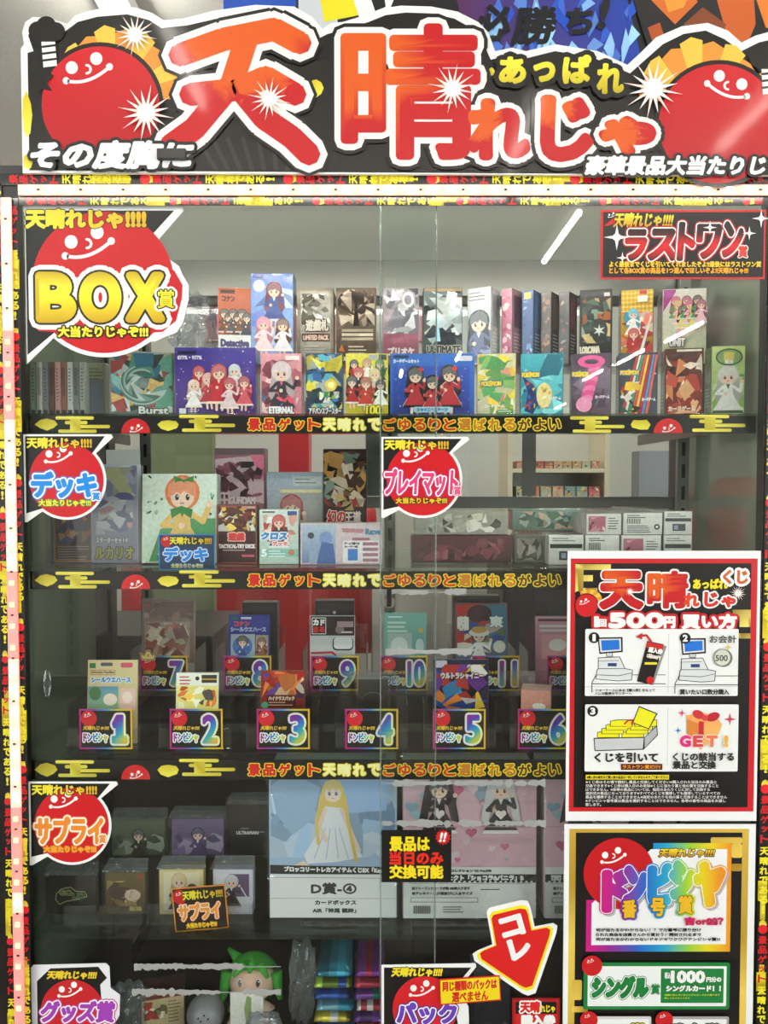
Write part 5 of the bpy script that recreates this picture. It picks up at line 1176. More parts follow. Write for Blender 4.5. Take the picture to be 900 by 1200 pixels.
o = card_sign(186, 626, 252, 668, .055, 'デッキ', '#1888e0', ((5.5, '#2a6cc8'), (4, WHT)), '#183858', '#2c84c8', 'small blue-framed card with blue and white lettering leaning on the ribbon girl box', R2); 
# playmat boxes
G3 = 'playmat boxes stacked end-on on the second shelf'
def pm_end(a, W, H, k=0):
    base(a, W, H, '#d4d4cc', '#c0c0b8')
    if k == 0: a.rect(W*.06, H*.12, W*.55, H*.86, '#a86070'); a.chaos(W*.08, H*.14, W*.54, H*.84, ['#c88890', '#703848', '#d8b0b0'], 10, 4, .4); lines(a, W*.62, H*.2, W*.94, 5, 3, '#585858')
    if k == 1:
        for j in range(8): a.rect(W*(.1+j*.045), H*.26, W*(.1+j*.045)+1, H*.5, '#282828')
        lines(a, W*.1, H*.1, W*.6, 2, 2.4, '#404040'); lines(a, W*.1, H*.58, W*.72, 4, 2.4, '#585858', 5); a.disc(W*.86, H*.64, 3.4, '#282828', 14); a.disc(W*.86, H*.64, 1.6, '#d4d4cc', 10)
    if k == 2: a.rect(W*.04, H*.3, W*.96, H*.44, '#242424'); a.rect(W*.3, H*.54, W*.76, H*.84, '#34343c'); lines(a, W*.1, H*.1, W*.8, 2, 2.6, '#606060'); a.rect(W*.36, H*.6, W*.5, H*.78, '#8890a8')
def pm(x0, x1, y0, y1, k, label, Y=.07, d=.30, z0=None): return carton('playmat_box', x0, y0, x1, y1, Y, d, z0, lambda a, W, H: pm_end(a, W, H, k), '#a8a8a4', label, 'playmat box', G3, mat='shrink', top='#b0a8a4')
zl = R2+.0004; z_up = P(0, 625, .07).z
def pmrow(lst, y0, zb):
    for x0, x1, k, lab in lst: carton('playmat_box', x0, y0, x1, 0, .07, .30, zb, (lambda k: lambda a, W, H: pm_end(a, W, H, k))(k), '#a8a8a4', lab, 'playmat box', G3, mat='shrink', top='#b0a8a4')
def pmc(x0, x1, ya, yb, zb, k, lab):
    cx = (x0+x1)/2; Y = .07; sx = SX(cx, 630, Y); zt = P(cx, ya, Y).z; W = x1-x0; H = (zt-zb)/sx
    a = Art(.00003); pm_end(a, W, H, k)
    bm = bx(bmesh.new(), -W*sx/2, W*sx/2, 0, .30, 0, zt-zb, .001); cl = bm.loops.layers.float_color.new('Col')
    for f in bm.faces:
        for lp in f.loops: lp[cl] = (*C('#b8b0ac'), 1)
    b0 = bpy.data.meshes.new('b'); bm.to_mesh(b0); bm.free()
    me = merge([b0, a.mesh('', W/2, H, sx, sx, 'f')], 'playmat_box'); me.materials.append(MATS['shrink'])
    tag(link('playmat_box', me, None, (P(cx, 630, Y).x, Y, zb)), lab, 'playmat box', G3)
pmc(643, 684, 627, 0, zl, 2, 'lower playmat box end with a black bar, beside the dark red rolled mat')
pmc(686, 726, 627, 0, zl, 1, 'lower playmat box end with barcode, under the pink pictured one')
pmc(728, 775, 627, 0, zl, 0, 'lower playmat box end with a pink picture, partly behind the poster top')
pmc(778, 811, 627, 0, zl, 2, 'lower playmat box end with a black bar, at the end of the stack')
zu = P(700, 627, .07).z+.0006
pmc(687, 728, 602, 0, zu, 0, 'upper playmat box end with a pink picture and small print')
pmc(730, 776, 601, 0, zu, 1, 'upper playmat box end with barcode and round mark')
pmc(778, 811, 599, 0, zu, 2, 'upper playmat box end with a black bar, topmost at the end of the stack')
def longbox(x0, x1, ya, zb, Y, d, cols, label, seed):
    cx = (x0+x1)/2; sx = SX(cx, 630, Y); zt = P(cx, ya, Y).z; W, H = x1-x0, (zt-zb)/sx
    a = Art(.00003); base(a, W, H, cols[0], cols[1]); a.chaos(W*.08, H*.12, W*.92, H*.9, cols[2:], 26, seed, .5)
    bm = bx(bmesh.new(), -W*sx/2, W*sx/2, 0, d, 0, zt-zb, .006); cl = bm.loops.layers.float_color.new('Col')
    for f in bm.faces:
        for lp in f.loops: lp[cl] = (*C(cols[0]), 1)
    b0 = bpy.data.meshes.new('b'); bm.to_mesh(b0); bm.free()
    me = merge([b0, a.mesh('', W/2, H, sx, sx, 'f')], 'playmat_roll'); me.materials.append(MATS['shrink'])
    tag(link('playmat_roll', me, None, (P(cx, 630, Y).x, Y, zb)), label, 'playmat box', 'playmats lying lengthwise on the second shelf')
    return zt
z1 = longbox(482, 600, 627, zl, .10, .06, ('#583038', '#40242c', '#703840', '#402028', '#8c5058'), 'dark red playmat box lying lengthwise, below the manga-printed one', 3)
longbox(486, 596, 598, z1+.0006, .10, .06, ('#a8a494', '#98948c', '#c8c4b4', '#787468', '#d8d4c8', '#585450'), 'beige playmat box with drawn pictures lying on the dark red one', 5)
z2 = longbox(603, 640, 627, zl, .10, .06, ('#6c6c64', '#585850', '#807c70', '#484840', '#98948c'), 'grey-brown playmat box lying under the green one', 6)
longbox(600, 682, 596, max(z2, zu)+.0008, .16, .06, ('#88a098', '#70887c', '#a8b8a8', '#587868', '#c8b098'), 'green playmat box lying lengthwise above the grey-brown one', 7)

# ---- row 3: numbered prize cards and products in clear holders
R3 = SH[3]
Y3a, Y3b = .065, .22
zb3 = P(400, 812, Y3b-.02).z
def holder(px, tier, label):
    Y, z = ((Y3a, R3) if tier == 0 else (Y3b, zb3)); c = P(px, 850 if tier == 0 else 795, Y); r = empty('acrylic_holder', (c.x, Y, z+.0003), label, 'display holder', 'clear holders on the numbered card shelf')
    w_ = .038
    boxo('base', -w_*1.6, w_*1.6, -.012, .085, 0, .0022, 'acrylic', r, .0003); boxo('front_lip', -w_*1.6, w_*1.6, -.0115, -.0095, .0025, .02 if tier else .036, 'acrylic', r, .0003)
    boxo('back', -w_*1.6, w_*1.6, .083, .085, .0025, .11, 'acrylic', r, .0003)
    for s_ in (-1, 1): boxo('divider', s_*w_*1.58-.001, s_*w_*1.58+.001, -.008, .082, .0025, .075, 'acrylic', r, .0003)
    return r
if True:
    rz = empty('acrylic_step', (0, .24, R3+.0003), 'clear acrylic step carrying the back tier of numbered cards', 'display riser')
    z = zb3-R3-.0003
    boxo('top', -.5, .45, -.045, .13, z-.004, z, 'acrylic', rz, .0004); boxo('front', -.5, .45, -.045, -.042, 0, z-.0045, 'dark_plastic', rz, .0004); boxo('rear', -.5, .45, .126, .129, 0, z-.0045, 'acrylic', rz, .0004)
fr = [(124, '1'), (230, '2'), (332, '3'), (435.5, '4'), (538, '5'), (638, '6')]
bk = [(192, '7'), (290, '8'), (392.5, '9'), (473, '10'), (581, '11'), (669, '12')]
slot = {'11': 566, '12': 655}
for px, n in fr: holder(px, 0, 'clear acrylic holder of card number '+n)
for px, n in bk: holder(slot.get(n, px), 1, 'clear acrylic holder of card number '+n)
def number_card(px, n, tier):
    Y = (Y3a-.014) if tier == 0 else (Y3b-.014); z0 = (R3 if tier == 0 else zb3)+.0026
    w_, h_ = (62, 47) if tier == 0 else (56, 41); py = 855 if tier == 0 else 791
    a = Art(.00004); x0, y0, x1, y1 = px-w_/2, py-h_/2, px+w_/2, py+h_/2
    f = lambda x, y: ramp([(0, '#c01478'), (.3, '#7c4ca0'), (.5, '#3890d0'), (.7, '#c8c840'), (1, '#e0a830')])((x-x0)/w_)
    a.rect(x0, y0, x1, y1, f, 10); a.rect(x0+2, y0+2, x1-2, y1-2, '#17110f')
    a.part('smiling_sun'); a.ell(x0+2+w_*.15, y0+2+h_*.19, w_*.15, h_*.2, '#d42028', 20); a.face(x0+2+w_*.13, y0+h_*.2, h_*.14)
    a.part('heading'); a.text('天晴れじゃ!!!!', x0+w_*.07, y0+h_*.42, x0+w_*.56, y0+h_*.52, '#e8c040', .5, shear=.2)
    a.part('title_lettering'); g = lambda x, y: RB((x-x0)/(w_*.62)); a.text('ドンピシャ', x0+w_*.08, y0+h_*.60, x0+w_*.53, y0+h_*.82, g, 1.0, ((3.4, WHT),))
    a.part('number'); q = x0+w_*(.76); hw = (.12 if len(n) == 1 else .16)*w_
    gv = lambda x, y: ramp([(0, '#a01880'), (.3, '#5838b0'), (.5, '#2088d0'), (.7, '#40b0a0'), (.85, '#d0d030'), (1, '#e8b028')])((y-(y0+h_*.14))/(h_*.7)*.7+(x-q+hw)/(2*hw)*.3)
    a.text('one' if n == '1' else n, q-hw, y0+h_*.17, q+hw, y0+h_*.83, gv, 3.4 if tier == 0 else 2.8, ((8.2 if tier == 0 else 7, lambda x, y: mixc('#d8d8d8', '#f0e890', (x-q)/hw)), (5.4, WHT)), slices=7)
    cx, cy_ = px, py; sx = SX(cx, cy_, Y); 
    o = sheet('number_card', a, rectpts(x0, y0, x1, y1), Y, 'small rainbow-edged black card with a smiling red sun and the number '+n, 'number card', 'numbered prize cards', thick=.0012, base='#c8b048', mat='gloss')
    o.location.z = z0+h_*sx/2; return o
for px, n in fr: number_card(px, n, 0)
for px, n in bk: number_card(px, n, 1)
def prod(x0, y0, x1, y1, tier, draw, side, label, mat='gloss', depth=.004, tilt=6, nm='prize_pack', cat='card pack', dY=.012, z0=None, grp='prizes behind the numbered cards'):
    Y = (Y3a if tier == 0 else Y3b)+dY; zz = ((R3 if tier == 0 else zb3)+.0028) if z0 is None else z0
    return carton(nm, x0, y0, x1, y1, Y, depth, zz, draw, side, label, cat, grp, tilt=tilt, mat=mat, bev=.0008)
def full(x0, y0, x1, y1, tier, draw, side, label, **k):     # drawing fills the part seen above the card
    Hs = (y1-y0)
    def f(a, W, H): base(a, W, H, side); a.rect(.6, .6, W-.6, H-.6, side); draw(a, W, min(Hs, H))
    return prod(x0, y0, x1, y1, tier, f, side, label, **k)
def d1(a, W, H):
    base(a, W, H, '#d8c898', '#d0bc88'); a.rect(W*.04, H*.06, W*.16, H*.16, '#287838'); a.rrect(W*.26, H*.05, W*.5, H*.12, 1.4, '#505860'); a.rrect(W*.66, H*.05, W*.9, H*.15, 2, '#d05870'); a.line([(W*.06, H*.2), (W*.55, H*.2), (W*.55, H*.29), (W*.06, H*.29)], .7, '#a07848', True); a.text('Sylvanian Families', W*.08, H*.22, W*.53, H*.27, '#7c5028', .4)
    a.text('シールウエハース', W*.08, H*.34, W*.86, H*.44, '#3c88c8', 1, ((2.4, '#f0f4f8'),)); a.rect(W*.02, H*.52, W*.62, H*.98, lambda x, y: mixc('#5c98b8', '#88b088', (y-H*.5)/(H*.4)), 3, True); a.ell(W*.16, H*.66, W*.12, H*.14, '#4c7c4c', 12); a.ell(W*.46, H*.78, W*.14, H*.12, '#f0e0d0', 14); a.rect(W*.66, H*.56, W*.96, H*.98, '#e8c0b8'); a.ell(W*.8, H*.74, W*.1, H*.12, '#f0dccc', 12)
full(101, 775, 160, 834, 0, d1, '#d0bc88', 'beige sticker pack with blue lettering behind card number 1', tilt=4)
def d2(a, W, H): base(a, W, H, '#f0f0e8', '#e8e4d0'); lines(a, W*.08, H*.1, W*.4, 3, 4, '#c04848', 3, 1.5); a.disc(W*.5, H*.16, W*.05, '#202020', 12); a.rect(W*.6, H*.06, W*.96, H*.28, '#303028'); a.rect(W*.6, H*.16, W*.96, H*.2, '#c0a040'); a.rect(1, H*.36, W-1, H*1.0, '#e8e080'); a.chaos(2, H*.38, W-2, H*.99, ['#e07838', '#f4e8a0', '#58504c', '#f0c048', '#fffbe0', '#c85828'], 18, 5, .4)
full(205, 790, 255, 832, 0, d2, '#e8e4d0', 'white-topped card pack with orange and yellow shards behind card number 2', tilt=5)
def d3(a, W, H): base(a, W, H, '#a83c30', '#8c3028'); a.chaos(1, 1, W-1, H*.7, ['#e85838', '#f0c8a0', '#e88848', '#6848a0', '#c83028', '#f4e0d0', '#503058'], 26, 8, .45); a.rect(W*.14, H*.62, W*.8, H*.92, '#682420'); a.text('ハイクラスパック', W*.18, H*.66, W*.76, H*.76, '#f0dcc8', .7); lines(a, W*.18, H*.8, W*.76, 2, 3, '#e8c0a0'); a.disc(W*.1, H*.88, 4, '#48b088', 12)
full(305, 787, 357, 833, 0, d3, '#8c3028', 'foil card pack with orange and red burst behind card number 3', mat='foil', tilt=4)
def clearcase():
    Y = Y3a+.014; c = P(437, 832, Y); sx = SX(437, 832, Y); r = empty('clear_card_case', (c.x, Y, R3+.0028), 'empty clear plastic card case behind card number 4', 'case')
    h = P(437, 796, Y).z-R3-.003; boxo('shell', -.030, .030, 0, .018, 0, h, 'acrylic', r, .003); boxo('rim', -.040, .040, -.004, .024, h+.0004, h+.008, 'acrylic', r, .002); boxo('insert', -.026, .026, .0185, .02, .02, h-.004, 'dark_plastic', r, .0005)
    bm = bmesh.new(); bmesh.ops.create_circle(bm, segments=28, radius=.02, cap_ends=False); g = bmesh.ops.extrude_edge_only(bm, edges=bm.edges[:]); vs_ = [v for v in g['geom'] if isinstance(v, bmesh.types.BMVert)]; bmesh.ops.translate(bm, vec=(0, 0, .0015), verts=vs_); bmesh.ops.rotate(bm, cent=(0, 0, 0), matrix=Matrix.Rotation(math.pi/2, 3, 'X'), verts=bm.verts)
    bm_obj('ring', bm, 'grey_plastic', r, (0, -.0006, h*.62))
clearcase()
def d5(a, W, H): base(a, W, H, '#2c3050', '#382848'); a.rrect(W*.03, H*.02, W*.25, H*.16, 1.4, '#d8dce8'); a.chaos(1, H*.1, W-1, H*.98, ['#2858a8', '#e8c838', '#f0f0f0', '#3890c8', '#c83c38', '#18182c', '#7038a0', '#e88838'], 44, 12, .38); a.text('ウルトラシャイニー', W*.14, H*.26, W*.9, H*.38, '#f4f0f0', 1, ((2.6, '#682038'),))
full(508, 774, 573, 833, 0, d5, '#2c3050', 'colourful crumpled foil card pack with sharp wings behind card number 5', mat='foil', tilt=3)
carton('small_box', 611, 809, 645, 833, Y3a+.014, .045, R3+.0028, lambda a, W, H: (base(a, W, H, '#d89888', '#c88878'), a.ell(W*.6, H*.3, 8, 4, '#f4ece4', 10)), '#c88c80', 'salmon pink small box with white mark behind card number 6', 'box', None, yaw=-14, top='#e0b0a4')
def d7(a, W, H): base(a, W, H, '#8c746c', '#785c54'); a.rect(2, H*.05, W-2, H*.3, '#70544e'); a.chaos(2, H*.05, W-2, H*.34, ['#8c6c64', '#a8908c', '#5c4440'], 14, 4, .4); a.rect(3, H*.36, W-6, H*.97, '#a49084'); a.chaos(4, H*.37, W-7, H*.96, ['#8c4438', '#c8b8a0', '#a86858', '#d8c8b4', '#70403c', '#989078'], 34, 7, .32); a.disc(W*.12, H*.1, 2.4, '#c03838', 10)
full(166, 702, 228, 778, 1, d7, '#a8a09c', 'brown-toned clear card sleeve with a crowded picture behind card number 7', mat='shrink', tilt=3)
bmq = P(185, 768, Y3b-.02)
def charm():
    a = Art(.00004); c = (173, 769)
    a.poly([(164, 766), (169, 768), (171, 763), (176, 763), (178, 768), (183, 766), (180, 773), (167, 773)][::-1], '#f0d890'); a.line([(164, 766), (169, 768), (171, 763), (176, 763), (178, 768), (183, 766), (180, 773), (167, 773)], 1, '#786038', True); a.disc(173.5, 768, 1.6, '#e09848', 10)
    sheet('gold_charm', a, [(163, 765), (169, 767), (171, 762), (176, 762), (178, 767), (184, 765), (181, 774), (166, 774)], Y3b-.018, 'tiny gold hat-shaped charm on the edge of card number 7', 'charm', thick=.002, base='#f0d890', mat='gloss')
charm()
def d8(a, W, H): base(a, W, H, '#2c3c98', '#243080'); a.rect(W*.06, H*.06, W*.22, H*.12, '#187048'); a.rect(W*.3, H*.06, W*.55, H*.11, '#d8d8e8'); a.text('コナン', W*.14, H*.16, W*.5, H*.27, '#d84838', 1); a.text('シールウエハース', W*.06, H*.3, W*.9, H*.4, '#a8b8e0', 1); a.rect(W*.06, H*.46, W*.64, H*.99, '#a8b4c0'); a.disc(W*.34, H*.74, W*.24, '#4878b8', 16); a.figure(W*.34, H*.5, H*.75, '#483028', '#3858a0', seed=1, longhair=False, legs=False); a.rect(W*.66, H*.48, W*.96, H*.99, '#a8988c'); a.figure(W*.8, H*.54, H*.6, '#7c4830', '#a06858', seed=3, legs=False)
carton('black_box', 284, 706, 325, 770, Y3b+.035, .03, zb3+.0028, lambda a, W, H: base(a, W, H, '#201c20', '#1c181c'), '#1c181c', 'plain black box behind the blue sticker pack', 'box', 'dark boxes behind the numbered cards')
full(267, 721, 316, 771, 1, d8, '#243080', 'blue sticker pack with two small portraits behind card number 8', tilt=4)
carton('black_box', 369, 704, 415, 770, Y3b+.035, .03, zb3+.0028, lambda a, W, H: (base(a, W, H, '#201a1e', '#1c181c'), a.rect(W*.08, H*.1, W*.4, H*.2, '#38343c'), a.disc(W*.5, H*.14, 2, '#c8b0b0', 10)), '#1c181c', 'black box with a pale dot behind the white corner-rounder pack', 'box', 'dark boxes behind the numbered cards')
def d9(a, W, H):
    base(a, W, H, '#dcdcdc', '#c8c8c8'); a.rect(.8, .8, W-.8, H*.48, '#2c1c20'); a.rect(W*.05, H*.06, W*.35, H*.44, '#18100f'); a.line([(W*.05, H*.06), (W*.35, H*.06), (W*.35, H*.44), (W*.05, H*.44)], .9, '#e8e0e0', True); a.text('カド', W*.08, H*.1, W*.32, H*.23, '#f4f0f0', 1.2); a.text('まる', W*.08, H*.27, W*.32, H*.4, '#e02828', 1.4)
    a.ell(W*.66, H*.34, W*.1, H*.1, '#887878', 12); a.rect(W*.6, H*.14, W*.96, H*.28, '#a88890'); a.rect(W*.7, H*.38, W*.94, H*.42, '#e0d0d0'); a.rrect(W*.5, H*.52, W*.96, H*.84, 5, '#34343a'); a.rrect(W*.53, H*.52, W*.94, H*.80, 4, '#e4e4e6'); a.line([(W*.04, H*.9), (W*.5, H*.88), (W*.6, H*.99)], 2.4, '#c02838')
full(363, 722, 416, 771, 1, d9, '#c8c8c8', 'white corner cutter pack with black header and red lettering behind card number 9', tilt=3)
def d10(a, W, H): base(a, W, H, '#78b4ac', '#68a49c'); lines(a, W*.1, H*.08, W*.6, 1, 3, '#e0f0ec', 1, 1.6); lines(a, W*.08, H*.2, W*.7, 3, 5, '#c8e0dc', 4, 2.4); a.rect(W*.08, H*.46, W*.66, H*.99, '#a8c0bc'); a.ell(W*.36, H*.74, W*.2, H*.2, '#e4ece8', 16); a.ell(W*.84, H*.74, W*.1, H*.16, '#c8d8dc', 12); a.disc(W*.86, H*.4, 3, '#d8b048', 10)
full(450, 719, 500, 771, 1, d10, '#68a49c', 'teal sticker pack with white round picture behind card number 10', tilt=4)
def d11(a, W, H):
    base(a, W, H, '#b0483c', '#48708c'); a.poly([(1, 1), (1, H*.9), (W*.5, H*.5), (W*.5, 1)], '#b84438'); a.poly([(W*.5, 1), (W*.5, H*.6), (W-1, H*.9), (W-1, 1)], '#3c7898'); a.ell(W*.46, H*.18, W*.24, H*.16, '#3c2430', 16); a.rect(W*.05, H*.05, W*.2, H*.16, '#d02830'); a.chaos(2, H*.3, W-2, H*.98, ['#d8c8b0', '#587858', '#c83c38', '#3858a0', '#e0d8c8'], 22, 9, .3)
    a.figure(W*.45, H*.4, H*.8, '#403838', '#f0f0ec', seed=6, longhair=False, legs=False); a.ell(W*.45, H*.5, W*.2, H*.07, '#e8e4dc', 16); a.ell(W*.45, H*.45, W*.15, H*.06, '#c8a048', 14); a.disc(W*.84, H*.74, W*.12, '#d8dcd0', 14); a.text('昭和', W*.04, H*.22, W*.24, H*.46, '#f0ece4', 1.4, ((3, '#802828'),)); a.text('東', W*.66, H*.22, W*.9, H*.4, '#e8eef0', 1.6, ((3, '#284868'),))
carton('black_box', 531, 698, 585, 770, Y3b+.045, .03, zb3+.0028, lambda a, W, H: base(a, W, H, '#48484c', '#303034'), '#38383c', 'dark grey box standing behind the red and blue game box', 'box', 'dark boxes behind the numbered cards')
full(534, 708, 595, 776, 1, d11, '#883c38', 'red and blue game box with a white-capped figure behind card number 11', mat='gloss', depth=.012, nm='game_box', cat='box', tilt=2)
def d12(a, W, H): base(a, W, H, '#d8a0b0', '#c88ca0'); a.rect(W*.06, H*.06, W*.9, H*.12, '#684858'); lines(a, W*.1, H*.2, W*.8, 2, 5, '#f0dce0', 2, 3); a.rect(W*.14, H*.42, W*.9, H*.98, '#e8a8b0'); a.ell(W*.5, H*.66, W*.2, H*.14, '#f4ece8', 16)
full(628, 723, 680, 774, 1, d12, '#c88ca0', 'pink sticker pack half hidden by the how-to-buy poster, behind card number 12', tilt=4)
full(500, 768, 546, 800, 1, lambda a, W, H: (base(a, W, H, '#2c3448', '#20283c'), lines(a, W*.1, H*.1, W*.8, 3, 4, '#687890')), '#20283c', 'dark navy pack between card numbers 10 and 11', tilt=12, dY=-.006) if False else None

# ---- row 4: card sleeves and large boxes
R4 = SH[4]
riser4 = empty('acrylic_riser', (P(223, 1002, .17).x, .21, R4+.0003), 'clear acrylic step under the upper row of sleeve packs', 'display riser')
z4 = P(223, 1003, .16).z
h4 = z4-R4-.0003; wR = .145
boxo('top', -wR, wR, -.05, .06, h4-.004, h4, 'acrylic', riser4, .0004)
for s_ in (-1, 1): boxo('leg', s_*wR-.002, s_*wR+.002, -.05, .06, 0, h4-.0045, 'acrylic', riser4, .0004)
def sleeve(x0, y0, x1, y1, Y, z0, draw, side, label, flap='#6c7478'):
    cx = (x0+x1)/2; sx = SX(cx, y1, Y); W = x1-x0; zt = P(cx, y0, Y).z; hm = zt-z0; H = hm/sx
    r = empty('sleeve_pack', (P(cx, y1, Y).x, Y, z0), label, 'card sleeves', 'packs of card sleeves')
    a = Art(.00003); a.lim = (W, H); draw(a, W, H)
    bm = bx(bmesh.new(), -W*sx/2, W*sx/2, 0, .018, .002, hm, .001); cl = bm.loops.layers.float_color.new('Col')
    for f in bm.faces:
        for lp in f.loops: lp[cl] = (*C(side), 1)
    b0 = bpy.data.meshes.new('b'); bm.to_mesh(b0); bm.free()
    me = merge([b0, a.mesh('', W/2, H, sx, sx, 'f')], 'sleeve_stack'); me.materials.append(MATS['gloss']); link('sleeve_stack', me, r)
    bm = bmesh.new(); nx, nz = 14, 16; R = random.Random(int(x0)); grid = []
    for j in range(nz+1):
        row = []
        for i in range(nx+1):
            u, v = i/nx, j/nz
            row.append(bm.verts.new(((u-.5)*(W*sx+.01), -.003+R.uniform(-.0009, .0009)-(.004*max(0, v-.85)/.15), v*(hm+.018))))
        grid.append(row)
    for j in range(nz):
        for i in range(nx): bm.faces.new((grid[j][i], grid[j][i+1], grid[j+1][i+1], grid[j+1][i]))
    bm_obj('film_bag', bm, 'film', r, smooth=True)
    bm = bmesh.new()
    v = [bm.verts.new(p) for p in ((-W*sx/2-.004, -.001, hm+.001), (W*sx/2+.004, -.001, hm+.001), (W*sx/2-.001, .02, hm+.013), (-W*sx/2+.001, .02, hm+.013), (-W*sx/2-.004, -.0005, hm+.0025), (W*sx/2+.004, -.0005, hm+.0025), (W*sx/2-.001, .0205, hm+.0145), (-W*sx/2+.001, .0205, hm+.0145))]
    for q in ((0, 1, 2, 3), (7, 6, 5, 4), (0, 4, 5, 1), (1, 5, 6, 2), (2, 6, 7, 3), (3, 7, 4, 0)): bm.faces.new([v[k] for k in q])
    bmesh.ops.recalc_face_normals(bm, faces=bm.faces[:]); bm_obj('folded_flap', bm, 'bag', r)
def man(hair, coat, bg, bg2, tx=None):
    def f(a, W, H):
        base(a, W, H, bg, bg2); a.chaos(1, H*.3, W-1, H*.98, [bg, bg2, mixc(bg, '#ffffff', .2)], 10, 3, .5); a.figure(W*.5, H*.25, H*1.0, hair, coat, seed=3, longhair=False, legs=False)
        if tx: a.text(tx, W*.2, H*.85, W*.8, H*.92, '#f0f0f0', .6)
    return f
sleeve(131, 961, 194, 1001, .16, z4+.0005, man('#2c2824', '#343830', '#5c6850', '#485444'), '#384034', 'green-grey sleeve pack with a dark-haired man, above the brown sleeve pack', '#303828')
sleeve(201, 959, 263, 1001, .16, z4+.0005, man('#343058', '#584c78', '#786890', '#5c5070'), '#40385c', 'violet sleeve pack with a purple-haired figure in the upper row')
sleeve(268, 943, 315, 1001, .16, z4+.0005, lambda a, W, H: (base(a, W, H, '#2c2a2c', '#242224'), a.text('ULTRAMAN', W*.2, H*.52, W*.74, H*.58, '#e4e4e4', .7), a.rect(W*.3, H*.46, W*.5, H*.475, '#b0b0b0'), a.rect(W*.74, H*.53, W*.9, H*.54, '#c8c8c8')), '#242224', 'plain black sleeve pack with small white lettering beside the blue girl box')
def d_gold(a, W, H):
    base(a, W, H, '#1c1816', '#141210'); L = [(W*.2, H*.62), (W*.22, H*.46), (W*.32, H*.34), (W*.5, H*.3), (W*.6, H*.4), (W*.78, H*.42), (W*.82, H*.54), (W*.66, H*.6), (W*.4, H*.66), (W*.28, H*.74)]
    a.line(L, .9, '#a8b070', True); a.text('GO', W*.28, H*.38, W*.52, H*.5, '#1c1816', .2, ((1.4, '#b8b878'),), shear=-.1); a.text('LD', W*.54, H*.46, W*.76, H*.58, '#1c1816', .2, ((1.4, '#88a878'),))
sleeve(54, 1026, 113, 1092, .085, R4+.0005, d_gold, '#141210', 'black sleeve pack with outlined GOLD lettering')
def d_hase(a, W, H): base(a, W, H, '#6c5c34', '#48381c'); a.chaos(2, H*.2, W-2, H*.8, ['#887448', '#a89060', '#584424', '#40301c'], 14, 4, .45); a.ell(W*.4, H*.5, W*.3, H*.16, '#48342c', 16); a.ell(W*.68, H*.54, W*.2, H*.14, '#d0b8a4', 14); a.chaos(W*.4, H*.42, W*.9, H*.7, ['#e0ccb8', '#b89880', '#c8b098'], 10, 8, .3); a.rect(W*.8, H*.08, W*.94, H*.14, '#b03838'); a.text('忍法', W*.6, H*.8, W*.9, H*.9, '#c8b060', .8)
sleeve(124, 1022, 171, 1094, .085, R4+.0005, d_hase, '#48381c', 'brown-gold sleeve pack with reclining figures, beside the black GOLD one')
def d_cream(a, W, H): base(a, W, H, '#e0d49c', '#d8c888'); a.rect(W*.1, H*.06, W*.9, H*.9, '#e8e0c0'); a.figure(W*.45, H*.08, H*1.0, '#d8c088', '#38383c', seed=4, legs=False); a.figure(W*.74, H*.32, H*.66, '#302828', '#484850', seed=2, longhair=False, legs=False)
sleeve(187, 1019, 239, 1088, .085, R4+.0005, d_cream, '#c8b878', 'cream sleeve pack with a blond figure in black behind the orange-lettered card')
def d_violet(a, W, H): base(a, W, H, '#d4d4dc', '#c8c8d4'); a.rect(W*.08, H*.1, W*.9, H*.94, '#e0e0e8'); a.rect(W*.4, H*.1, W*.9, H*.6, '#604870'); a.figure(W*.46, H*.12, H*.86, '#c8c8d0', '#34343c', seed=7, longhair=False); a.line([(W*.7, H*.4), (W*.9, H*.7)], 1.4, '#e8e8f0')
sleeve(250, 1019, 297, 1090, .085, R4+.0005, d_violet, '#b0b0c0', 'white and violet sleeve pack with a silver-haired figure in black')
def tray(x0, x1, y0, y1, Y, label):
    cx = (x0+x1)/2; c = P(cx, y1, Y); sx = SX(cx, y1, Y); w_ = (x1-x0)*sx/2; h = P(cx, y0, Y).z-R4; r = empty('acrylic_tray', (c.x, Y, R4+.0003), label, 'display tray', 'clear trays on the sleeve shelf')
    boxo('front', -w_, w_, 0, .002, 0, h, 'acrylic', r, .0004)
    for s_ in (-1, 1): boxo('side', s_*w_-.001, s_*w_+.001, .0025, .015, 0, h, 'acrylic', r, .0004)
    for k in range(6): boxo('foot', -w_*.85+k*w_*.34-.006, -w_*.85+k*w_*.34+.006, -.005, -.0005, 0, .006, 'acrylic', r, .0008)
tray(58, 167, 1062, 1100, .055, 'clear tray front before the black GOLD and brown sleeve packs'); tray(172, 296, 1060, 1098, .055, 'clear tray front before the cream and violet sleeve packs'); tray(352, 460, 1086, 1098, .055, 'low clear tray lip in front of the blue girl box')
tray(482, 600, 1086, 1098, .055, 'low clear tray lip in front of the pink heart box')
o = card_sign(203, 1039, 266, 1090, .05, 'サプライ', '#f0983c', ((5, '#e07c20'), (3.6, WHT)), '#201410', '#e08828', 'orange-framed tilted card with orange lettering, in front of the cream sleeve pack', R4, rotz=math.radians(-5))
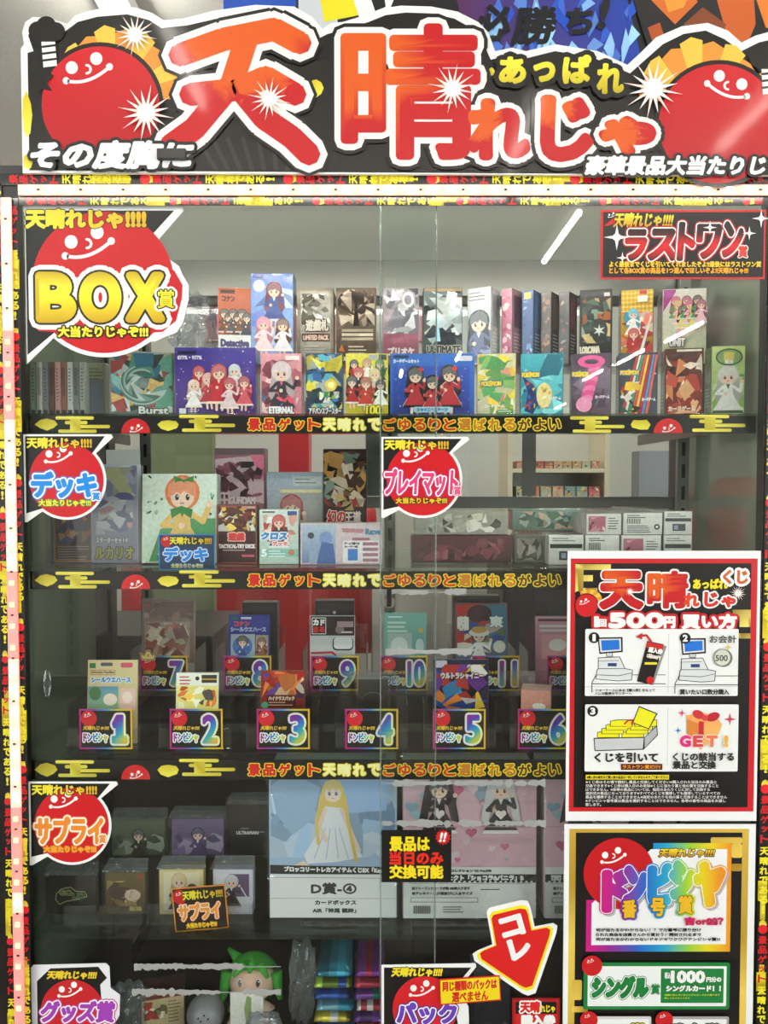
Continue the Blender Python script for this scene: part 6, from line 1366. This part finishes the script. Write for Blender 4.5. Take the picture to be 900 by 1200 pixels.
def d_blonde(a, W, H):
    base(a, W, H, '#b8d0e8', '#a0bce0'); a.chaos(2, 2, W-2, H*.58, ['#c4d8ec', '#a8c8e8', '#98b8e0', '#d0e0f0'], 30, 3, .5)
    # long-haired figure in a pale dress, seated on the ground
    hx, hy = W*.50, H*.11
    a.poly([(hx-10, hy), (hx-19, hy+34), (hx-16, hy+66), (hx+2, hy+56), (hx+16, hy+72), (hx+22, hy+86), (hx+26, hy+70), (hx+18, hy+30), (hx+12, hy-2)], '#e8cc70')
    a.poly([(hx-9, hy+20), (hx-13, hy+44), (hx-34, hy+78), (hx-30, hy+88), (hx+4, hy+86), (hx+34, hy+80), (hx+20, hy+54), (hx+10, hy+22)], '#eef2f8')
    for dx in (-22, -8, 6, 18): a.line([(hx+dx*.4, hy+46), (hx+dx, hy+82)], 1, '#b0c0dc')
    a.line([(hx-9, hy+24), (hx-16, hy+44), (hx-8, hy+60)], 5, '#f4dcc8'); a.line([(hx+10, hy+24), (hx+20, hy+48), (hx+30, hy+72)], 5, '#f4dcc8'); a.poly([(hx-34, hy+84), (hx-46, hy+90), (hx-28, hy+90)], '#f4dcc8')
    a.disc(hx, hy+2, 13, '#ecd480', 22); a.ell(hx, hy+5, 9.5, 10, '#f8e4d4', 20)
    for s_ in (-1, 1): a.ell(hx+s_*4, hy+5, 1.7, 2.6, '#50689c', 12); a.disc(hx+s_*4+.5, hy+4.2, .6, WHT, 8)
    a.line([(hx-1.2, hy+10.5), (hx+1.2, hy+10.5)], .7, '#c06868'); a.poly([(hx-12, hy+4), (hx-8, hy-1), (hx-3, hy+2), (hx, hy-3), (hx+4, hy+2), (hx+8, hy-1), (hx+12, hy+4), (hx+9, hy-9), (hx, hy-12), (hx-9, hy-9)], '#f2dc90')
    a.line([(hx-13, hy+6), (hx-19, hy+40), (hx-17, hy+64)], 4, '#ecd07c'); a.line([(hx+13, hy+6), (hx+18, hy+40), (hx+27, hy+84)], 4, '#e8c868')
    a.part('caption_band'); a.poly([(1, H*.63), (W-1, H*.645), (W-1, H*.70), (1, H*.69)], '#1a1a1c'); a.rect(1, H*.695, W-1, H-1, '#f0f0f0')
    a.part('lettering'); wp = lambda x, y: (x, y+(x/W-.5)*2.2)
    a.text('ブロッコリートレカアイテムくじEX「Key」', W*.12, H*.645, W*.9, H*.685, '#f4f4f4', 1, warp=wp)
    a.text('D賞-④', W*.33, H*.755, W*.68, H*.83, '#38383c', 1.3); a.text('カードボックス', W*.36, H*.875, W*.68, H*.905, '#404044', .8); a.text('AIR「神尾 観鈴」', W*.34, H*.93, W*.68, H*.96, '#404044', .8)
    a.line([(2, H*.715), (W-2, H*.722)], .7, '#a0a0a0'); a.line([(2, H*.86), (W-2, H*.862)], .7, '#b0b0b0')
def d_hearts(a, W, H, letters=True):
    base(a, W, H, '#e8c0cc', '#e4b8c8'); R = random.Random(6)
    def heart(x, y, r, c): a.disc(x-r*.5, y, r*.56, c, 14); a.disc(x+r*.5, y, r*.56, c, 14); a.poly([(x-r*1.0, y+r*.2), (x, y+r*1.25), (x+r*1.0, y+r*.2), (x, y-r*.1)], c)
    for k in range(26): heart(R.uniform(8, W-8), R.uniform(6, H*.6), R.uniform(2, 8), ('#d87898', '#90b0c0', '#f0d8e0', '#c86888', '#a8c8d0')[k % 5])
    for x, hc, dr in ((W*.27, '#383038', '#3c3438'), (W*.73, '#d8d8dc', '#383438')):
        a.poly([(x-15, H*.05), (x-24, H*.34), (x-14, H*.32), (x-8, H*.16)], hc); a.poly([(x+15, H*.05), (x+24, H*.34), (x+14, H*.32), (x+8, H*.16)], hc); a.figure(x, H*.02, H*.46, hc, dr, seed=int(x), trim='#f4f0f0', legs=False, longhair=False); heart(x, H*.27, 6, '#f4e8e8')
        a.poly([(x-12, H*.03), (x-8, H*-.0+1), (x-4, H*.03)][::-1], hc); a.poly([(x+12, H*.03), (x+8, 1), (x+4, H*.03)], hc)
    a.rect(1, H*.36, W-1, H*.365, '#c8a0ac')
    a.part('caption_band'); a.rect(1, H*.64, W-1, H-1, '#efefec'); a.rect(1, H*.69, W-1, H*.735, '#201e1e')
    for k in range(26): a.disc(3+k*(W-6)/25, H*.735, 2.1, '#201e1e', 8)
    a.part('lettering')
    if not letters: a.text('面白の', W*.05, H*.695, W*.3, H*.73, '#f0f0f0', 1)
    else: a.text('きらりプロジェクト「ショコラ&バニラ」B', W*.08, H*.695, W*.9, H*.73, '#f4f4f4', 1.2)
    a.text('コレクション V2 Vol.398', W*.36, H*.655, W*.66, H*.672, '#303030', .6); a.text('■スリーブ入りカードが約 400枚入ります', W*.07, H*.775, W*.5, H*.795, '#404040', .5); a.text('■デッキケースが横並びに入るサイズ', W*.07, H*.81, W*.52, H*.83, '#404040', .5)
    a.line([(W*.06, H*.85), (W*.56, H*.85), (W*.56, H*.88), (W*.06, H*.88)], .6, '#707070', True); lines(a, W*.58, H*.79, W*.8, 1, 3, '#606060'); a.line([(W*.04, H*.75), (W*.96, H*.75)], .6, '#909090')
    for k in range(12): a.rect(W*.08+k*1.7, H*.905, W*.08+k*1.7+.9, H*.96, '#303030')
    lines(a, W*.3, H*.91, W*.5, 3, 3, '#707070', 4, 1)
def bigbox(x0, y0, x1, y1, draw, side, label, Y=.075, tilt=0, yaw=0):
    cx = (x0+x1)/2; sx = SX(cx, y1, Y); W = x1-x0; z0 = R4+.0005; hm = P(cx, y0, Y).z-z0; H = hm/sx; r = empty('storage_box', (P(cx, y1, Y).x, Y, z0), label, 'card storage box', 'film-wrapped card storage boxes')
    a = Art(.00003); a.lim = (W, H); draw(a, W, H)
    bm = bx(bmesh.new(), -W*sx/2, W*sx/2, 0, .10, 0, hm, .001); cl = bm.loops.layers.float_color.new('Col')
    for f in bm.faces:
        for lp in f.loops: lp[cl] = (*C(side), 1)
    b0 = bpy.data.meshes.new('b'); bm.to_mesh(b0); bm.free()
    me = merge([b0, a.mesh('', W/2, H, sx, sx, 'f')], 'carton'); me.materials.append(MATS['gloss']); link('carton', me, r)
    for p_ in a.order:
        if p_: m = a.mesh(p_, W/2, H, sx, sx, p_); m.materials.append(MATS['gloss']); link(p_, m, r)
    bm = bmesh.new(); nx, nz = 84, 96; R = random.Random(int(x0)); g = []
    cr = []          # creases pulled in from the wrapped edges
    for _ in range(34):
        sd = R.choice('lrtb'); t = R.random()
        p0 = {'l': (0, t), 'r': (1, t), 't': (t, 1), 'b': (t, 0)}[sd]; an = {'l': 0, 'r': math.pi, 't': -math.pi/2, 'b': math.pi/2}[sd]+R.uniform(-.9, .9)
        cr.append((p0[0]*W*sx, p0[1]*hm, math.cos(an), math.sin(an), R.uniform(.03, .10), R.uniform(.004, .009), R.uniform(.001, .0038)))
    def crease(x, z):
        q = 0
        for a0, b0_, c_, s_, L, wd, A in cr:
            u = (x-a0)*c_+(z-b0_)*s_; v = -(x-a0)*s_+(z-b0_)*c_
            if -.004 < u < L: q += A*math.exp(-(v/wd)**2)*(1-max(u, 0)/L)
        return min(q, .008)
    ph = [(R.uniform(-3, 3), R.uniform(-3, 3), R.uniform(0, 6)) for _ in range(8)]
    for j in range(nz+1):
        row = []
        for i in range(nx+1):
            u, v = i/nx, j/nz; e = min(u, 1-u, v, 1-v)
            q = sum(math.sin(6.28*(k*u*3+l*v*3)+p_) for k, l, p_ in ph)/8
            row.append(bm.verts.new(((u-.5)*(W*sx+.006), -.0065-.002*q-crease(u*W*sx, v*hm), v*(hm+.006))))
        g.append(row)
    for j in range(nz):
        for i in range(nx): bm.faces.new((g[j][i], g[j][i+1], g[j+1][i+1], g[j+1][i]))
    bm_obj('shrink_film', bm, 'film', r, smooth=True)
    r.rotation_euler = (math.radians(-tilt), 0, math.radians(yaw))
bigbox(316, 906, 465, 1083, d_blonde, '#d0d8e0', 'large film-wrapped box with a blond girl in a pale dress on blue')
bigbox(472, 906, 628, 1083, d_hearts, '#e0c8d0', 'large film-wrapped pink box with hearts and two maids')
bigbox(637, 906, 790, 1083, lambda a, W, H: d_hearts(a, W, H, False), '#e0d8d0', 'large film-wrapped box mostly hidden by the rainbow-lettered poster')

# ---- row 5 goods on the deck
def doll():
    Y = .20; c = P(297, 1200, Y); r = empty('doll', (c.x, Y-.025, DECK+.0185), 'soft doll with bright green hair and a plain round face', 'doll')
    hz = P(297, 1147, Y).z-DECK-.012; k = .040; r.rotation_euler = (-.38, 0, 0)
    bm = bmesh.new(); bmesh.ops.create_uvsphere(bm, u_segments=28, v_segments=20, radius=k)
    for v in bm.verts: v.co.z *= .92; v.co.x *= 1.08; v.co.z += hz; 
    g = bmesh.ops.create_cone(bm, cap_ends=True, segments=20, radius1=.045, radius2=.02, depth=hz-.03); bmesh.ops.translate(bm, vec=(0, 0, (hz-.03)/2), verts=g['verts'])
    bm_obj('body', bm, 'plush_skin', r, smooth=True)
    bm = bmesh.new(); g = bmesh.ops.create_uvsphere(bm, u_segments=28, v_segments=20, radius=k*1.12)
    kill = [v for v in g['verts'] if v.co.y < -k*.3 and v.co.z < k*.5]; bmesh.ops.delete(bm, geom=kill, context='VERTS')
    for v in bm.verts: v.co.x *= 1.1; v.co.z += hz+.003
    for x0, y0, z0, x1, y1, z1, ra in ((-.044, -.01, .015, -.056, -.005, -.04, .014), (.044, -.01, .015, .054, -.005, -.03, .013), (-.012, -.034, .034, -.030, -.042, .014, .009), (.004, -.036, .036, .0, -.044, .020, .009), (.018, -.034, .034, .034, -.036, .010, .009), (-.03, .0, .036, -.05, .01, .05, .010)):
        cyl(bm, (x0, y0, hz+z0), (x1, y1, hz+z1), ra, ra*.35, 12)
    bm_obj('hair', bm, 'plush_green', r, smooth=True)
    for s_ in (-1, 1):
        a = Art(.00004); a.ell(0, 0, 5.2, 7, '#f6f2ee', 20); a.ell(0, .6, 4, 6, '#6c3c20', 18); a.ell(0, 1, 2.2, 3.4, '#2a1810', 14); a.disc(1.2, -2, 1.2, '#ffffff', 10)
        m = a.mesh('', 0, 0, .00105, .00105, 'eye'); m.materials.append(MATS['gloss']); o = link('eye', m, r, (s_*.0165, -k*.985+-.0014, hz+.003)); o.rotation_euler = (0, 0, s_*.35)
    for s_ in (-1, 1):
        bm = bmesh.new(); cyl(bm, (s_*.025, -.012, hz-.05), (s_*.03, -.05, hz-.075), .010, .008, 12); bm_obj('arm', bm, 'plush_skin', r, smooth=True)
doll()
carton('paper_tag', 270, 1163, 309, 1230, .098, .002, DECK+.0005, lambda a, W, H: (base(a, W, H, '#e0dcd4'), a.poly([(W*.5, 4), (W*.42, H*.3), (W*.48, H*.6), (W*.62, H*.6), (W*.64, 6)], '#8c9c60'), lines(a, W*.1, H*.7, W*.9, 6, 6, '#909088')), '#d8d4cc', 'white card with a green smear standing in front of the green-haired doll', 'card')
def capsule():
    Y = .13; c = P(241, 1190, Y); R = .033; r = empty('capsule', (c.x, Y, DECK+.0005), 'round grey capsule ball with small holes beside the cream box', 'capsule')
    zc = P(241, 1188, Y).z-DECK
    bm = bmesh.new(); bmesh.ops.create_uvsphere(bm, u_segments=32, v_segments=20, radius=R)
    for v in bm.verts: v.co.z += zc
    bm_obj('shell', bm, 'grey_plastic', r, smooth=True)
    boxo('stand', -.02, .02, -.02, .02, 0, zc-R*.93, 'dark_plastic', r)
    for dx, dz in ((-.006, .012), (.004, .016), (.011, .010), (-.001, .008)):
        y = -math.sqrt(R*R-dx*dx-dz*dz); bm = bmesh.new(); cyl(bm, (dx, y-.0006, zc+dz), (dx, y+.002, zc+dz), .0016, seg=10); bm_obj('hole', bm, 'dark_plastic', r)
capsule()
carton('small_box', 168, 1164, 215, 1230, .13, .05, DECK+.0005, lambda a, W, H: (base(a, W, H, '#c8b890', '#b8a880'), a.rect(.8, .8, W-.8, H*.12, '#702c24'), a.chaos(3, H*.16, W*.6, H*.6, ['#a83c34', '#e8dcc0', '#88784c', '#486048'], 12, 3, .4), lines(a, W*.62, H*.2, W*.92, 7, 4, '#605030')), '#a08c68', 'small cream box with dark red top edge, beside the grey capsule ball', 'box', None, yaw=14, top='#3c2420')
for nm, sz, px, Y, lab, sd in (('clear_bag', (.07, .06, .10), 150, .12, 'crumpled pinkish clear bag beside the purple-lettered sticker', 3), ('clear_bag', (.07, .05, .075), 308, .075, 'crumpled clear bag in front of the green-haired doll', 8), ('clear_bag', (.05, .05, .16), 354, .15, 'tall orange-tinted clear bag beside the doll', 12)):
    o = crumple(nm, sz, Y, px, 1200, lab, 'bag', 'bag', sd, 'crumpled clear bags on the case floor'); o.location.z = DECK+.0006
for px, cols, lab0 in ((391, ['#3898b8', '#90b048', '#2c50a0', '#70a8b8', '#c8b848', '#306890'], ('topmost pack of the blue and green pack pile', 'second pack down in the blue and green pile', 'third pack down in the blue and green pile', 'fourth pack down in the blue and green pile', 'lowest but one pack in the blue and green pile', 'lowest pack of the blue and green pile')),
                       (433, ['#803c98', '#c84058', '#28a090', '#b03448', '#704098', '#a8384c'], ('topmost purple pack of the red and teal pile', 'second pack down in the red and teal pile', 'third pack down in the red and teal pile', 'fourth pack down in the red and teal pile', 'lowest but one pack in the red and teal pile', 'lowest pack of the red and teal pile'))):
    z = DECK+.0005; zt = P(px, 1137, .12).z; n = 6; dz = (zt-z)/n; sx = SX(px, 1160, .12)
    for k in range(n):
        bm = bmesh.new(); g = bmesh.ops.create_grid(bm, x_segments=14, y_segments=14, size=1); W2 = (22 if px < 400 else 17)*sx
        for v in list(bm.verts):
            u, w_ = v.co.x, v.co.y; th = (1-abs(u)**6)*(1-abs(w_)**6)
            v.co = Vector((u*W2+random.Random(k).uniform(-.003, .003), .055+w_*.055, dz*.46*th))
        d = bmesh.ops.duplicate(bm, geom=bm.verts[:]+bm.edges[:]+bm.faces[:]); dv = [e for e in d['geom'] if isinstance(e, bmesh.types.BMVert)]
        for v in dv: v.co.z *= -1
        bmesh.ops.reverse_faces(bm, faces=[e for e in d['geom'] if isinstance(e, bmesh.types.BMFace)]); bmesh.ops.remove_doubles(bm, verts=bm.verts, dist=1e-6)
        cl = bm.loops.layers.float_color.new('Col'); c0 = C(cols[n-1-k]); Rr = random.Random(k*7+int(px))
        sec = [tuple(min(1, x*q) for x in c0) for q in (1, 1.5, .5, 1)]+[C(Rr.choice(cols+['#e8e4e0', '#d8b040']))]; c2 = [Rr.choice(sec) for _ in range(5)]
        for f in bm.faces:
            cc = f.calc_center_median(); c1 = c2[min(4, int((cc.x/W2+1)*2.49))]
            for lp in f.loops: lp[cl] = (*c1, 1)
        me = bpy.data.meshes.new('foil_pack'); bm.to_mesh(me); bm.free(); me.materials.append(MATS['foil'])
        for p_ in me.polygons: p_.use_smooth = True
        tag(link('foil_pack', me, None, (P(px, 1160, .12).x, .12, z+dz*(k+.48))), lab0[n-1-k], 'card pack', 'foil packs piled on the case floor')
carton('pack_box', 556, 1150, 598, 1230, .12, .08, DECK+.0005, shards('#28304c', '#202438', ['#303c68', '#18203c', '#586080'], 12, 4, .4), '#20243c', 'dark navy pack box behind the arrow sticker', 'box')
# strips of torn tape residue left on the glass
def residue(x0, x1, y, h, Y, seed, label):
    R = random.Random(seed); a = Art(.00002); x = x0+2; top, bot = [], []
    k = 0; wide = .5
    while x < x1-2:
        if R.random() < .25: wide = R.choice((.1, .6, .8, .45, .7))
        top.append((x, y-h*wide*R.uniform(.6, 1))); bot.append((x, y+h*wide*R.uniform(.3, 1))); x += R.uniform(1.2, 4)
    sheet('tape_residue', a, top+bot[::-1], Y, label, 'tape residue', 'torn tape strips left on the glass', thick=.0003, base='#9c9c98', mat='print')
residue(447, 642, 918, 7, YG_R-.0001, 1, 'torn grey tape strip across the two maids, higher one'); residue(447, 642, 965, 7, YG_R-.0001, 2, 'torn grey tape strip across the pink heart box, just above the black notice')
residue(155, 332, 1133, 7, YG_L-.0006, 3, 'torn grey tape strip above the green-haired doll, higher one'); residue(152, 332, 1163, 7, YG_L-.0006, 4, 'torn grey tape strip across the green-haired doll, lower one')
residue(449, 549, 694, 7, YG_R-.0001, 5, 'torn grey tape strip above the teal sticker pack'); residue(450, 558, 764, 7, YG_R-.0001, 6, 'torn grey tape strip over card number 10')
# ------------------------------------------------------------------ the shop beyond the case, seen through it
def px_box(name, x0, y0, x1, y1, Y, d, mat, label, cat, group=None, foot=None):
    a, b = P(x0, y0, Y), P(x1, y1, Y); z0 = b.z if foot is None else foot
    return tag(boxo(name, a.x, b.x, Y, Y+d, z0, a.z, mat, None, .004), label, cat, group)
def red_chair(px0, px1, ytop, Y, label):
    a, b = P(px0, ytop, Y), P(px1, ytop, Y); w_ = b.x-a.x; r = empty('high_backed_chair', ((a.x+b.x)/2, Y+.25, 0), label, 'chair', 'red chairs behind the case')
    h = a.z
    bm = bx(bmesh.new(), -w_/2, w_/2, -.06, .06, .46, h, 0); 
    bmesh.ops.bevel(bm, geom=[e for e in bm.edges if abs(e.verts[0].co.y-e.verts[1].co.y) > .05 and e.verts[0].co.z > .6], offset=w_*.33, segments=8, affect='EDGES', profile=.5)
    bm_obj('backrest', bm, 'red_vinyl', r, (0, -.25, 0), True); boxo('seat', -w_/2, w_/2, -.18, .25, .40, .47, 'red_vinyl', r, .02)
    bm_obj('leg', cyl(bmesh.new(), (0, .03, .03), (0, .03, .40), .03), 'chrome', r); bm_obj('base', cyl(bmesh.new(), (0, .03, 0), (0, .03, .03), .22, seg=28), 'chrome', r)
red_chair(252, 342, 560, 3.0, 'red rounded high-backed chair behind the case, behind card number 8'); red_chair(349, 441, 575, 3.0, 'red rounded high-backed chair behind the case, behind card number 9'); red_chair(146, 196, 640, 3.0, 'red rounded chair behind the case, behind card number 7')
px_box('red_banner_stand', 326, 470, 362, 570, 1.7, .12, 'red_vinyl', 'narrow red upright panel beyond the case behind the deck boxes', 'panel', foot=0)
px_box('storage_cabinet', 436, 690, 592, 900, 1.9, .4, 'white_laminate', 'low white cabinet in the bright shop beyond, behind card number 10', 'cabinet', foot=0)
px_box('dark_counter', 590, 640, 900, 900, 1.3, .4, 'dark_plastic', 'dark counter beyond the case behind the pink sticker pack', 'counter', foot=0)
px_box('dark_counter', 40, 745, 250, 900, .75, .4, 'dark_plastic', 'dark counter beyond the case behind card number 7', 'counter', foot=0)
px_box('notice_board', 166, 500, 250, 640, 1.35, .05, 'green_felt', 'olive board beyond the case behind the ribbon girl box', 'board', foot=0)
px_box('white_pillar', 528, 330, 549, 700, 1.6, .1, 'white_laminate', 'slim white upright beyond the case beside the round pink-lettered sticker', 'pillar', foot=0)
px_box('silver_screen', 748, 528, 790, 640, .9, .06, 'grey_plastic', 'grey curved stand panel beyond the case above the playmat boxes', 'panel', foot=0)
px_box('pink_board', 240, 326, 570, 400, 3.93, .065, 'pink_board', 'long pink board on the far wall, seen over the back row of boxes', 'wall board')
# shelf unit with small boxes
def shop_shelf():
    Y = 2.45; x0, x1 = P(598, 520, Y).x, P(712, 520, Y).x; r = empty('shop_shelf', ((x0+x1)/2, Y+.15, 0), 'bright cream shelf unit of small card boxes in the shop beyond', 'shelf unit')
    w_ = (x1-x0)/2; zt = P(650, 470, Y).z
    boxo('back', -w_, w_, .14, .16, 0, zt, 'white_laminate', r)
    for s_ in (-1, 1): boxo('side', s_*w_-.012, s_*w_+.012, -.15, .138, 0, zt, 'cream_laminate', r)
    zs = []
    for y in (549, 586, 625): z = P(650, y, Y).z; zs.append(z); boxo('shelf', -w_+.013, w_-.013, -.15, .138, z-.02, z, 'cream_laminate', r)
    cols = ['#c87858', '#a84838', '#d8b088', '#b86848', '#c8a060', '#a05848', '#88a8a0', '#d06050', '#c84848', '#b8c0a0']
    R = random.Random(2); hh = (.035, .065, .06)
    for j, z in enumerate(zs[:2]):
        n = 9 if j == 0 else 7
        for i in range(n):
            bw = 2*(w_-.03)/n; xx = (x0+x1)/2-w_+.03+bw*(i+.5); H = hh[j]
            a = Art(.00004); Wp = 30; Hp = 30*H/(bw*.9); c = R.choice(cols); base(a, Wp, Hp, c, mixc(c, '#ffffff', .25)); a.chaos(2, 2, Wp-2, Hp-2, ['#f0e0c8', '#d86848', '#584838', '#e8c070', c], 8, i+j*9, .4); sx = bw*.9/Wp
            bm = bx(bmesh.new(), -bw*.45, bw*.45, 0, .12, 0, H, .001); cl = bm.loops.layers.float_color.new('Col')
            for f in bm.faces:
                for lp in f.loops: lp[cl] = (*C(c), 1)
            b0 = bpy.data.meshes.new('b'); bm.to_mesh(b0); bm.free(); me = merge([b0, a.mesh('', Wp/2, Hp, sx, sx, 'f')], 'shop_box'); me.materials.append(MATS['gloss'])
            tag(link('shop_box', me, None, (xx, Y+.01, z+.0005)), ('small orange-toned box on the upper board of the cream shelf unit', 'small box of reds and creams on the lower board of the cream shelf unit')[j], 'box', ('small boxes on the upper board beyond', 'small boxes on the lower board beyond')[j])
shop_shelf()
